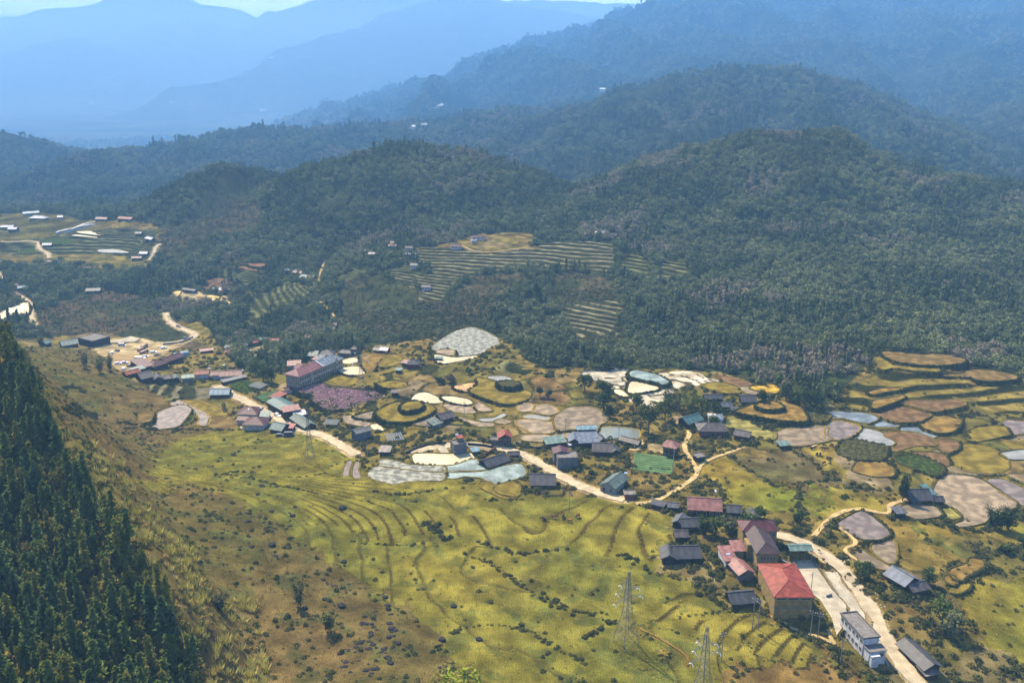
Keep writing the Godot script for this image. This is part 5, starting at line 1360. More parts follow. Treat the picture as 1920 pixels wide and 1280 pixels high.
func hillside_trees() -> void:
	# the conifers of the steep shaded slope on the left, each one a tree
	var crowns := []
	var trunks := []
	for k in 5:
		crowns.append(conifer_crown(40 + k, 9.0 + k * 0.9, 4.0 + 0.5 * (k % 3), true))
		trunks.append(trunk_mesh(8.6 + k * 0.9, 0.17, 0, 60 + k))
	var slope := rounded(pts("-190.5,-306.7 -330.7,-554.8 -168.7,-287.0 -153.5,-268.8 -140.2,-251.4 -127.4,-235.6 -115.9,-222.0 -106.3,-211.8 -96.2,-201.0 -89.3,-193.5 -83.4,-186.3 -77.8,-179.1 -73.2,-173.9 -70.0,-169.1 -72.0,-140.3 -108.6,-131.3 -163.4,-228.8"), 1)
	var first := []
	for k in 5:
		first.append(null)
	var made := 0
	var tints := [Color(0.055, 0.082, 0.020), Color(0.075, 0.095, 0.020), Color(0.042, 0.066, 0.024), Color(0.115, 0.112, 0.022), Color(0.062, 0.086, 0.026)]
	var lo := Vector2(1e9, 1e9)
	var hi := -lo
	for q in slope:
		lo = lo.min(q)
		hi = hi.max(q)
	var low := []
	var tint := []
	var grid := {}
	var broad := []
	var broad_tint := []
	var more := [[], [], [], [], []]
	var more_tint := [[], [], [], [], []]
	var tries := 0
	while tries < 30000:
		tries += 1
		var q := Vector2(rng.randf_range(lo.x, hi.x), rng.randf_range(lo.y, hi.y))
		if not Geometry2D.is_point_in_polygon(q, slope):
			continue
		var key := Vector2i(q / 2.9)
		var y := height(q.x, q.y)
		if tries % 3 == 0:
			low.append(stand(Vector3(q.x, y - 0.3, q.y), rng.randf() * TAU, rng.randf_range(0.9, 2.2), rng.randf_range(0.8, 1.3)))
			tint.append(Color(0.045, 0.060, 0.016).lerp(Color(0.150, 0.125, 0.022), pow(rng.randf(), 2.0)))
		if grid.has(key):
			continue
		grid[key] = true
		var k := rng.randi() % 5
		var s := rng.randf_range(0.42, 1.2)
		if rng.randf() < 0.22:
			broad.append(stand(Vector3(q.x, y - 0.4, q.y), rng.randf() * TAU, rng.randf_range(0.5, 1.0), rng.randf_range(0.8, 1.4)))
			broad_tint.append(Color(0.06, 0.078, 0.02).lerp(Color(0.17, 0.14, 0.03), pow(rng.randf(), 1.6)))
			continue
		if made < 300 or first[k] == null:
			made += 1
			var o: Node3D
			if first[k] == null:
				o = thing("pine_tree", "dark conifer with a straight trunk on the steep shaded slope", "tree", "conifers on the steep shaded slope")
				part("trunk", trunks[k], M.bark, o)
				part("crown", crowns[k], tinted(tints[k]), o)
				first[k] = o
			else:
				o = first[k].duplicate()
				o.name = numbered("pine_tree")
				add_child(o)
			o.position = Vector3(q.x, y - 0.2, q.y)
			o.rotation = Vector3(rng.randf_range(-0.05, 0.05), rng.randf() * TAU, rng.randf_range(-0.05, 0.05))
			o.scale = Vector3(s, s * rng.randf_range(0.85, 1.15), s)
		else:
			more[k].append(stand(Vector3(q.x, y - 0.2, q.y), rng.randf() * TAU, s, rng.randf_range(0.85, 1.15)))
			more_tint[k].append(tints[k] * rng.randf_range(0.85, 1.2))
	for k in 5:
		scatter("pine_wood", "the rest of the conifers massed on the shaded slope", crowns[k], M.leaf, more[k], more_tint[k])
	scatter("broadleaf_wood", "olive broadleaved trees among the conifers of the shaded slope", crown_mesh(55, 5.0, 5.5, 7, 260, 0.42), M.leaf, broad, broad_tint)
	scatter("brushwood", "dark undergrowth between the conifers of the shaded slope", bush_mesh(5, 70, 0.30), M.leaf, low, tint)
	# sunlit grass and scrub along the outer flank of that slope
	var flank := pts("-155.0,-272.0 -145.1,-262.0 -137.0,-256.8 -136.6,-267.3 -131.8,-274.8 -118.7,-252.1 -107.3,-241.8 -99.4,-246.4 -85.2,-211.9 -81.2,-216.6 -71.2,-213.8 -56.4,-175.0 -71.1,-168.8 -77.8,-179.1 -86.9,-190.6 -96.2,-201.0 -115.9,-222.0 -138.4,-249.2")
	var reeds := []
	var reed_tint := []
	var scrub := []
	var scrub_tint := []
	for q in flank:
		lo = lo.min(q)
		hi = hi.max(q)
	for t in 26000:
		var q := Vector2(rng.randf_range(lo.x, hi.x), rng.randf_range(lo.y, hi.y))
		if not Geometry2D.is_point_in_polygon(q, flank):
			continue
		var y := height(q.x, q.y)
		var n := fine_noise.get_noise_2d(q.x * 0.7, q.y * 0.7)
		if n > -0.05:
			reeds.append(stand(Vector3(q.x, y - 0.1, q.y), rng.randf() * TAU, rng.randf_range(0.9, 1.9), rng.randf_range(0.9, 1.4)))
			reed_tint.append(Color(0.36, 0.32, 0.06).lerp(Color(0.58, 0.50, 0.16), rng.randf()))
		if n < 0.12 and t % 3 == 0:
			scrub.append(stand(Vector3(q.x, y - 0.2, q.y), rng.randf() * TAU, rng.randf_range(0.6, 1.7), rng.randf_range(0.8, 1.3)))
			scrub_tint.append(Color(0.08, 0.085, 0.02).lerp(Color(0.20, 0.145, 0.04), rng.randf()))
	scatter("tall_grass", "sunlit straw-coloured tall grass beside the pine slope", tuft_mesh(9, 26, 1.3, 1.1), M.blade, reeds, reed_tint)
	scatter("scrub", "mixed brown and green scrub beside the pine slope", bush_mesh(6, 60, 0.28), M.leaf, scrub, scrub_tint)


func woods() -> void:
	# the forest that covers the hills beyond the village
	var kinds := [crown_mesh(1, 6.4, 6.2, 6, 150, 0.62), crown_mesh(2, 5.2, 7.4, 6, 150, 0.6), crown_mesh(3, 7.4, 5.6, 7, 170, 0.66), bamboo_mesh(4, 8.0, 6.0, 5), conifer_crown(5, 9.0, 3.6, false)]
	var far_kinds := [crown_mesh(11, 9.0, 8.0, 5, 70, 1.15), crown_mesh(12, 7.0, 9.5, 4, 60, 1.1)]
	var list := [[], [], [], [], []]
	var tint := [[], [], [], [], []]
	var far_list := [[], []]
	var far_tint := [[], []]
	var hill := 0.0
	for band_ in [[330.0, 760.0, 3.7], [760.0, 1150.0, 4.6], [1150.0, 1750.0, 6.6], [1750.0, 3000.0, 11.0]]:
		var area: float = HALF * 0.86 * (band_[1] * band_[1] - band_[0] * band_[0])
		var count := int(area / (band_[2] * band_[2]))
		for t in count:
			var r := sqrt(rng.randf_range(band_[0] * band_[0], band_[1] * band_[1]))
			var a := rng.randf_range(-HALF * 0.86, HALF * 0.86)
			var x := r * sin(a)
			var z := -r * cos(a)
			var id := used(x, z)
			var n1 := lump_noise.get_noise_2d(x * 0.8, z * 0.8)
			var n2 := fine_noise.get_noise_2d(x * 0.35, z * 0.35)
			if id == SCRUB:
				if n2 < -0.15 and rng.randf() < 0.7:
					continue
			elif id != WILD and id != FOREST:
				continue
			elif r > 1150.0 and lump_noise.get_noise_2d(x * 0.35 + 90.0, z * 0.35) > 0.30 and rng.randf() < 0.8:
				continue
			elif n2 > 0.36 and rng.randf() < 0.7:
				continue
			var y := height(x, z)
			if r > 1700.0 and y < 60.0 and x < 500.0 and rng.randf() < 0.75:
				continue
			var c := Color(0.052, 0.070, 0.030).lerp(Color(0.180, 0.190, 0.085), clampf(0.42 + n1 * 0.9 + rng.randf_range(-0.35, 0.35), 0.0, 1.0))
			if lump_noise.get_noise_2d(x * 0.6 + 300.0, z * 0.6 - 70.0) > 0.33 and rng.randf() < 0.75:
				c = c.lerp(Color(0.23, 0.185, 0.145), 0.7)       # leafless patches
			elif rng.randf() < 0.05:
				c = Color(0.10, 0.125, 0.036)
			if r < 1750.0:
				var k := rng.randi() % 3
				if n2 > 0.1 and rng.randf() < 0.5:
					k = 3
				elif n1 < -0.15 and rng.randf() < 0.4:
					k = 4
				var s := rng.randf_range(0.55, 1.2) * (1.0 if id != SCRUB else 0.38) * (0.9 if r < 760.0 else 1.1 if r < 1150.0 else 1.35)
				list[k].append(stand(Vector3(x, y - 0.6, z), rng.randf() * TAU, s, rng.randf_range(0.8, 1.25)))
				tint[k].append(c)
			else:
				var k := rng.randi() % 2
				far_list[k].append(stand(Vector3(x, y - 1.0, z), rng.randf() * TAU, rng.randf_range(0.9, 1.6), rng.randf_range(0.7, 1.1)))
				far_tint[k].append(c)
	var labels := ["broadleaved forest covering the hills beyond the village", "taller forest trees scattered through the hills", "spreading forest trees of the hills", "feathery bamboo within the forested hills", "dark pointed conifers within the forested hills"]
	for k in 5:
		scatter("forest", labels[k], kinds[k], M.leaf, list[k], tint[k])
	for k in 2:
		scatter("far_forest", ["forest on the high mountain behind the hills", "taller forest on the high mountain behind the hills"][k], far_kinds[k], M.leaf, far_list[k], far_tint[k])


func undergrowth() -> void:
	# bushes on the banks, tufts of grass and scrub of the open slopes and gardens
	var list := []
	var tint := []
	for b in bushes:
		list.append(stand(b[0], rng.randf() * TAU, b[1], rng.randf_range(0.8, 1.3)))
		tint.append(b[2])
	for h in [
		["101.7,-373.6 103.7,-368.7 107.4,-365.1 110.1,-358.2 113.9,-355.3", 1.5], ["88.0,-335.0 94.2,-339.3 101.0,-343.6 106.5,-348.0", 1.3], ["87.6,-330.5 90.0,-320.7 92.7,-312.3 97.5,-299.5", 0.9], ["97.5,-299.5 106.5,-302.2 117.7,-305.3", 0.9],
		["107.8,-302.7 104.3,-290.7 99.9,-278.1", 1.0], ["77.4,-299.7 76.1,-290.5 75.2,-280.3", 0.9], ["72.7,-308.7 75.4,-302.7 77.3,-299.2", 0.9], ["115.7,-334.8 118.9,-328.5 120.7,-321.3 120.3,-309.3", 0.9], ["49.5,-313.3 54.2,-312.5 59.4,-309.5 67.8,-308.0", 1.0],
		["-177.1,-373.5 -172.6,-383.7 -167.5,-380.9 -157.5,-386.8 -147.4,-386.7 -136.1,-384.7 -125.4,-384.4", 1.1], ["-182.6,-380.4 -175.4,-384.4 -170.4,-386.3", 1.4], ["-217.1,-402.9 -215.4,-410.3 -208.3,-407.8", 1.6], ["-148.9,-275.3 -155.7,-296.9 -193.8,-383.0", 1.4], ["-116.5,-337.0 -116.6,-344.7 -115.6,-355.1", 0.7],
		["-110.9,-306.3 -107.8,-313.3 -98.4,-311.1", 0.9], ["-83.5,-307.9 -77.8,-311.2 -72.4,-314.1", 0.7], ["-109.8,-308.8 -94.9,-301.9 -82.2,-296.2 -72.3,-293.0", 0.8], ["-50.6,-296.4 -43.6,-292.6 -35.8,-293.7 -29.0,-298.0", 0.9], ["-54.4,-255.8 -46.8,-255.3 -35.8,-255.6 -27.3,-257.7", 0.7],
		["-29.9,-272.3 -25.7,-266.3 -21.1,-260.6", 1.2], ["-29.1,-271.7 -25.0,-265.1 -21.0,-260.6", 1.2], ["-11.5,-258.9 -4.5,-256.9 -0.4,-253.6 4.2,-252.6 9.5,-254.3 14.1,-254.8", 1.0], ["-15.8,-251.7 -8.3,-248.8 -3.1,-241.5 4.5,-232.5 11.6,-223.1 19.6,-219.6 26.7,-218.8", 0.9], ["1.2,-214.0 8.0,-207.4 12.6,-202.7 19.8,-196.8", 1.0],
		["18.2,-207.7 23.4,-211.1 29.5,-216.2", 1.1], ["32.2,-250.8 37.3,-250.5 42.4,-242.0", 1.2], ["-9.5,-290.9 -3.7,-289.7 4.1,-291.5", 0.9], ["8.7,-229.7 12.7,-225.0 16.2,-222.3", 0.9], ["-17.0,-208.9 -12.7,-212.2 -7.3,-214.1 0.2,-212.7", 0.8],
		["47.7,-218.4 55.7,-220.1 61.4,-221.4", 0.7], ["40.2,-213.8 46.8,-211.1 51.5,-208.5", 0.7], ["63.7,-211.9 65.3,-207.9 64.6,-202.0 67.3,-200.9 71.9,-200.6 73.9,-198.9", 0.7], ["45.7,-239.9 50.6,-237.3", 1.1], ["54.6,-230.8 59.1,-227.7 61.3,-224.7 64.3,-221.9", 1.3], ["54.9,-237.3 60.2,-234.8 64.4,-239.0", 1.2],
		["78.7,-215.0 82.2,-211.9 87.4,-207.2", 1.4], ["86.8,-259.7 90.9,-257.9 94.3,-255.3", 0.9], ["86.0,-253.2 86.0,-244.6 88.0,-239.8 89.1,-230.7 89.8,-222.8", 0.8], ["98.5,-255.5 99.2,-246.9 99.9,-237.5", 0.7],
		["109.2,-271.0 117.8,-280.6 123.9,-281.2", 0.9], ["138.5,-275.3 145.5,-274.1 160.5,-279.7", 1.2], ["111.5,-267.9 114.2,-262.8 115.5,-259.0 113.5,-255.0 109.2,-253.7", 1.0], ["133.7,-243.1 137.6,-249.3 146.4,-252.1 145.3,-247.6 137.6,-245.9", 0.8], ["139.9,-242.9 146.6,-246.0 150.9,-249.1", 0.8], ["105.5,-240.5 110.0,-236.1 110.3,-231.5 116.3,-229.0 121.9,-225.8", 1.4], ["115.2,-221.6 121.4,-218.0 125.0,-211.5", 1.1],
		["106.2,-232.6 104.0,-236.3 108.3,-242.4", 1.0], ["178.0,-285.8 181.5,-282.5", 1.6], ["150.0,-273.7 157.6,-273.7 163.8,-272.2", 1.0], ["87.7,-203.9 89.5,-198.8 92.9,-197.3 100.1,-198.7", 1.0], ["117.4,-208.2 116.4,-202.9 118.2,-197.3", 1.2],
		["203.3,-373.0 211.1,-378.0 218.3,-375.3 216.4,-367.5", 1.5], ["194.1,-360.0 198.4,-363.7 197.8,-358.0 194.3,-350.9", 1.2], ["154.9,-339.0 153.6,-331.0 150.4,-318.6", 1.1], ["131.9,-364.0 145.8,-374.6 155.0,-359.7", 0.5], ["36.4,-394.1 40.1,-391.9 48.0,-384.6", 0.9], ["48.3,-402.6 51.1,-398.2 55.0,-390.9", 0.9], ["75.9,-396.5 80.1,-407.1 84.7,-410.1", 0.8],
		["55.8,-346.7 60.3,-351.0 64.1,-352.6", 1.1], ["45.2,-335.3 46.5,-328.9 46.6,-319.2", 1.2], ["71.9,-351.9 69.5,-344.6 66.8,-331.9", 1.1], ["48.6,-320.0 52.1,-318.7 61.6,-317.4", 0.8], ["-104.3,-422.9 -97.2,-410.2 -93.5,-405.6", 1.0], ["-85.9,-381.8 -78.2,-376.2 -71.1,-372.6", 1.1], ["-58.6,-353.3 -52.2,-346.9 -45.5,-351.6", 1.0], ["-108.8,-411.4 -101.5,-404.0 -95.0,-393.3", 1.1],
		["-26.1,-377.6 -22.0,-373.6 -17.9,-368.9", 1.2], ["46.0,-331.6 45.5,-318.2 47.1,-313.8", 1.0], ["5.2,-302.9 3.0,-297.8 5.1,-295.4", 1.0], ["-58.8,-320.3 -60.5,-326.5 -57.8,-328.4", 1.1], ["-17.2,-329.7 -14.5,-331.6 -12.4,-328.8", 0.8]]:
		var p := rounded(pts(h[0]), 2, false)
		for k in p.size() - 1:
			for i in maxi(1, int(p[k].distance_to(p[k + 1]) / 0.55)):
				var q: Vector2 = p[k].lerp(p[k + 1], rng.randf()) + Vector2(rng.randfn(), rng.randfn()) * h[1] * 0.55
				if rng.randf() < 0.2:
					continue
				list.append(stand(Vector3(q.x, height(q.x, q.y) - 0.25, q.y), rng.randf() * TAU, h[1] * rng.randf_range(0.5, 1.15), rng.randf_range(0.7, 1.2)))
				tint.append(Color(0.036, 0.044, 0.015).lerp(Color(0.075, 0.07, 0.024), pow(rng.randf(), 1.5)))
	scatter("hedge", "dark bushes and hedges along the field banks", bush_mesh(7, 80, 0.26), M.leaf, list, tint)
	var grass := []
	var grass_tint := []
	var low := []
	var low_tint := []
	for t in 210000:
		var r := sqrt(rng.randf_range(165.0 * 165.0, 620.0 * 620.0))
		if r > 430.0 and t % 3:
			continue
		var a := rng.randf_range(-HALF * 0.83, HALF * 0.83)
		var x := r * sin(a)
		var z := -r * cos(a)
		var id := used(x, z)
		if id == FIELD or id == DIRT or id == WILD or id == FOREST or id == CREAM_STEPS:
			continue
		var n1 := lump_noise.get_noise_2d(x, z)
		var n2 := fine_noise.get_noise_2d(x, z)
		var y := height(x, z)
		var p: Array = tone[id]
		var c: Color = (p[0] as Color).lerp(p[1], rng.randf())
		var wooded: float = {GARDEN: 0.13, PLOTS: 0.012, SCRUB: 0.55, BROWN: 0.06, GRASS: 0.009, RIDGES: 0.004, HEDGE_STEPS: 0.03, PLOUGH: 0.02}.get(id, 0.02)
		if n2 > 0.12 and rng.randf() < wooded * 4.0 or rng.randf() < wooded * 0.5:
			low.append(stand(Vector3(x, y - 0.2, z), rng.randf() * TAU, rng.randf_range(0.35, 1.2) * (1.5 if id == SCRUB or id == GARDEN else 0.9), rng.randf_range(0.6, 1.2)))
			low_tint.append(Color(0.034, 0.046, 0.015).lerp(Color(0.095, 0.085, 0.03), pow(rng.randf(), 1.3)))
		elif t % (9 if id == PLOTS else 2) == 0 or id == BROWN:
			grass.append(stand(Vector3(x, y - 0.05, z), rng.randf() * TAU, rng.randf_range(0.4, 1.0), rng.randf_range(0.5, 1.0)))
			grass_tint.append(c * rng.randf_range(0.75, 1.1))
	scatter("grass", "dry tufted grass of the open slopes", tuft_mesh(3, 14, 0.55, 0.9), M.blade, grass, grass_tint)
	scatter("low_bushes", "low bushes dotted over slopes and gardens", bush_mesh(8, 60, 0.28), M.leaf, low, low_tint)
	# pink blossom over the flower field, stalks and cabbages of the gardens
	var bloom := []
	var bloom_tint := []
	for f in field_list:
		if f.name != "flower_field" and not (f.name == "vegetable_field"):
			continue
		var flower: bool = f.name == "flower_field"
		var p: PackedVector2Array = f.at
		var lo := p[0]
		var hi := p[0]
		for q in p:
			lo = lo.min(q)
			hi = hi.max(q)
		for t in int((hi.x - lo.x) * (hi.y - lo.y) * (3.0 if flower else 1.1)):
			var q := Vector2(rng.randf_range(lo.x, hi.x), rng.randf_range(lo.y, hi.y))
			if not Geometry2D.is_point_in_polygon(q, p):
				continue
			bloom.append(stand(Vector3(q.x, f.y, q.y), rng.randf() * TAU, rng.randf_range(0.25, 0.5) * (1.0 if flower else 0.8)))
			var g := Color(0.042, 0.060, 0.020).lerp(Color(0.09, 0.09, 0.035), rng.randf())
			bloom_tint.append((Color(0.34, 0.21, 0.24).lerp(Color(0.24, 0.13, 0.15), rng.randf()) if fine_noise.get_noise_2d(q.x, q.y) > -0.22 else g) if flower else g)
	scatter("flowers", "pink flowers and crops standing in the fields", bush_mesh(12, 26, 0.36), M.blade, bloom, bloom_tint)

# ---------------------------------------------------------------- buildings

func walls(st: SurfaceTool, w: float, d: float, h: float, rise: float, along_x: bool) -> void:
	# a closed body with gables: along x the ridge runs left to right
	box(st, Vector3(-w / 2, -2.5, -d / 2), Vector3(w / 2, h, d / 2))
	if rise <= 0.0:
		return
	if along_x:
		for s in [-1.0, 1.0]:
			var x: float = s * (w / 2 - 0.15)
			for o in [0.15, -0.15]:
				tri(st, Vector3(x + o * s, h, -d / 2), Vector3(x + o * s, h, d / 2), Vector3(x + o * s, h + rise, 0))
	else:
		for s in [-1.0, 1.0]:
			var z: float = s * (d / 2 - 0.15)
			for o in [0.15, -0.15]:
				tri(st, Vector3(-w / 2, h, z + o * s), Vector3(w / 2, h, z + o * s), Vector3(0, h + rise, z + o * s))


func roof_on(o: Node, kind: String, w: float, d: float, h: float, rise: float, m: Material, over := 0.5) -> void:
	var st := begin()
	var ridge := begin()
	var t := 0.14
	var x := w / 2 + over
	var z := d / 2 + over
	var cap := false
	match kind:
		"gable":
			var e := h - rise * over / (d / 2) + 0.03
			slab(st, Vector3(-x, h + rise, 0), Vector3(x, h + rise, 0), Vector3(x, e, z), Vector3(-x, e, z), t)
			slab(st, Vector3(x, h + rise, 0), Vector3(-x, h + rise, 0), Vector3(-x, e, -z), Vector3(x, e, -z), t)
			box(ridge, Vector3(-x - 0.05, h + rise + 0.05, -0.22), Vector3(x + 0.05, h + rise + t + 0.1, 0.22))
			cap = true
		"gable_z":
			var e := h - rise * over / (w / 2) + 0.03
			slab(st, Vector3(0, h + rise, -z), Vector3(0, h + rise, z), Vector3(-x, e, z), Vector3(-x, e, -z), t)
			slab(st, Vector3(0, h + rise, z), Vector3(0, h + rise, -z), Vector3(x, e, -z), Vector3(x, e, z), t)
			box(ridge, Vector3(-0.22, h + rise + 0.05, -z - 0.05), Vector3(0.22, h + rise + t + 0.1, z + 0.05))
			cap = true
		"hip":
			var k := minf(w / 2 - 0.3, d / 2)
			var e := h + 0.02
			slab(st, Vector3(-w / 2 + k, h + rise, 0), Vector3(w / 2 - k, h + rise, 0), Vector3(x, e, z), Vector3(-x, e, z), t)
			slab(st, Vector3(w / 2 - k, h + rise, 0), Vector3(-w / 2 + k, h + rise, 0), Vector3(-x, e, -z), Vector3(x, e, -z), t)
			slab(st, Vector3(w / 2 - k, h + rise, 0), Vector3(x, e, -z), Vector3(x, e, -z), Vector3(x, e, z), t)
			slab(st, Vector3(-w / 2 + k, h + rise, 0), Vector3(-x, e, z), Vector3(-x, e, z), Vector3(-x, e, -z), t)
			for c in [[-1, -1], [-1, 1], [1, -1], [1, 1]]:
				beam(ridge, Vector3(c[0] * (w / 2 - k), h + rise + t, 0), Vector3(c[0] * x, e + t, c[1] * z), 0.13, 0.13, 5)
			beam(ridge, Vector3(-w / 2 + k, h + rise + t, 0), Vector3(w / 2 - k, h + rise + t, 0), 0.15, 0.15, 5)
			cap = true
		"hip_z":
			var k := minf(d / 2 - 0.3, w / 2)
			var e := h + 0.02
			slab(st, Vector3(0, h + rise, -d / 2 + k), Vector3(0, h + rise, d / 2 - k), Vector3(-x, e, z), Vector3(-x, e, -z), t)
			slab(st, Vector3(0, h + rise, d / 2 - k), Vector3(0, h + rise, -d / 2 + k), Vector3(x, e, -z), Vector3(x, e, z), t)
			slab(st, Vector3(0, h + rise, d / 2 - k), Vector3(x, e, z), Vector3(x, e, z), Vector3(-x, e, z), t)
			slab(st, Vector3(0, h + rise, -d / 2 + k), Vector3(-x, e, -z), Vector3(-x, e, -z), Vector3(x, e, -z), t)
			for c in [[-1, -1], [-1, 1], [1, -1], [1, 1]]:
				beam(ridge, Vector3(0, h + rise + t, c[1] * (d / 2 - k)), Vector3(c[0] * x, e + t, c[1] * z), 0.13, 0.13, 5)
			beam(ridge, Vector3(0, h + rise + t, -d / 2 + k), Vector3(0, h + rise + t, d / 2 - k), 0.15, 0.15, 5)
			cap = true
		"shed":
			slab(st, Vector3(-x, h + rise, -z), Vector3(x, h + rise, -z), Vector3(x, h, z), Vector3(-x, h, z), t)
		"flat":
			box(st, Vector3(-x, h - 0.02, -z), Vector3(x, h + 0.16, z))
			for s in [-1.0, 1.0]:
				box(ridge, Vector3(-x, h + 0.16, s * (z - 0.1) - 0.1), Vector3(x, h + 0.5, s * (z - 0.1) + 0.1))
				box(ridge, Vector3(s * (x - 0.1) - 0.1, h + 0.16, -z + 0.2), Vector3(s * (x - 0.1) + 0.1, h + 0.5, z - 0.2))
		"arch":
			var last := Vector3(0, h, z)
			for k in 8:
				var a := PI * (k + 1) / 8
				var next := Vector3(0, h + sin(a) * rise, cos(a) * z)
				slab(st, Vector3(-x, next.y, next.z), Vector3(x, next.y, next.z), Vector3(x, last.y, last.z), Vector3(-x, last.y, last.z), 0.08)
				last = next
	part("roof", done(st), m, o)
	if cap:
		part("ridge_cap", done(ridge), m, o.get_node("roof"))
	elif kind == "flat":
		part("parapet", done(ridge), m, o.get_node("roof"))


func opening(o: Node, at: Vector3, turn: float, w: float, h: float, called := "window") -> void:
	var key := "%s%.2f,%.2f" % [called, w, h]
	if not M.has(key):
		var f := begin()
		for s in [-1.0, 1.0]:
			box(f, Vector3(s * w / 2 - 0.06, -h / 2, -0.05), Vector3(s * w / 2 + 0.06, h / 2, 0.08))
			box(f, Vector3(-w / 2 + 0.06, s * h / 2 - 0.06, -0.05), Vector3(w / 2 - 0.06, s * h / 2 + 0.06, 0.077))
		if called == "window":
			box(f, Vector3(-0.03, -h / 2 + 0.06, -0.05), Vector3(0.03, h / 2 - 0.06, 0.06))
		var g := begin()
		box(g, Vector3(-w / 2 + 0.06, -h / 2 + 0.06, -0.04), Vector3(w / 2 - 0.06, h / 2 - 0.06, 0.03))
		M[key] = [done(f), done(g)]
	var p := part(called, M[key][0], M.frame, o)
	p.position = at
	p.rotation.y = turn
	part("pane" if called == "window" else "leaf", M[key][1], M.pane if called == "window" else M.wood, p)


func base_of(where: String, deep: float) -> Dictionary:
	var p := pts(where)
	var a := p[0]
	var b := p[1]
	var dir := (b - a).normalized()
	var away := Vector2(dir.y, -dir.x)
	if away.dot((a + b) * 0.5) < 0.0:
		away = -away
		dir = -dir
	var mid := (a + b) * 0.5 + away * deep * 0.5
	var y := 0.0
	for q in [a, b, a + away * deep, b + away * deep]:
		y += height(q.x, q.y) * 0.25
	return {"at": Vector3(mid.x, y, mid.y), "turn": atan2(-dir.y, dir.x), "w": a.distance_to(b)}


func house(called: String, where: String, deep: float, tall: float, roof: String, roof_m: String, wall_m: String, label: String, category := "house", look := {}) -> Node3D:
	var s := base_of(where, deep)
	var w: float = s.w
	var o := thing(called, label, category, look.get("group", ""), s.at, s.turn)
	var span: float = w if roof.ends_with("_z") else deep
	var rise: float = look.get("rise", {"gable": 0.27, "gable_z": 0.27, "hip": 0.3, "hip_z": 0.3, "shed": 0.18, "flat": 0.0, "arch": 0.42}[roof] * span)
	var st := begin()
	walls(st, w, deep, tall, rise if roof.begins_with("gable") else 0.0, roof == "gable")
	if roof == "shed":
		for x in [-w / 2, w / 2]:
			tri(st, Vector3(x, tall, -deep / 2), Vector3(x, tall, deep / 2), Vector3(x, tall + rise * 0.95, -deep / 2))
		quad(st, Vector3(-w / 2, tall, -deep / 2), Vector3(w / 2, tall, -deep / 2), Vector3(w / 2, tall + rise * 0.95, -deep / 2), Vector3(-w / 2, tall + rise * 0.95, -deep / 2))
	part("wall", done(st), M[wall_m], o)
	roof_on(o, roof, w, deep, tall, rise, M[roof_m], look.get("over", 0.5))
	if look.has("win"):
		var rows: int = look.win[0]
		var cols: int = look.win[1]
		for r in rows:
			for c in cols:
				var x := -w / 2 + w * (c + 0.5) / cols
				if r == 0 and look.get("door", -1) == c:
					opening(o, Vector3(x, 1.05, deep / 2 + 0.02), 0, 1.1, 2.1, "door")
				else:
					opening(o, Vector3(x, tall * (r + 0.55) / rows, deep / 2 + 0.02), 0, minf(1.2, w / cols * 0.55), minf(1.3, tall / rows * 0.45))
	if look.has("side"):
		for r in look.side[0]:
			for c in look.side[1]:
				opening(o, Vector3(-w / 2 - 0.02, tall * (r + 0.55) / look.side[0], -deep / 2 + deep * (c + 0.5) / look.side[1]), -PI / 2, 0.9, minf(1.2, tall / look.side[0] * 0.42))
	return o


func canopy(called: String, where: String, deep: float, tall: float, roof: String, roof_m: String, label: String, category: String) -> Node3D:
	var s := base_of(where, deep)
	var o := thing(called, label, category, "", s.at, s.turn)
	roof_on(o, roof, s.w, deep, tall, deep * 0.16, M[roof_m], 0.2)
	var st := begin()
	beam(st, Vector3(0, -1.5, 0), Vector3(0, tall, 0), 0.09, 0.09, 6)
	var leg := done(st)
	for x in [-0.48, -0.16, 0.16, 0.48]:
		for z in [-0.46, 0.46]:
			part("post", leg, M.steel, o).position = Vector3(x * s.w, 0, z * deep)
	var back := begin()
	box(back, Vector3(-s.w / 2, -1, -deep / 2 - 0.1), Vector3(s.w / 2, tall * 0.95, -deep / 2))
	part("back_wall", done(back), M.grey_wall, o)
	return o


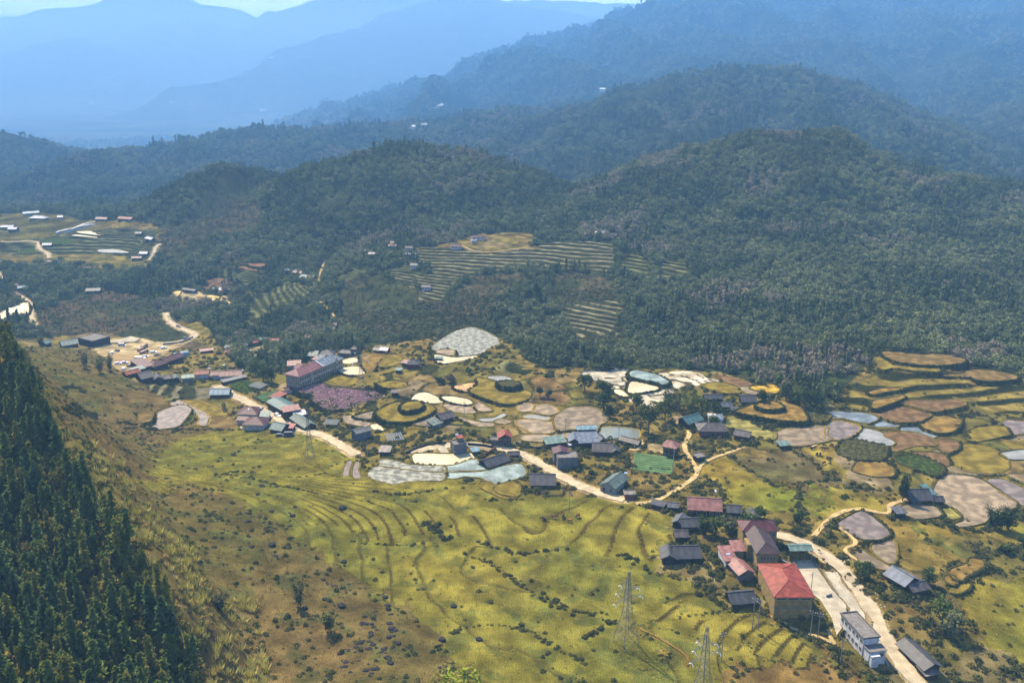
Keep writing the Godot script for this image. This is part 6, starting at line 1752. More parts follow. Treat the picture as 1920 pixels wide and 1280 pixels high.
func buildings() -> void:
	# the school on the right, in the foreground
	var h := house("school_hall", "74.5,-218.7 85.2,-218.8", 17.0, 6.6, "hip_z", "clay_roof", "yellow_wall", "school hall with a broad bright red hipped roof beside the concrete yard", "school", {"rise": 1.9})
	var s := base_of("74.5,-218.7 85.2,-218.8", 17.0)
	for k in 3:
		opening(h, Vector3(-s.w * 0.33 + k * s.w * 0.33, 5.9, 8.52), 0, s.w * 0.27, 0.55)
	var st := begin()
	box(st, Vector3(-s.w / 2 - 0.1, 2.9, 8.4), Vector3(s.w / 2 + 0.1, 3.15, 8.62))
	part("string_course", done(st), M.grey_wall, h)
	h = house("school_wing", "75.3,-240.7 81.9,-240.8", 17.5, 5.8, "hip_z", "dark_maroon", "yellow_wall", "school wing with yellow walls and a long dark maroon hipped roof", "school", {"side": [2, 6], "rise": 1.7})
	s = base_of("75.3,-240.7 81.9,-240.8", 17.5)
	for k in 5:
		opening(h, Vector3(-s.w * 0.3 + k * s.w * 0.15, 4.3, 8.77), 0, 0.75, 1.5)
	st = begin()
	box(st, Vector3(-s.w / 2 - 1.6, -2, -1.2), Vector3(-s.w / 2 + 0.1, 5.75, 3.2))
	var bay := part("stair_bay", done(st), M.yellow_wall, h)
	for k in 3:
		opening(bay, Vector3(-s.w / 2 - 1.62, 1.2 + k * 1.6, 1.0), -PI / 2, 0.6, 0.8)
	house("school_block", "74.3,-254.1 85.1,-254.2", 6.5, 5.8, "hip", "maroon_roof", "yellow_wall", "school block at the back with a dull red hipped roof set crosswise", "school", {"win": [2, 6]})
	house("shed", "69.7,-246.8 72.9,-246.9", 4.5, 2.9, "shed", "pink_roof", "yellow_wall", "small yellow shed with a red sloping roof left of the school wing", "shed")
	house("shed", "66.1,-242.3 69.5,-242.7", 6.5, 2.2, "shed", "pink_roof", "white_wall", "low red roofed shed with a white tank, leftmost by the school", "shed")
	house("shed", "68.7,-235.4 73.4,-236.6", 6.8, 2.2, "gable_z", "pink_roof", "bare_concrete", "red gabled shed between the school hall and the maroon wing", "shed")
	canopy("parking_shelter", "87.9,-248.3 95.1,-248.5", 4.2, 2.9, "gable", "pale_teal", "open pale green roofed shelter at the head of the concrete yard", "shelter")
	house("house", "47.1,-245.0 51.1,-244.7", 6.0, 2.4, "gable_z", "slate", "stone", "left half of the paired slate roofed house on the green slope", "house", {"over": 0.7})
	house("house", "51.4,-245.2 58.9,-245.6", 7.0, 2.3, "gable", "slate", "stone", "right, longer half of the paired slate roofed house on the green slope", "house", {"over": 0.7})
	house("house", "54.1,-267.5 57.0,-266.0", 5.5, 2.2, "gable_z", "grey_roof", "stone", "grey gabled house turned endwise below the long red shed", "house")
	house("house", "56.8,-264.2 62.9,-264.6", 5.5, 2.2, "gable", "slate", "wood", "slate roofed house below the long red shed, beside the bamboo", "house")
	house("barn", "61.1,-276.0 72.0,-274.6", 8.5, 2.8, "gable", "pink_roof", "wood", "long faded red roofed barn above the school trees", "barn", {"win": [1, 5], "door": 2})
	house("hut", "74.5,-275.1 78.8,-274.4", 5.0, 1.9, "gable", "slate", "stone", "low slate hut right of the long red barn", "hut")
	house("hut", "81.1,-270.2 84.3,-270.3", 5.0, 2.0, "gable_z", "slate", "stone", "dark hut among trees behind the school block", "hut")
	house("hut", "49.2,-282.6 53.0,-280.4", 2.5, 1.8, "shed", "slate", "wood", "narrow dark roofed hut beside the yellow footpath", "hut")
	house("hut", "55.0,-280.0 57.9,-279.3", 3.0, 1.9, "gable", "grey_roof", "wood", "small grey hut left of the long red barn", "hut")
	house("hut", "53.6,-258.6 57.5,-258.7", 4.0, 1.8, "gable", "brown_roof", "wood", "brown hut half hidden in bushes above the paired slate house", "hut")
	house("house", "63.7,-222.5 70.3,-223.5", 5.5, 2.0, "gable", "slate", "wood", "dark slate roofed house behind the twin power poles", "house", {"over": 0.8})
	# the white building and the farmhouses by the road
	h = house("white_building", "94.5,-204.3 99.0,-205.1", 11.5, 5.0, "flat", "bare_concrete", "white_wall", "white flat roofed two storey building beside the road bend", "building", {"side": [2, 6], "over": 0.25})
	s = base_of("94.5,-204.3 99.0,-205.1", 11.5)
	st = begin()
	box(st, Vector3(-s.w * 0.45, -2.5, 5.75), Vector3(s.w * 0.62, 2.9, 8.6))
	var porch := part("porch", done(st), M.white_wall, h)
	st = begin()
	box(st, Vector3(-s.w * 0.5, 2.88, 5.77), Vector3(s.w * 0.66, 3.08, 8.9))
	part("porch_roof", done(st), M.bare_concrete, porch)
	opening(porch, Vector3(s.w * 0.35, 1.7, 8.62), 0, 1.2, 1.1)
	st = begin()
	box(st, Vector3(-s.w * 0.42, -2.5, 8.6), Vector3(s.w * 0.05, 2.2, 9.8))
	box(st, Vector3(-s.w * 0.46, 2.2, 8.62), Vector3(s.w * 0.09, 2.35, 10.0))
	part("lean_to", done(st), M.white_wall, h)
	house("farmhouse", "108.9,-198.4 113.4,-199.5", 10.5, 2.2, "gable_z", "slate", "wood", "slate roofed farmhouse at the bottom edge right of the road", "house", {"over": 0.8, "side": [1, 3]})
	house("lean_to", "108.7,-196.9 112.5,-197.9", 3.0, 1.6, "shed", "beige_roof", "wood", "pale brown lean-to in front of the slate farmhouse at the bottom edge", "shed")
	house("farmhouse", "115.0,-239.3 118.1,-233.5", 6.0, 2.5, "gable", "blue_roof", "wood", "farmhouse with a light blue-grey metal roof on the bank right of the road", "house", {"over": 0.8})
	house("hut", "119.9,-231.4 125.3,-233.1", 4.5, 2.0, "gable", "brown_roof", "wood", "brown roofed hut in front of the blue-grey farmhouse", "hut")
	house("farmhouse", "144.1,-288.1 151.0,-288.7", 7.5, 2.4, "gable", "slate", "wood", "slate roofed farmhouse beside the tall columnar tree", "house", {"over": 0.9, "win": [1, 4], "door": 2})
	house("lean_to", "153.3,-293.5 155.4,-294.0", 6.0, 1.9, "shed", "teal_roof", "wood", "green metal lean-to on the right side of the slate farmhouse", "shed")
	house("hut", "153.5,-289.4 156.0,-289.4", 3.5, 1.6, "gable", "slate", "stone", "small dark hut between the slate farmhouse and the pale field", "hut")
	house("hut", "133.8,-276.7 137.0,-277.2", 3.5, 1.9, "shed", "grey_roof", "stone", "grey shed at the corner of the small brown paddy", "hut")
	# centre right, around the fish pond and the striped pitch
	house("house", "77.0,-360.1 84.1,-364.8", 6.0, 2.6, "gable", "teal_roof", "wood", "house with a deep teal metal roof beside the dirt yard", "house", {"over": 0.8})
	house("longhouse", "80.5,-350.8 91.4,-350.6", 7.5, 2.7, "hip", "brown_roof", "maroon_wall", "long brown hipped roof house with dark red walls by the winding path", "house", {"win": [1, 7], "door": 3, "over": 0.9})
	house("house", "94.3,-347.7 99.7,-345.0", 5.0, 2.0, "gable", "brown_roof", "wood", "low brown roofed house right of the long red walled house", "house")
	house("arched_shed", "87.2,-364.9 92.9,-364.5", 5.0, 1.6, "arch", "white_roof", "white_wall", "white arched roof shed behind the long red walled house", "shed")
	house("tower_house", "61.4,-330.7 65.5,-328.5", 5.0, 4.4, "hip", "pink_roof", "wood", "tall dark house with a pink-red pyramid roof above the striped pitch", "house", {"over": 0.9, "win": [2, 3], "rise": 1.7})
	house("hut", "73.9,-323.3 76.9,-324.5", 3.5, 2.0, "flat", "bare_concrete", "stone", "small grey flat roofed hut where the path forks", "hut")
	house("house", "24.2,-343.4 28.1,-343.3", 7.0, 2.8, "gable_z", "blue_roof", "wood", "blue-grey gabled house left of the large blue metal roof", "house", {"win": [1, 2]})
	house("barn", "28.3,-341.4 36.4,-342.2", 8.5, 2.6, "shed", "blue_roof", "wood", "large blue metal roofed barn in front of the fish pond", "barn", {"rise": 1.0})
	house("lean_to", "28.4,-353.6 36.4,-354.2", 2.6, 3.6, "shed", "sky_roof", "blue_wall", "pale blue strip roof behind the large blue metal roof", "shed")
	house("lean_to", "36.9,-344.2 39.6,-345.0", 6.0, 2.2, "gable_z", "slate", "wood", "dark narrow roof right of the large blue metal roof", "shed")
	house("house", "33.5,-334.0 40.9,-333.4", 7.0, 2.2, "gable", "brown_roof", "wood", "grey-brown roofed house below the blue metal roofs", "house", {"over": 0.8})
	house("hut", "41.0,-332.9 43.9,-333.2", 5.0, 2.0, "gable_z", "slate", "wood", "dark gabled hut with white clutter right of the grey-brown roof", "hut")
	house("shed", "45.6,-346.1 52.4,-341.1", 3.5, 1.6, "gable", "brown_roof", "stone", "low dark shed along the near bank of the fish pond", "shed")
	house("house", "106.8,-384.3 112.8,-384.4", 6.0, 2.2, "gable", "slate", "stone", "slate roofed house left of the dark round tree above the mounded field", "house", {"over": 0.8})
	house("house", "90.7,-388.7 98.5,-389.1", 4.5, 2.0, "gable", "slate", "stone", "long dark roof behind the bamboo below the cream terraces", "house")
	house("hut", "96.4,-379.6 101.1,-380.4", 4.5, 1.8, "gable", "grey_roof", "stone", "grey roofed hut in front of the long dark roof behind the bamboo", "hut")
	house("hut", "99.9,-375.4 103.0,-375.4", 2.5, 1.5, "shed", "slate", "stone", "tiny dark hut at the left tip of the hedged mound", "hut")
	house("hut", "110.7,-336.7 114.8,-337.6", 3.0, 1.6, "shed", "pale_teal", "wood", "tiny green roofed hut at the top corner of the dark crop field", "hut")
	# centre, along the road
	house("concrete_house", "-23.5,-333.8 -18.6,-336.0", 5.0, 4.6, "flat", "bare_concrete", "grey_wall", "grey concrete cube house with a small red roofed turret beside the road", "house", {"over": 0.05, "side": [2, 2]})
	house("roof_turret", "-22.1,-336.5 -19.9,-337.5", 2.4, 6.6, "shed", "clay_roof", "bare_concrete", "little red roofed stair turret on the grey concrete cube house", "turret", {"over": 0.15})
	house("house", "-5.5,-343.7 -0.4,-344.2", 5.0, 4.2, "gable_z", "clay_roof", "wood", "tall dark house with a bright red gable beside the road", "house", {"win": [2, 3], "door": 1, "rise": 1.4})
	house("terrace_block", "-8.8,-344.6 -5.6,-344.3", 3.0, 2.6, "flat", "bare_concrete", "grey_wall", "grey balcony block on the left of the bright red gabled house", "annex", {"win": [1, 2]})
	house("kiosk", "-15.9,-333.7 -13.4,-334.6", 2.6, 2.0, "shed", "sky_roof", "wood", "small turquoise roofed kiosk right of the grey concrete cube house", "kiosk")
	house("house", "-9.3,-318.5 -1.6,-324.6", 6.0, 1.7, "gable", "slate", "wood", "black slate roofed house on the edge of the silvery wet field", "house", {"over": 0.9})
	house("hut", "-1.0,-331.1 2.8,-331.5", 2.5, 1.6, "gable", "slate", "stone", "dark hut between the black slate house and the road", "hut")
	house("concrete_block", "18.0,-319.0 26.0,-319.7", 6.0, 4.6, "flat", "bare_concrete", "grey_wall", "large blank grey concrete house beside the descending road", "house", {"over": 0.05, "side": [2, 3]})
	house("roof_shelter", "16.8,-323.7 22.5,-324.2", 5.0, 4.9, "gable_z", "maroon_roof", "grey_wall", "maroon roofed front half of the large blank grey house", "house", {"over": 0.4, "side": [2, 3], "rise": 0.9})
	house("house", "7.1,-299.9 15.7,-299.7", 8.0, 2.2, "gable", "slate", "wood", "wide slate grey roofed house left of the descending road", "house", {"over": 0.7})
	house("house", "32.7,-297.9 37.6,-294.6", 10.5, 2.8, "gable_z", "green_roof", "pale_wall", "grey-green gabled house with pale end wall beside the road's end", "house", {"over": 0.4, "door": 0, "win": [1, 2]})
	house("roadside_hut", "41.0,-290.2 44.5,-290.3", 3.0, 2.0, "flat", "beige_roof", "brick_wall", "brick hut with a pale flat roof where the path leaves the road", "hut", {"over": 0.4})
	house("house", "-31.7,-372.7 -26.7,-376.7", 5.5, 2.4, "gable", "brown_roof", "wood", "grey-brown gabled house right of the hedged oval mound", "house", {"over": 0.8})
	house("greenhouse", "-35.1,-367.5 -31.4,-370.9", 5.0, 1.8, "shed", "green_roof", "pale_wall", "green translucent lean-to left of the grey-brown gabled house", "greenhouse")
	house("hut", "-37.6,-368.5 -35.4,-368.4", 3.0, 1.5, "gable", "slate", "wood", "small dark hut at the foot of the green lean-to", "hut")
	house("shelter", "14.6,-342.6 22.8,-345.0", 5.0, 1.9, "shed", "pale_teal", "wood", "low pale turquoise roofed shelter left of the blue roofs", "shelter")
	house("house", "-67.4,-355.6 -61.7,-359.8", 5.0, 4.2, "gable", "grey_roof", "blue_wall", "two storey dark blue-grey house in the flower garden", "house", {"win": [2, 4], "rise": 0.9, "over": 0.3})
	house("shed", "-54.2,-333.8 -50.3,-333.6", 4.0, 2.2, "shed", "beige_roof", "wood", "beige roofed shed at the bend of the main road", "shed")
	house("shed", "-41.6,-458.6 -38.4,-457.7", 2.0, 1.2, "shed", "pale_teal", "wood", "small pale green shed below the cream pond", "shed")
	house("house", "-56.2,-450.7 -50.2,-450.6", 5.0, 2.4, "hip", "slate", "maroon_wall", "blue-black roofed house with dark red walls above the hedged slope", "house", {"rise": 2.0})
	house("shed", "-59.6,-454.2 -55.8,-452.7", 3.5, 1.8, "shed", "peach_roof", "maroon_wall", "pink roofed shed left of the blue-black roofed house", "shed")
	house("hut", "-61.8,-445.0 -59.0,-444.4", 2.5, 1.6, "shed", "pale_teal", "wood", "tiny turquoise hut among the hedged terraces", "hut")
	house("hut", "-59.7,-412.8 -57.4,-412.8", 2.5, 1.5, "shed", "slate", "wood", "small grey hut at the end of the pink flower field", "hut")
	# the long school of the village and its neighbours
	long_school()
	house("school_annex", "-110.0,-484.1 -102.9,-484.4", 7.0, 3.6, "hip", "slate", "wood", "grey hipped annex behind the long school", "school", {"win": [1, 6]})
	house("gatehouse", "-113.5,-478.0 -108.6,-477.2", 5.0, 2.8, "hip", "pink_roof", "yellow_wall", "pink-red roofed gatehouse behind the long school", "building")
	house("house", "-125.3,-469.7 -118.6,-471.2", 5.5, 2.6, "shed", "peach_roof", "pale_wall", "house with a flat pink-beige roof in the trees left of the long school", "house")
	house("shed", "-118.6,-490.2 -113.8,-490.3", 6.0, 2.4, "shed", "green_roof", "pale_wall", "pale green roofed shed at the edge of the wood", "shed")
	house("ruin", "-100.5,-487.0 -93.0,-485.4", 6.0, 2.4, "flat", "bare_concrete", "bare_concrete", "low grey concrete shell behind the long school", "building", {"win": [1, 3]})
	house("ruin", "-93.4,-488.0 -89.2,-486.4", 5.0, 3.8, "flat", "bare_concrete", "bare_concrete", "taller grey concrete shell with two openings at the wood's edge", "building", {"win": [1, 2]})
	house("shop", "-80.3,-489.3 -76.3,-487.4", 4.0, 2.2, "gable", "slate", "clay_roof", "red walled hut with a grey roof on the terrace by the wood", "hut")
	house("shop", "-76.1,-487.4 -72.0,-485.8", 4.0, 2.2, "gable", "white_roof", "clay_roof", "red walled hut with a white roof on the terrace by the wood", "hut")
	house("hall", "-132.1,-398.4 -123.1,-397.6", 8.0, 2.9, "hip", "maroon_roof", "white_wall", "upper of two maroon hipped houses beside the main road", "house", {"over": 0.8})
	house("hall", "-124.7,-382.5 -115.6,-381.9", 8.0, 2.9, "hip", "maroon_roof", "white_wall", "lower of two maroon hipped houses beside the main road", "house", {"over": 0.8})
	house("shed", "-131.4,-393.3 -127.0,-392.9", 3.0, 1.9, "shed", "maroon_roof", "white_wall", "small maroon lean-to left of the two maroon houses", "shed")
	house("house", "-110.9,-376.7 -105.2,-374.5", 7.0, 2.0, "gable", "teal_roof", "wood", "grey-teal gabled house on the near side of the main road", "house")
	house("shed", "-104.4,-377.6 -100.8,-377.0", 3.5, 1.8, "shed", "clay_roof", "wood", "red roofed shed right of the grey-teal gabled house", "shed")
	house("shed", "-120.6,-394.2 -116.7,-394.5", 6.0, 1.7, "shed", "pale_teal", "wood", "faded green roof between the maroon houses and the road", "shed")
	house("hall", "-121.3,-411.6 -111.6,-400.8", 8.0, 3.0, "gable", "teal_roof", "wood", "long grey-green metal hall on the far side of the main road", "hall", {"rise": 1.5})
	house("shop", "-108.3,-393.0 -101.6,-396.7", 5.0, 4.2, "shed", "pink_roof", "wood", "tall dark shop with a pink roof beside the main road", "shop", {"rise": 0.8})
	house("shop", "-102.6,-391.8 -98.2,-394.8", 4.0, 2.2, "shed", "white_roof", "wood", "shop with a bright white roof behind the pink roofed one", "shop", {"rise": 0.9})
	house("shop", "-104.2,-388.1 -94.8,-376.3", 5.5, 2.2, "gable", "green_roof", "wood", "low grey-green roofed shop at the road beside the shade net", "shop")
	house("pavilion", "-118.9,-418.0 -115.5,-425.3", 4.0, 2.4, "shed", "clay_roof", "wood", "red roofed pavilion along the small green pitch", "pavilion")
	house("pavilion", "-116.7,-429.3 -113.5,-430.8", 3.5, 2.2, "gable", "maroon_roof", "white_wall", "maroon roofed hut between the small pitch and the long school", "hut")
	# the market street by the car park
	house("market_hall", "-201.1,-488.6 -195.2,-500.5", 6.5, 3.0, "gable", "maroon_roof", "wood", "long maroon market roof below the light blue shed", "market hall")
	house("market_hall", "-205.1,-465.3 -200.9,-470.5", 12.0, 2.6, "shed", "maroon_roof", "wood", "maroon market roof with a pink patch at the car park's edge", "market hall")
	house("market_hall", "-200.0,-468.7 -195.2,-476.9", 8.0, 2.8, "hip", "maroon_roof", "wood", "maroon hipped market roof between the long roof and the pink patched one", "market hall")
	house("stall", "-206.0,-456.5 -202.0,-461.8", 4.0, 2.0, "shed", "pale_teal", "wood", "grey-green stall roof in front of the maroon market roofs", "stall")
	house("stall", "-205.8,-447.5 -201.2,-453.3", 4.0, 2.0, "gable", "clay_roof", "wood", "dark stall with a red roof at the left end of the market", "stall")
	house("house", "-195.8,-442.3 -191.5,-446.6", 8.0, 2.4, "gable", "slate", "wood", "wide grey roofed house at the left end of the market street", "house")
	house("house", "-190.4,-445.1 -186.8,-447.3", 6.0, 2.2, "gable_z", "slate", "wood", "grey gabled house, second in the market street", "house")
	house("house", "-186.1,-447.8 -182.6,-449.7", 5.0, 2.0, "hip", "slate", "wood", "grey hipped house, third in the market street", "house")
	house("house", "-182.1,-449.3 -179.3,-450.7", 5.0, 2.0, "gable_z", "grey_roof", "wood", "pale grey gabled house, fourth in the market street", "house")
	house("shop", "-177.7,-450.4 -172.4,-452.1", 6.0, 2.1, "arch", "pale_teal", "pale_wall", "shop with a pale green rounded roof in the market street", "shop", {"rise": 1.1})
	house("shop", "-173.9,-458.9 -167.1,-460.3", 5.0, 2.8, "gable", "clay_roof", "white_wall", "bright red roofed shop in the market street", "shop")
	house("shop", "-165.0,-459.1 -160.3,-459.8", 5.0, 2.6, "gable", "pink_roof", "white_wall", "pinkish red roofed shop beside the bright red one", "shop")
	house("shop", "-159.8,-457.8 -148.9,-460.0", 6.5, 2.6, "gable", "peach_roof", "white_wall", "large peach coloured roof at the right end of the market street", "shop")
	house("shed", "-155.2,-449.6 -145.6,-458.2", 2.5, 1.8, "shed", "grey_roof", "wood", "long narrow grey roof along the vegetable garden", "shed")
	house("arched_shed", "-204.5,-511.8 -198.0,-516.7", 4.0, 1.6, "arch", "sky_roof", "white_wall", "light blue arched shed above the market roofs", "shed")
	house("house", "-156.2,-429.9 -146.8,-430.6", 7.0, 1.9, "gable", "sky_roof", "wood", "house with a blue metal roof in the fields below the market street", "house")
	house("platform", "-291.2,-568.9 -277.8,-560.9", 13.0, 4.0, "flat", "bare_concrete", "stone", "big dark flat concrete platform beside the car park", "building", {"over": 0.1})
	house("shed", "-294.5,-554.2 -287.1,-560.2", 8.0, 2.2, "gable", "teal_roof", "wood", "grey-green shed left of the concrete platform", "shed")
	house("shed", "-304.2,-552.8 -303.1,-557.2", 5.0, 2.2, "gable", "teal_roof", "wood", "small teal shed at the left end of the slope", "shed")
	house("shop", "-193.7,-525.2 -186.9,-528.3", 3.0, 1.6, "shed", "pink_roof", "wood", "faded pink roof at the foot of the rusty embankment", "shed")
	# roofs at the wood's edge and on the slopes behind
	for t in [
		["-180.4,-531.3 -173.6,-530.1", 4.0, "gable", "green_roof", "grey-green roof at the left end of the wooded lane"], ["-175.5,-516.9 -165.0,-515.0", 5.0, "gable", "clay_roof", "red roof in front of the wooded lane"],
		["-173.7,-533.7 -167.8,-535.9", 3.5, "gable", "green_roof", "grey roof, second along the wooded lane"], ["-169.5,-542.1 -166.1,-543.2", 3.5, "gable", "grey_roof", "pale grey roof, third along the wooded lane"], ["-165.8,-542.1 -162.8,-544.0", 3.5, "gable", "clay_roof", "small red roof in the middle of the wooded lane"],
		["-164.1,-548.4 -157.3,-547.7", 4.0, "gable", "teal_roof", "teal grey roof near the right end of the wooded lane"], ["-155.1,-540.7 -149.4,-541.2", 5.0, "gable", "clay_roof", "red roof at the right end of the wooded lane"], ["-146.9,-554.7 -143.1,-554.6", 4.0, "shed", "sky_roof", "pale blue roof alone among the trees"],
		["-124.8,-578.5 -119.4,-577.8", 4.0, "gable", "maroon_roof", "dark red roof at the foot of the scrub hill"], ["-125.3,-566.9 -118.5,-566.4", 4.0, "gable", "slate", "grey roof in front of the dark red one at the scrub hill"], ["-245.0,-704.6 -233.9,-704.4", 5.0, "gable", "white_roof", "pale roofed farmhouse beside the sandy yellow field"],
		["-229.7,-700.2 -224.7,-700.0", 3.5, "gable", "grey_roof", "small grey roof right of the pale roofed farmhouse"], ["-193.2,-739.5 -183.5,-734.5", 6.0, "gable", "pale_teal", "pale teal roof in the hamlet above the curved terraces"], ["-184.4,-727.4 -174.6,-721.1", 5.0, "hip", "maroon_roof", "maroon roof in the hamlet above the curved terraces"],
		["-172.5,-704.3 -161.3,-699.0", 6.0, "gable", "teal_roof", "blue-teal roof at the top of the curved terraces"], ["-133.5,-545.1 -129.6,-544.3", 4.0, "gable", "maroon_roof", "dim red roof deep in the trees"], ["-272.1,-712.4 -260.3,-706.8", 3.0, "gable", "slate", "dark roof at the edge of the sandy yellow field"],
		["-120.8,-753.4 -113.7,-748.6", 5.0, "gable", "maroon_roof", "left maroon roof of the hillside hamlet"], ["-107.8,-745.2 -100.8,-744.2", 5.0, "gable", "maroon_roof", "middle maroon roof of the hillside hamlet"], ["-103.6,-734.0 -97.4,-733.7", 5.0, "gable", "maroon_roof", "right maroon roof of the hillside hamlet"],
		["-123.1,-729.4 -117.6,-726.8", 4.0, "gable", "maroon_roof", "lower maroon roof of the hillside hamlet"], ["-118.3,-719.5 -110.3,-716.7", 4.5, "gable", "grey_roof", "grey roof below the hillside hamlet"], ["-87.3,-710.3 -78.6,-710.3", 5.0, "hip", "white_roof", "pale roof at the left edge of the hill terraces"],
		["-88.2,-724.6 -81.9,-724.7", 4.0, "gable", "slate", "dark roof above the pale one at the hill terraces"], ["-50.6,-727.3 -42.3,-727.5", 5.5, "gable", "maroon_roof", "maroon roof on the upper edge of the hill terraces"], ["-34.1,-755.2 -23.3,-756.7", 5.0, "hip", "maroon_roof", "red roofed white house at the end of the hill road"],
		["-34.0,-745.1 -30.4,-746.3", 2.5, "flat", "white_roof", "little white hut below the red roofed white house"], ["-80.2,-686.1 -74.2,-685.5", 4.5, "gable", "grey_roof", "grey roof in the trees between two terrace slopes"], ["-66.9,-640.7 -60.9,-640.3", 4.0, "gable", "brown_roof", "brown hut at the lowest point of the hill terraces"],
		["72.4,-756.1 82.9,-756.3", 6.0, "hip", "white_roof", "white roof high above the terraces"], ["77.9,-749.1 89.1,-749.0", 4.0, "gable", "slate", "dark roof beside the white one high above the terraces"], ["59.8,-757.2 64.8,-757.5", 3.0, "gable", "pink_roof", "tiny red roof left of the white one above the terraces"],
		["-394.1,-661.9 -389.4,-682.8", 8.0, "gable", "pink_roof", "long red roof beside the cream pond at the left edge"], ["-411.3,-712.4 -408.2,-715.3", 5.0, "gable", "pink_roof", "red roof above the long red one at the left edge"], ["-406.4,-709.0 -400.0,-713.1", 5.0, "gable", "sky_roof", "pale blue roof above the long red one at the left edge"],
		["-351.5,-711.2 -341.0,-712.9", 6.0, "gable", "grey_roof", "silvery roof alone in the wood on the left"], ["-381.9,-773.9 -372.8,-775.8", 7.0, "gable", "clay_roof", "orange-red roof alone in the wood on the left"], ["-569.9,-1031.4 -556.4,-1041.1", 6.0, "gable", "white_roof", "long white roof in the far fields"],
		["-545.5,-997.9 -527.3,-995.4", 8.0, "hip", "white_roof", "white hipped hall in the far fields"], ["-514.3,-999.4 -509.0,-1000.6", 5.0, "gable", "white_roof", "small white roof in the far fields"], ["-420.0,-940.6 -403.5,-934.9", 6.0, "gable", "clay_roof", "red roof at the foot of the far hill"],
		["-454.2,-962.3 -440.6,-959.2", 6.0, "gable", "pink_roof", "dull red roof left of the red one at the far hill"], ["-553.5,-952.7 -540.4,-953.0", 6.0, "gable", "white_roof", "white roof at the left edge of the far village"], ["-538.6,-939.9 -529.5,-939.4", 6.0, "gable", "white_roof", "second white roof at the left edge of the far village"],
		["-458.9,-855.6 -451.0,-856.5", 5.0, "gable", "white_roof", "white roof beside the far green paddy"], ["-424.6,-792.5 -419.8,-793.7", 5.0, "gable", "pink_roof", "small red roof at the end of the far village road"], ["-419.0,-795.8 -413.6,-796.9", 5.0, "gable", "sky_roof", "bluish white roof at the end of the far village road"],
		["-460.2,-782.7 -454.0,-784.9", 6.0, "gable", "teal_roof", "teal roof at the left edge among trees"], ["-351.4,-823.0 -344.3,-822.8", 5.0, "gable", "white_roof", "white roof where the far path ends"], ["-353.6,-810.4 -345.3,-811.2", 4.0, "gable", "peach_roof", "pale pink roof where the far path ends"],
		["-361.9,-865.1 -352.9,-857.4", 5.0, "gable", "white_roof", "white roof on the far terraces"], ["-382.6,-891.8 -376.3,-891.2", 5.0, "gable", "grey_roof", "grey roof on the far terraces"]]:
		house("cottage", t[0], t[1], 2.4, t[2], t[3], ["wood", "white_wall", "pale_wall"][len(t[0]) % 3], t[4], "cottage", {"win": [1, 3]})
	for k in 9:
		house("polytunnel", ["-476.7,-918.2 -474.5,-916.7", "-474.7,-920.5 -472.6,-919.1", "-472.7,-922.6 -470.5,-921.0", "-470.3,-924.2 -468.5,-923.3", "-468.2,-926.3 -466.4,-925.5", "-466.6,-929.2 -464.3,-927.6", "-465.0,-932.5 -462.8,-930.9", "-463.4,-935.7 -461.6,-935.0", "-462.3,-940.1 -460.5,-939.4"][k], 26.0, 1.0, "arch", "white_roof", "white_wall", ["first", "second", "third", "fourth", "fifth", "sixth", "seventh", "eighth", "last"][k] + " white polytunnel from the left in the row behind the far green paddies", "polytunnel", {"group": "white polytunnels in a row", "rise": 1.4, "over": 0.0})
	for t in [["-1487.4,-3984.5 -1471.1,-4003.2", "white house alone on the hazy slope to the left"], ["-1106.7,-4007.2 -1082.1,-4002.8", "white house on the hazy slope above the wooded ridge"], ["-2239.2,-4850.2 -2219.5,-4868.9", "pale house low on the leftmost hazy slope"], ["-1202.9,-4562.3 -1162.9,-4508.6", "upper white house high on the hazy mountain"],
		["-147.5,-1480.4 -137.8,-1488.8", "left white house on the wooded ridge crest"], ["-165.9,-1458.8 -155.5,-1457.5", "second white house on the wooded ridge crest"], ["-143.6,-1788.1 -144.5,-1940.1", "white house on the hazy hill behind the ridge crest"], ["170.1,-1791.8 179.8,-1784.9", "white house at the foot of the high mountain"], ["-2319.7,-5329.9 -2299.0,-5338.9", "white speck of a house on the middle hazy slope"]]:
		house("far_house", t[0], 8.0, 4.0, "gable", "white_roof", "white_wall", t[1], "house")
	tanks()
	nets_and_walls()


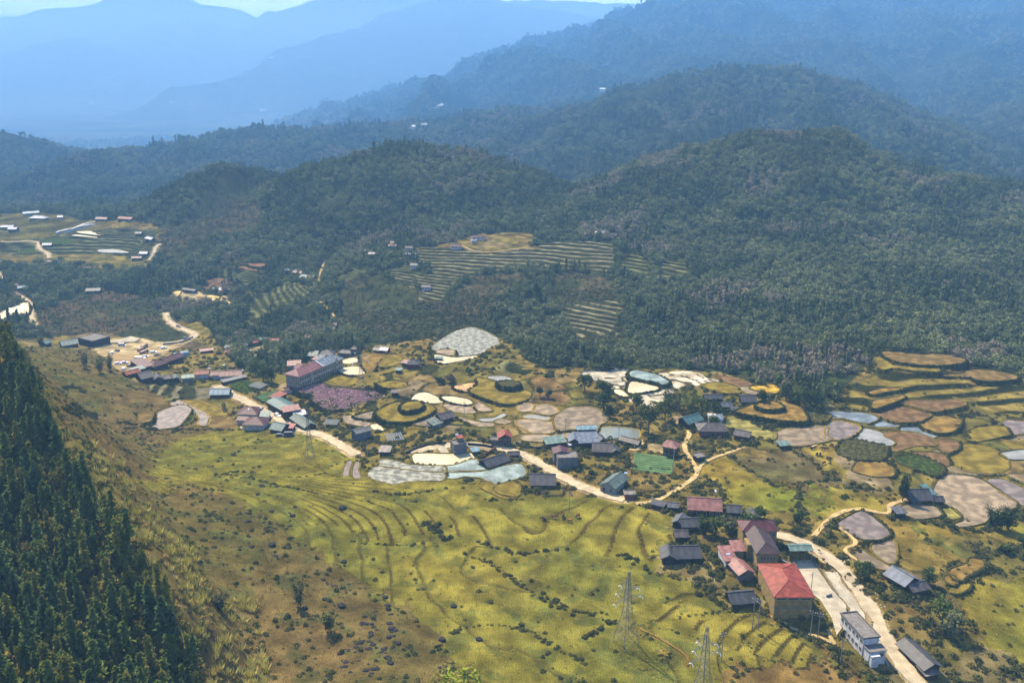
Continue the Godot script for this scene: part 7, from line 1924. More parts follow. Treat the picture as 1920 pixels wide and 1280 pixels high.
func long_school() -> void:
	var w9 := 9.0
	var where := "-109.3,-429.4 -92.6,-459.4"
	var s := base_of(where, w9)
	var w: float = s.w
	var tall := 7.6
	var o := thing("long_school", "long cream school with two rows of windows and a half red, half grey roof", "school", "", s.at, s.turn)
	var st := begin()
	box(st, Vector3(-w / 2, -3, -w9 / 2), Vector3(w / 2, tall, w9 / 2))
	part("wall", done(st), M.school_wall, o)
	st = begin()
	box(st, Vector3(-w / 2 - 0.06, -3.1, -w9 / 2 - 0.06), Vector3(w / 2 + 0.06, 1.2, w9 / 2 + 0.06))
	part("plinth", done(st), M.blue_wall, o)
	var split := 0.02 * w
	for k in 2:
		st = begin()
		var x0 := -w / 2 - 0.7 if k == 0 else split
		var x1 := split if k == 0 else w / 2 + 0.7
		var i0 := 4.0 if k == 0 else 0.0
		var i1 := 0.0 if k == 0 else 4.0
		var z := w9 / 2 + 0.7
		slab(st, Vector3(x0 + i0, tall + 2.4, 0), Vector3(x1 - i1, tall + 2.4, 0), Vector3(x1, tall + 0.02, z), Vector3(x0, tall + 0.02, z), 0.15)
		slab(st, Vector3(x1 - i1, tall + 2.4, 0), Vector3(x0 + i0, tall + 2.4, 0), Vector3(x0, tall + 0.02, -z), Vector3(x1, tall + 0.02, -z), 0.15)
		if k == 0:
			slab(st, Vector3(x0 + i0, tall + 2.4, 0), Vector3(x0, tall + 0.02, z), Vector3(x0, tall + 0.02, z), Vector3(x0, tall + 0.02, -z), 0.15)
		else:
			slab(st, Vector3(x1 - i1, tall + 2.4, 0), Vector3(x1, tall + 0.02, -z), Vector3(x1, tall + 0.02, -z), Vector3(x1, tall + 0.02, z), 0.15)
		# a small cross gable at the back
		var gx := lerpf(x0, x1, 0.55)
		slab(st, Vector3(gx, tall + 2.9, -z), Vector3(gx, tall + 2.9, -0.5), Vector3(gx - 3, tall + 0.9, -2.5), Vector3(gx - 3, tall + 0.9, -z), 0.12)
		slab(st, Vector3(gx, tall + 2.9, -0.5), Vector3(gx, tall + 2.9, -z), Vector3(gx + 3, tall + 0.9, -z), Vector3(gx + 3, tall + 0.9, -2.5), 0.12)
		var r := part("roof", done(st), M.school_red if k == 0 else M.school_blue, o)
		r.set_meta("label", "dull red half of the roof" if k == 0 else "blue-grey half of the roof")
	st = begin()
	slab(st, Vector3(split - 0.35, tall + 2.6, 0), Vector3(split + 0.35, tall + 2.6, 0), Vector3(split + 0.35, tall + 0.25, w9 / 2 + 0.75), Vector3(split - 0.35, tall + 0.25, w9 / 2 + 0.75), 0.35)
	slab(st, Vector3(split + 0.35, tall + 2.6, 0), Vector3(split - 0.35, tall + 2.6, 0), Vector3(split - 0.35, tall + 0.25, -w9 / 2 - 0.75), Vector3(split + 0.35, tall + 0.25, -w9 / 2 - 0.75), 0.35)
	part("firewall", done(st), M.white_wall, o)
	st = begin()
	box(st, Vector3(w * 0.31, 1.2, w9 / 2 - 0.2), Vector3(w * 0.37, tall + 0.5, w9 / 2 + 0.8))
	tri(st, Vector3(w * 0.30, tall + 0.5, w9 / 2 + 0.82), Vector3(w * 0.38, tall + 0.5, w9 / 2 + 0.82), Vector3(w * 0.34, tall + 2.6, w9 / 2 + 0.82))
	var g := part("gabled_bay", done(st), M.school_wall, o)
	for r in 2:
		opening(g, Vector3(w * 0.34, 2.7 + r * 3.0, w9 / 2 + 0.82), 0, 1.2, 1.5)
	for r in 2:
		for c in 19:
			if c == 5 or c == 15 or c == 16:
				continue
			opening(o, Vector3(-w / 2 + w * (c + 0.5) / 19, 2.7 + r * 3.0, w9 / 2 + 0.03), 0, 1.05, 1.6)
	for c in 15:
		opening(o, Vector3(-w / 2 + w * (c + 0.6) / 19, 0.2, w9 / 2 + 0.09), 0, 1.0, 1.3, "door")


func tanks() -> void:
	# steel water tanks on the roofs
	var st := begin()
	beam(st, Vector3(-0.75, 0.95, 0), Vector3(0.75, 0.95, 0), 0.5, 0.5, 12)
	beam(st, Vector3(-0.95, 0.95, 0), Vector3(-0.75, 0.95, 0), 0.25, 0.5, 12)
	beam(st, Vector3(0.75, 0.95, 0), Vector3(0.95, 0.95, 0), 0.5, 0.25, 12)
	var drum := done(st)
	st = begin()
	for x in [-0.6, 0.6]:
		for z in [-0.4, 0.4]:
			beam(st, Vector3(x, -0.6, z), Vector3(x, 0.75, z * 0.8), 0.05, 0.05, 4)
	var rack := done(st)
	for t in [
		["67.5,-245.1", 2.4, "steel water tank on the leftmost red shed by the school"], ["-127.3,-400.2", 4.0, "steel water tank between the two maroon hipped houses"], ["-122.3,-383.7", 3.2, "steel water tank at the left eave of the lower maroon house"], ["-126.5,-384.2", 0.6, "steel water tank on the ground left of the lower maroon house"],
		["-122.3,-403.2", 3.2, "steel water tank at the right corner of the upper maroon house"], ["-169.0,-468.8", 3.0, "steel water tank between the bright red and pinkish shops"], ["-161.7,-471.6", 4.2, "steel water tank behind the peach coloured roof"], ["-148.8,-464.0", 3.6, "steel water tank at the right end of the peach coloured roof"],
		["-23.2,-345.3", 4.9, "steel water tank on the grey concrete cube house"], ["23.5,-331.4", 5.0, "steel water tank on the large blank grey house"], ["42.9,-304.4", 3.6, "steel water tank at the far end of the grey-green gabled house"], ["72.1,-284.4", 4.2, "steel water tank on the long faded red barn"]]:
		var p := spot(pts(t[0])[0])
		var o := thing("water_tank", t[2], "water tank", "steel water tanks", p + Vector3.UP * (t[1] - 0.3), 0.4 * len(t[2]))
		o.scale = Vector3.ONE * 0.75
		part("drum", drum, M.bright_steel, o)
		part("rack", rack, M.steel, o)


func nets_and_walls() -> void:
	# tall posts and netting of the striped pitch, the shade nets and the low yard walls
	for t in [["61.8,-311.9 65.6,-329.0", 5.0, "netted fence with tall posts on the right side of the striped pitch"], ["47.6,-316.6 50.0,-333.5", 4.0, "netted fence on the left side of the striped pitch"], ["-132.3,-426.7 -124.9,-438.1", 3.5, "netted fence on the far side of the small green pitch"], ["-133.2,-426.9 -126.1,-418.8 -122.3,-419.0", 3.5, "netted fence on the road side of the small green pitch"], ["95.2,-250.5 96.2,-237.4 97.1,-230.4", 1.6, "grey railing along the right edge of the concrete yard"]]:
		var p := pts(t[0])
		var at := spot(p[0])
		var o := thing("net_fence", t[2], "fence", "", at)
		var st := begin()
		beam(st, Vector3(0, -0.5, 0), Vector3(0, t[1], 0), 0.07, 0.06, 5)
		var post := done(st)
		var net := begin()
		for k in p.size() - 1:
			var n := maxi(2, int(p[k].distance_to(p[k + 1]) / 4.0))
			for i in n + 1:
				var q := spot(p[k].lerp(p[k + 1], i / float(n))) - at
				part("post", post, M.steel, o).position = q
				if i == 0:
					continue
				var b := spot(p[k].lerp(p[k + 1], (i - 1) / float(n))) - at
				for l in 4:
					beam(net, b + Vector3.UP * t[1] * (l + 1) / 4.0, q + Vector3.UP * t[1] * (l + 1) / 4.0, 0.025, 0.025, 3)
				for l in 5:
					var f := b.lerp(q, l / 5.0)
					beam(net, f, f + Vector3.UP * t[1], 0.018, 0.018, 3)
		part("net", done(net), M.steel, o)
	for t in [["-87.2,-379.8 -80.6,-378.8", 5.0, "grey shade net on posts beside the main road"], ["-53.1,-350.4 -46.2,-352.7", 7.0, "rows of dark shade netting in the garden by the road"], ["-140.2,-443.3 -132.6,-438.3", 6.0, "pale shade netting over the smoky vegetable garden"]]:
		var s: Dictionary = base_of(t[0], t[1])
		var o := thing("shade_net", t[2], "shade net", "", s.at, s.turn)
		for k in 8:
			var st := begin()
			var x0: float = -s.w / 2 + s.w * k / 8.0
			slab(st, Vector3(x0, 1.9, -t[1] / 2), Vector3(x0 + s.w / 11.0, 1.9, -t[1] / 2), Vector3(x0 + s.w / 11.0, 1.3, t[1] / 2), Vector3(x0, 1.3, t[1] / 2), 0.05)
			part("net_strip", done(st), M.net, o)
		for x in [-0.5, 0.0, 0.5]:
			for z in [-0.5, 0.5]:
				var st := begin()
				beam(st, Vector3(0, -0.5, 0), Vector3(0, 1.5, 0), 0.05, 0.05, 4)
				part("post", done(st), M.post, o).position = Vector3(x * s.w, 0, z * t[1])
	for t in [["-18.8,-345.8 -15.8,-345.2 -12.2,-344.2 -6.7,-341.2", 1.2, "stone", "dark yard wall right of the grey concrete cube house"], ["-6.7,-341.0 -11.7,-333.3", 1.3, "brick_wall", "brown wall slanting down from the dark yard wall"], ["-44.0,-337.2 -40.1,-342.1 -35.2,-346.3 -27.9,-347.8", 1.0, "stone", "stone retaining wall along the upper side of the road"], ["1.7,-347.2 9.3,-341.4 14.7,-341.4", 1.0, "stone", "dark retaining wall below the pinkish paddies"],
		["-218.0,-579.7 -220.6,-571.0 -224.4,-566.2 -232.5,-564.0", 1.3, "pale_stone", "white road wall above the car park"], ["84.0,-246.1 87.0,-242.9 88.2,-240.2", 0.8, "pale_stone", "pale broken wall between the school wing and the concrete yard"], ["93.3,-229.2 95.1,-230.0", 0.9, "grey_wall", "grey parapet across the near end of the concrete yard"], ["100.7,-201.3 101.8,-214.5 101.2,-217.9", 0.5, "pale_stone", "low pale kerb wall on the right of the white building"]]:
		var p := pts(t[0])
		var at := spot(p[0])
		var o := thing("wall", t[3], "wall", "", at)
		for k in p.size() - 1:
			var n := maxi(1, int(p[k].distance_to(p[k + 1]) / 3.0))
			for i in n:
				var a := spot(p[k].lerp(p[k + 1], i / float(n))) - at
				var b := spot(p[k].lerp(p[k + 1], (i + 1.0) / n)) - at
				var st := begin()
				var side := (b - a).cross(Vector3.UP).normalized() * 0.2
				var y: float = t[1] * rng.randf_range(0.92, 1.06)
				slab(st, a - side + Vector3.DOWN, b - side + Vector3.DOWN, b + side + Vector3.DOWN, a + side + Vector3.DOWN, y + 1.0)
				part("wall_section", done(st), M[t[2]], o)

# ---------------------------------------------------------------- pylons, vehicles, people, animals, stones

func pylon(where: String, tall: float, foot: float, label: String, arms: bool) -> void:
	var at := spot(pts(where)[0])
	var o := thing("pylon", label, "pylon", "lattice pylons", at, 0.5)
	var waist := tall * 0.42
	var half := func(y: float) -> float:
		return lerpf(foot, foot * 0.36, y / waist) if y < waist else lerpf(foot * 0.36, foot * 0.08, (y - waist) / (tall - waist))
	var corners := [Vector2(-1, -1), Vector2(1, -1), Vector2(1, 1), Vector2(-1, 1)]
	var levels := [0.0, 0.14, 0.28, 0.42, 0.5, 0.58, 0.66, 0.74, 0.82, 0.91, 1.0]
	var braces := begin()
	for c in 4:
		var leg := begin()
		for k in levels.size() - 1:
			var y0: float = levels[k] * tall
			var y1: float = levels[k + 1] * tall
			var a: float = half.call(y0)
			var b: float = half.call(y1)
			var p: Vector2 = corners[c]
			var q: Vector2 = corners[(c + 1) % 4]
			beam(leg, Vector3(p.x * a, y0 - (0.6 if k == 0 else 0.0), p.y * a), Vector3(p.x * b, y1, p.y * b), 0.085 if foot > 2.5 else 0.06, 0.08 if foot > 2.5 else 0.055, 4)
			beam(braces, Vector3(p.x * a, y0, p.y * a), Vector3(q.x * b, y1, q.y * b), 0.036, 0.036, 3)
			beam(braces, Vector3(q.x * a, y0, q.y * a), Vector3(p.x * b, y1, p.y * b), 0.036, 0.036, 3)
			beam(braces, Vector3(p.x * b, y1, p.y * b), Vector3(q.x * b, y1, q.y * b), 0.036, 0.036, 3)
		part("leg", done(leg), M.steel, o)
	part("bracing", done(braces), M.steel, o)
	if not arms:
		return
	for t in [[0.62, 4.2, -1.0], [0.62, 4.4, 1.0], [0.76, 3.6, -1.0], [0.74, 3.4, 1.0], [0.86, 2.6, -1.0]]:
		var st := begin()
		var y: float = t[0] * tall
		var w: float = half.call(y)
		var tip := Vector3(t[1] * t[2], y, 0)
		for z in [-1.0, 1.0]:
			beam(st, Vector3(w * t[2], y, z * w), tip, 0.06, 0.05, 4)
			beam(st, Vector3(w * t[2], y + 1.1, z * w), tip, 0.05, 0.05, 4)
		beam(st, Vector3(lerpf(w * t[2], tip.x, 0.5), y, 0.5 * w), Vector3(lerpf(w * t[2], tip.x, 0.5), y + 0.55, -0.5 * w), 0.04, 0.04, 3)
		var arm := part("crossarm", done(st), M.steel, o)
		for z in [-0.7, 0.7]:
			var s := begin()
			for k in 7:
				beam(s, tip + Vector3(0, -0.12 * k - 0.1, z * 0.17 * k), tip + Vector3(0, -0.12 * k - 0.16, z * 0.17 * k), 0.13, 0.13, 6)
			part("insulator", done(s), M.porcelain, arm)


func power_lines() -> void:
	pylon("30.9,-205.8", 22.0, 2.7, "tall lattice pylon standing alone on the green slope", true)
	pylon("46.7,-182.5", 22.0, 2.7, "lattice pylon at the bottom edge with pale insulators", true)
	pylon("-81.4,-328.3", 24.0, 1.9, "slim lattice pylon on the grass beside the main road", false)
	pylon("-76.9,-426.7", 24.0, 2.0, "slim lattice pylon above the pink flower field", true)
	var st := begin()
	beam(st, Vector3(0, -0.6, 0), Vector3(0, 9.0, 0), 0.16, 0.11, 6)
	var mast := done(st)
	st = begin()
	box(st, Vector3(-0.9, 8.3, -0.06), Vector3(0.9, 8.45, 0.06))
	box(st, Vector3(-0.7, 7.6, -0.06), Vector3(0.7, 7.72, 0.06))
	var bar := done(st)
	st = begin()
	for x in [-0.8, 0.0, 0.8]:
		beam(st, Vector3(x, 8.45, 0), Vector3(x, 8.75, 0), 0.07, 0.05, 6)
	var cups := done(st)
	for t in [
		["20.1,-280.7", 0.9, "utility pole alone on the upper green slope"], ["55.4,-199.7", 1.0, "utility pole right of the bottom-edge pylon"], ["84.4,-210.1", 1.0, "right pole of the switch frame near the school hall"], ["82.5,-210.6", 1.0, "left pole of the switch frame near the school hall"],
		["67.2,-213.5", 1.1, "left pole of the twin poles below the slate house"], ["68.9,-213.8", 1.1, "right pole of the twin poles below the slate house"], ["87.7,-201.2", 0.9, "pole with a switch box beside the yellow footpath"], ["89.9,-232.9", 0.7, "slim pole in the middle of the concrete yard"],
		["0.6,-365.4", 0.8, "pole in the pinkish paddies"], ["23.4,-359.2", 0.8, "pole at the corner of the mown brown field"], ["-22.0,-380.4", 0.8, "pole above the grey-brown gabled house"], ["-13.6,-349.2", 0.8, "pole between the cube house and the bright red gable"], ["45.9,-352.3", 0.7, "pole standing in the fish pond's near bank"],
		["50.3,-286.9", 0.3, "short post at the footpath's turn"], ["67.2,-292.0", 0.7, "pole above the long red barn"], ["-58.5,-329.6", 0.8, "pole beside the shed at the road bend"], ["-100.2,-433.1", 0.8, "pole at the foot of the long school"]]:
		var o := thing("utility_pole", t[2], "utility pole", "utility poles", spot(pts(t[0])[0]), 0.3 * len(t[2]))
		o.scale = Vector3.ONE * t[1]
		part("pole", mast, M.post, o)
		part("crossarm", bar, M.steel, o)
		part("insulator", cups, M.porcelain, o)


func car_parts() -> Dictionary:
	# bodies by lofting a side outline: lower body, glazed cabin, wheels
	var made := {}
	for kind in ["car", "van", "truck"]:
		var l: float = {"car": 4.3, "van": 5.2, "truck": 6.4}[kind]
		var h: float = {"car": 1.45, "van": 2.1, "truck": 2.4}[kind]
		var st := begin()
		var outline := [Vector2(-l / 2, 0.35), Vector2(-l / 2, 0.8), Vector2(-l / 2 + 0.15, 0.92), Vector2(l / 2 - 0.9, 0.92), Vector2(l / 2 - 0.1, 0.78), Vector2(l / 2, 0.5), Vector2(l / 2 - 0.05, 0.35)]
		if kind == "truck":
			outline = [Vector2(-l / 2, 0.6), Vector2(-l / 2, 1.0), Vector2(l / 2, 1.0), Vector2(l / 2, 0.5)]
		var cut := func(s: SurfaceTool, line: Array, w0: float, w1: float) -> void:
			var top := -1e9
			var low := 1e9
			for q: Vector2 in line:
				top = maxf(top, q.y)
				low = minf(low, q.y)
			var at := func(q: Vector2, side: float) -> Vector3:
				return Vector3(q.x, q.y, side * lerpf(w0, w1, (q.y - low) / (top - low)))
			for k in line.size():
				var a: Vector2 = line[k]
				var b: Vector2 = line[(k + 1) % line.size()]
				quad(s, at.call(a, 1.0), at.call(b, 1.0), at.call(b, -1.0), at.call(a, -1.0))
			for k in range(1, line.size() - 1):
				tri(s, at.call(line[0], 1.0), at.call(line[k], 1.0), at.call(line[k + 1], 1.0))
				tri(s, at.call(line[0], -1.0), at.call(line[k + 1], -1.0), at.call(line[k], -1.0))
		cut.call(st, outline, 0.85, 0.88)
		var cabin := begin()
		var c0 := -l / 2 + 0.2 if kind != "truck" else l / 2 - 1.8
		var c1 := l / 2 - (1.2 if kind == "car" else 0.5) if kind != "truck" else l / 2
		cut.call(cabin, [Vector2(c0, 0.92), Vector2(c0 + 0.3, h - 0.06), Vector2(c1 - 0.7, h - 0.06), Vector2(c1, 0.92)], 0.82, 0.66)
		var top := begin()
		box(top, Vector3(c0 + 0.28, h - 0.06, -0.68), Vector3(c1 - 0.66, h, 0.68))
		for s in [-1.0, 1.0]:
			for x in [c0 + 0.2, lerpf(c0, c1, 0.5), c1 - 0.4]:
				beam(top, Vector3(x, 0.9, s * 0.83), Vector3(lerpf(x, lerpf(c0, c1, 0.45), 0.25), h - 0.04, s * 0.68), 0.05, 0.05, 4)
		if kind == "truck":
			box(top, Vector3(-l / 2, 1.0, -0.95), Vector3(l / 2 - 2.0, 2.3, 0.95))
		var wheel := begin()
		beam(wheel, Vector3(0, 0, -0.1), Vector3(0, 0, 0.1), 0.33, 0.33, 12)
		var rim := begin()
		beam(rim, Vector3(0, 0, -0.115), Vector3(0, 0, 0.115), 0.18, 0.18, 8)
		made[kind] = {"body": done(st), "cabin": done(cabin), "top": done(top), "wheel": done(wheel), "rim": done(rim), "l": l}
	return made


func vehicles_and_life() -> void:
	var cars := car_parts()
	var paints := {"white": Color(0.72, 0.72, 0.72), "silver": Color(0.42, 0.43, 0.45), "dark": Color(0.045, 0.045, 0.05), "red": Color(0.38, 0.04, 0.035), "blue": Color(0.07, 0.11, 0.22), "brown": Color(0.16, 0.09, 0.06)}
	for t in [
		["car", "white", "-227.5,-536.1", 0.2, "white car alone in the middle of the sandy car park"], ["car", "white", "-227.5,-552.0", 0.9, "white car on the ramp up from the car park"], ["van", "white", "-223.0,-503.1", 0.2, "white van leading the row of three in the car park"], ["car", "white", "-222.9,-507.4", 0.2, "white car in the middle of the row of three in the car park"],
		["car", "silver", "-223.5,-514.1", 0.2, "silver car at the end of the row of three in the car park"], ["car", "white", "-225.1,-480.4", 0.6, "white car at the left of the lower row in the car park"], ["car", "red", "-225.6,-485.4", 0.6, "red car in the lower row of the car park"], ["car", "silver", "-223.5,-485.1", 0.2, "silver car at the right of the lower row in the car park"],
		["van", "white", "-260.5,-565.0", 0.0, "white minibus below the pale dirt stage"], ["car", "white", "-253.5,-534.7", 2.2, "white car at the left edge of the car park"], ["car", "dark", "-255.3,-546.3", 2.4, "dark car beside the sand heap in the car park"], ["truck", "brown", "-232.5,-533.7", 1.2, "brown lorry in the middle of the car park"], ["truck", "brown", "-242.7,-558.6", 1.4, "brown lorry near the stage in the car park"],
		["truck", "brown", "-240.3,-547.6", 1.3, "brown lorry between the other two in the car park"], ["car", "dark", "-220.2,-523.7", 0.9, "dark car near the market roofs in the car park"], ["car", "white", "-214.9,-464.3", 1.8, "white car parked by the dark stall at the market's left end"], ["car", "dark", "-216.7,-476.1", 1.6, "dark car behind the dark stall at the market's left end"],
		["car", "dark", "-237.9,-607.5", -0.7, "dark car on the white road above the car park"], ["car", "dark", "-221.7,-576.8", 0.5, "dark car on the road just above the white wall"], ["car", "white", "-113.7,-400.5", -0.8, "white car in front of the long grey-green hall"], ["car", "red", "83.8,-253.7", -0.9, "red car in the shade beside the school block"],
		["car", "dark", "-104.4,-369.9", 0.1, "dark car on the grass below the grey-teal house"], ["van", "dark", "-100.4,-369.4", 0.1, "dark van on the grass right of the other dark car"], ["car", "white", "-164.9,-526.0", 0.2, "white car in the yard by the wooded lane"]]:
		var c: Dictionary = cars[t[0]]
		var key: String = "paint" + t[1]
		if not M.has(key):
			var col: Color = paints[t[1]]
			M[key] = stuff_of(col.r, col.g, col.b, 0.35, 0.5)
		var o := thing("parked_" + t[0], t[4], t[0], "vehicles of the village", spot(pts(t[2])[0]) + Vector3.UP * 0.05, t[3])
		var b := part("body", c.body, M[key], o)
		part("roof", c.top, M[key], b)
		part("cabin_glass", c.cabin, M.pane, o)
		for x in [-0.3, 0.31]:
			for z in [-0.78, 0.78]:
				var w := part("wheel", c.wheel, M.tyre, o)
				w.position = Vector3(x * c.l, 0.33, z)
				part("rim", c.rim, M.steel, w)
	# people, a cattle herd and the dogs of the road
	var shirt := {"dark": stuff_of(0.03, 0.03, 0.035), "blue": stuff_of(0.06, 0.08, 0.18), "red": stuff_of(0.2, 0.03, 0.03)}
	var skin := stuff_of(0.28, 0.17, 0.11)
	for t in [["102.3,-239.0", "dark", 2.4, "person in dark clothes walking along the pale road"], ["102.7,-264.9", "dark", 0.5, "person in dark clothes where the path meets the road"], ["-55.2,-423.7", "blue", 1.0, "person in blue on the olive paddy below the hedges"], ["-59.6,-426.6", "dark", 2.0, "person in dark clothes on the olive paddy, left of the one in blue"], ["177.9,-320.7", "dark", 0.2, "person in dark clothes in the right-hand paddies"], ["170.7,-319.8", "red", 0.9, "person in red at the corner of the brown paddy"]]:
		var o := thing("person", t[3], "person", "people in the fields and on the road", spot(pts(t[0])[0]) + Vector3.UP * 0.05, t[2])
		part("body", person_mesh(false), shirt[t[1]], o)
		part("head", person_mesh(true), skin, o)
	var beast := cow_mesh()
	var hides := [stuff_of(0.13, 0.06, 0.03), stuff_of(0.04, 0.03, 0.025), stuff_of(0.2, 0.11, 0.05)]
	var herd := ["14.7,-276.4", "17.8,-276.8", "19.9,-273.6", "22.9,-277.1", "11.1,-275.6", "118.6,-337.0", "123.4,-337.2", "128.1,-335.8", "123.7,-330.3", "126.9,-325.9", "124.5,-336.5", "133.2,-339.9", "129.2,-335.6", "125.0,-330.1", "127.3,-325.9", "123.6,-321.6"]
	for k in herd.size():
		var o := thing("cow", ["second cow from the left on the upper green slope", "middle brown cow on the upper green slope", "second cow from the right on the upper green slope", "rightmost cow on the upper green slope", "leftmost cow on the upper green slope"][k] if k < 5 else "dark buffalo grazing on the olive pasture beside the crop field", "cow", ["cattle on the upper green slope", "buffalo on the olive pasture"][0 if k < 5 else 1], spot(pts(herd[k])[0]), k * 1.3)
		part("body", beast, hides[k % 3 if k < 5 else 1], o)


func person_mesh(head: bool) -> ArrayMesh:
	var st := begin()
	if head:
		var last := 0.0
		for k in 6:
			var y := 1.5 + k * 0.045
			var r := 0.105 * sin(PI * (k + 1.2) / 7.2)
			if k:
				beam(st, Vector3(0, y - 0.045, 0.01), Vector3(0, y, 0.01), last, r, 9)
			last = r
		beam(st, Vector3(0, 1.62, 0.09), Vector3(0, 1.58, 0.13), 0.015, 0.022, 5)
		return done(st)
	# one figure: legs in mid-stride, hips, trunk, shoulders, arms
	for s in [-1.0, 1.0]:
		beam(st, Vector3(s * 0.09, 0.86, 0), Vector3(s * 0.1, 0.46, s * 0.12 + 0.04), 0.1, 0.065, 8)
		beam(st, Vector3(s * 0.1, 0.46, s * 0.12 + 0.04), Vector3(s * 0.1, 0.05, s * 0.2 - 0.04), 0.065, 0.045, 8)
		beam(st, Vector3(s * 0.1, 0.04, s * 0.2 - 0.08), Vector3(s * 0.1, 0.03, s * 0.2 + 0.14), 0.05, 0.04, 7)
		beam(st, Vector3(s * 0.19, 1.38, 0), Vector3(s * 0.24, 1.1, -s * 0.08), 0.06, 0.045, 8)
		beam(st, Vector3(s * 0.24, 1.1, -s * 0.08), Vector3(s * 0.22, 0.86, -s * 0.16 + 0.06), 0.045, 0.032, 8)
	var rings := [[0.8, 0.14], [0.95, 0.155], [1.1, 0.135], [1.28, 0.17], [1.4, 0.16], [1.46, 0.07], [1.52, 0.055]]
	for k in rings.size() - 1:
		beam(st, Vector3(0, rings[k][0], 0), Vector3(0, rings[k + 1][0], 0), rings[k][1], rings[k + 1][1], 10)
	return done(st)


func cow_mesh() -> ArrayMesh:
	var st := begin()
	var spine := [[-0.95, 1.15, 0.16], [-0.8, 1.12, 0.30], [-0.4, 1.05, 0.38], [0.1, 1.02, 0.40], [0.5, 1.06, 0.36], [0.75, 1.12, 0.24], [1.0, 1.0, 0.17], [1.2, 0.8, 0.14], [1.38, 0.62, 0.12], [1.5, 0.5, 0.08]]
	for k in spine.size() - 1:
		beam(st, Vector3(spine[k][0], spine[k][1], 0), Vector3(spine[k + 1][0], spine[k + 1][1], 0), spine[k][2], spine[k + 1][2], 10)
	for s in [-1.0, 1.0]:
		beam(st, Vector3(-0.7, 0.95, s * 0.2), Vector3(-0.82, 0.5, s * 0.2), 0.15, 0.08, 7)
		beam(st, Vector3(-0.82, 0.5, s * 0.2), Vector3(-0.74, 0.0, s * 0.2), 0.075, 0.06, 7)
		beam(st, Vector3(0.5, 0.9, s * 0.2), Vector3(0.52, 0.45, s * 0.2), 0.13, 0.08, 7)
		beam(st, Vector3(0.52, 0.45, s * 0.2), Vector3(0.5, 0.0, s * 0.2), 0.075, 0.06, 7)
		beam(st, Vector3(1.2, 0.88, s * 0.08), Vector3(1.25, 1.02, s * 0.26), 0.035, 0.012, 5)
	beam(st, Vector3(-0.95, 1.2, 0), Vector3(-1.05, 0.5, 0), 0.035, 0.025, 5)
	return done(st)


func stone_mesh(seed_: int) -> ArrayMesh:
	var r := FastNoiseLite.new()
	r.seed = seed_
	r.frequency = 0.7
	var s := SphereMesh.new()
	s.radius = 1.0
	s.height = 2.0
	s.radial_segments = 10
	s.rings = 6
	var st := SurfaceTool.new()
	st.create_from(s, 0)
	var arr := st.commit_to_arrays()
	var v: PackedVector3Array = arr[Mesh.ARRAY_VERTEX]
	for k in v.size():
		var p := v[k]
		var d := 1.0 + 0.45 * r.get_noise_3dv(p * 1.4)
		p *= d
		p.y = clampf(p.y * 0.75, -0.6, 0.52 + 0.1 * p.x)
		p.x = clampf(p.x, -0.85, 0.8)
		v[k] = p
	var out := begin()
	var ix: PackedInt32Array = arr[Mesh.ARRAY_INDEX]
	for k in ix:
		out.add_vertex(v[k])
	return done(out)


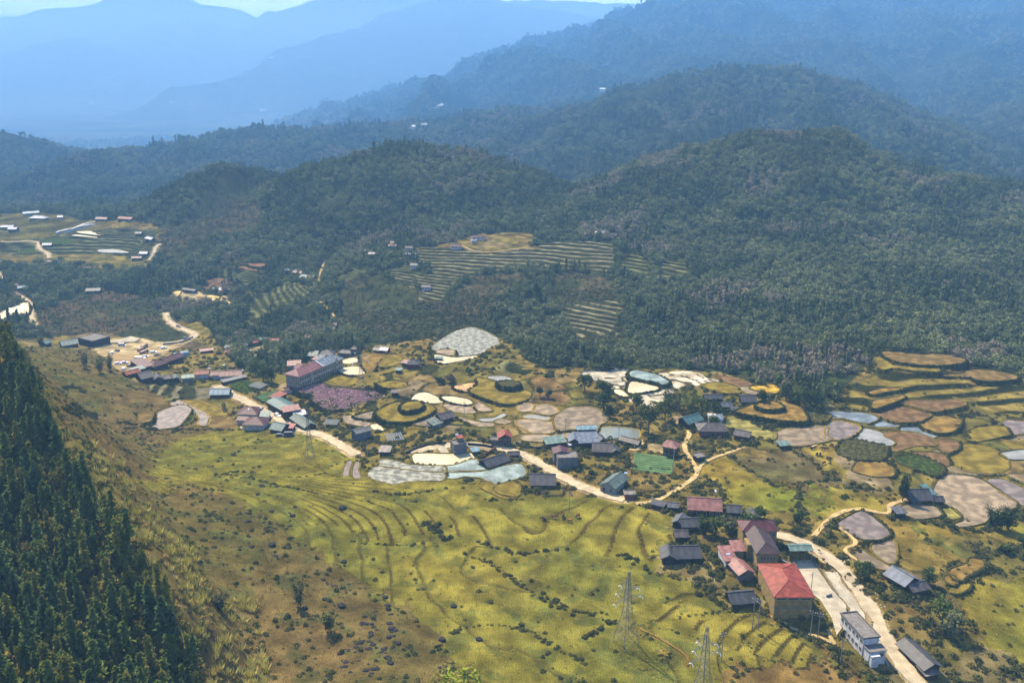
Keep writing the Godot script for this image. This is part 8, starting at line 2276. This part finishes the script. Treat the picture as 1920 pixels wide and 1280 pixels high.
func stones() -> void:
	var shapes := []
	for k in 5:
		shapes.append(stone_mesh(70 + k))
	var named := [["-59.3,-279.7", 2.4, "largest dark boulder, square, on the upper green slope"], ["-55.5,-273.7", 1.1, "dark boulder just below the largest square one"], ["-91.9,-295.8", 1.7, "dark boulder on the grass near the slim pylon"], ["-90.9,-287.2", 1.5, "dark boulder below the one near the slim pylon"], ["-74.7,-270.9", 1.8, "flat dark boulder in the upper green slope"], ["-75.5,-277.9", 1.1, "round dark boulder above the flat one"],
		["-75.3,-247.3", 2.2, "dark boulder at the edge of the bare patch"], ["-52.2,-242.7", 1.6, "grey slab above the bright green hollow"], ["-36.8,-224.8", 1.4, "pointed dark boulder in the bright green hollow"], ["-33.2,-209.0", 1.5, "upright dark boulder of the leaning pair"], ["-33.2,-205.3", 1.2, "lower boulder of the leaning pair"], ["-30.4,-202.4", 1.4, "long flat stone right of the leaning pair"],
		["-58.0,-215.6", 1.5, "dark boulder at the foot of the bare bamboo"], ["-48.5,-218.6", 1.9, "broad dark boulder left of the bright green hollow"], ["-16.8,-222.2", 1.6, "dark stone on the lower middle slope"], ["-9.0,-206.0", 1.6, "paired dark stone beside the pale track"], ["-18.9,-205.4", 1.7, "dark stone at the lower left of the middle slope"], ["-122.8,-359.3", 1.2, "dark boulder on the pasture below the maroon houses"]]
	var n := 0
	for t in named:
		var o := thing("boulder", t[2], "boulder", "dark boulders on the slope", spot(pts(t[0])[0]), n * 1.1)
		o.scale = Vector3.ONE * t[1] * 0.62
		part("stone", shapes[n % 5], M.rock, o)
		n += 1
	var zone := [pts("-110.3,-298.2 -87.6,-287.1 -72.9,-273.4 -58.7,-246.1 -43.5,-248.9 -34.8,-225.3 -36.1,-199.1 -51.4,-205.0 -62.7,-212.5 -74.2,-205.8 -88.5,-232.3"), pts("-173.9,-371.8 -156.9,-385.4 -136.6,-374.2 -114.7,-326.8 -103.0,-275.7 -113.2,-245.0 -135.3,-281.7"), pts("-56.8,-231.3 -38.0,-229.7 -29.3,-201.4 -15.5,-200.7 -15.0,-192.8 -43.1,-186.5")]
	var done_ := 0
	for t in 4000:
		if done_ >= 250:
			break
		var poly: PackedVector2Array = zone[t % 3]
		var lo := poly[0]
		var hi := poly[0]
		for q in poly:
			lo = lo.min(q)
			hi = hi.max(q)
		var q := Vector2(rng.randf_range(lo.x, hi.x), rng.randf_range(lo.y, hi.y))
		if not Geometry2D.is_point_in_polygon(q, poly) or fine_noise.get_noise_2d(q.x * 0.5, q.y * 0.5) < -0.02:
			continue
		done_ += 1
		var o := MeshInstance3D.new()
		o.name = numbered("stone")
		o.mesh = shapes[done_ % 5]
		o.material_override = M.rock
		add_child(o)
		tag(o, "dark stone among many strewn over the grassy slope", "stone", "dark stones strewn over the grassy slope")
		var s := 0.25 + 0.65 * pow(rng.randf(), 2.2)
		o.transform = Transform3D(Basis(Vector3.UP, rng.randf() * TAU).scaled(Vector3(s * 1.2, s * rng.randf_range(0.6, 1.0), s)), spot(q) + Vector3.DOWN * 0.1 * s)
	var rubble := []
	var tint := []
	for t in 90:
		var q: Vector2 = pts("105.8,-249.4")[0] + Vector2(rng.randfn() * 1.6, rng.randfn() * 0.8) if t < 22 else pts("105.8,-224.4")[0] + Vector2(rng.randfn() * 2.0, rng.randfn() * 3.5)
		rubble.append(stand(spot(q), rng.randf() * TAU, rng.randf_range(0.12, 0.3)))
		tint.append(Color(0.42, 0.38, 0.31) if t < 22 else Color(0.28, 0.25, 0.19))
	var pale := stuff_of(1, 1, 1)
	pale.vertex_color_use_as_albedo = true
	scatter("rubble", "pale rubble beside the main road", shapes[1], pale, rubble, tint)
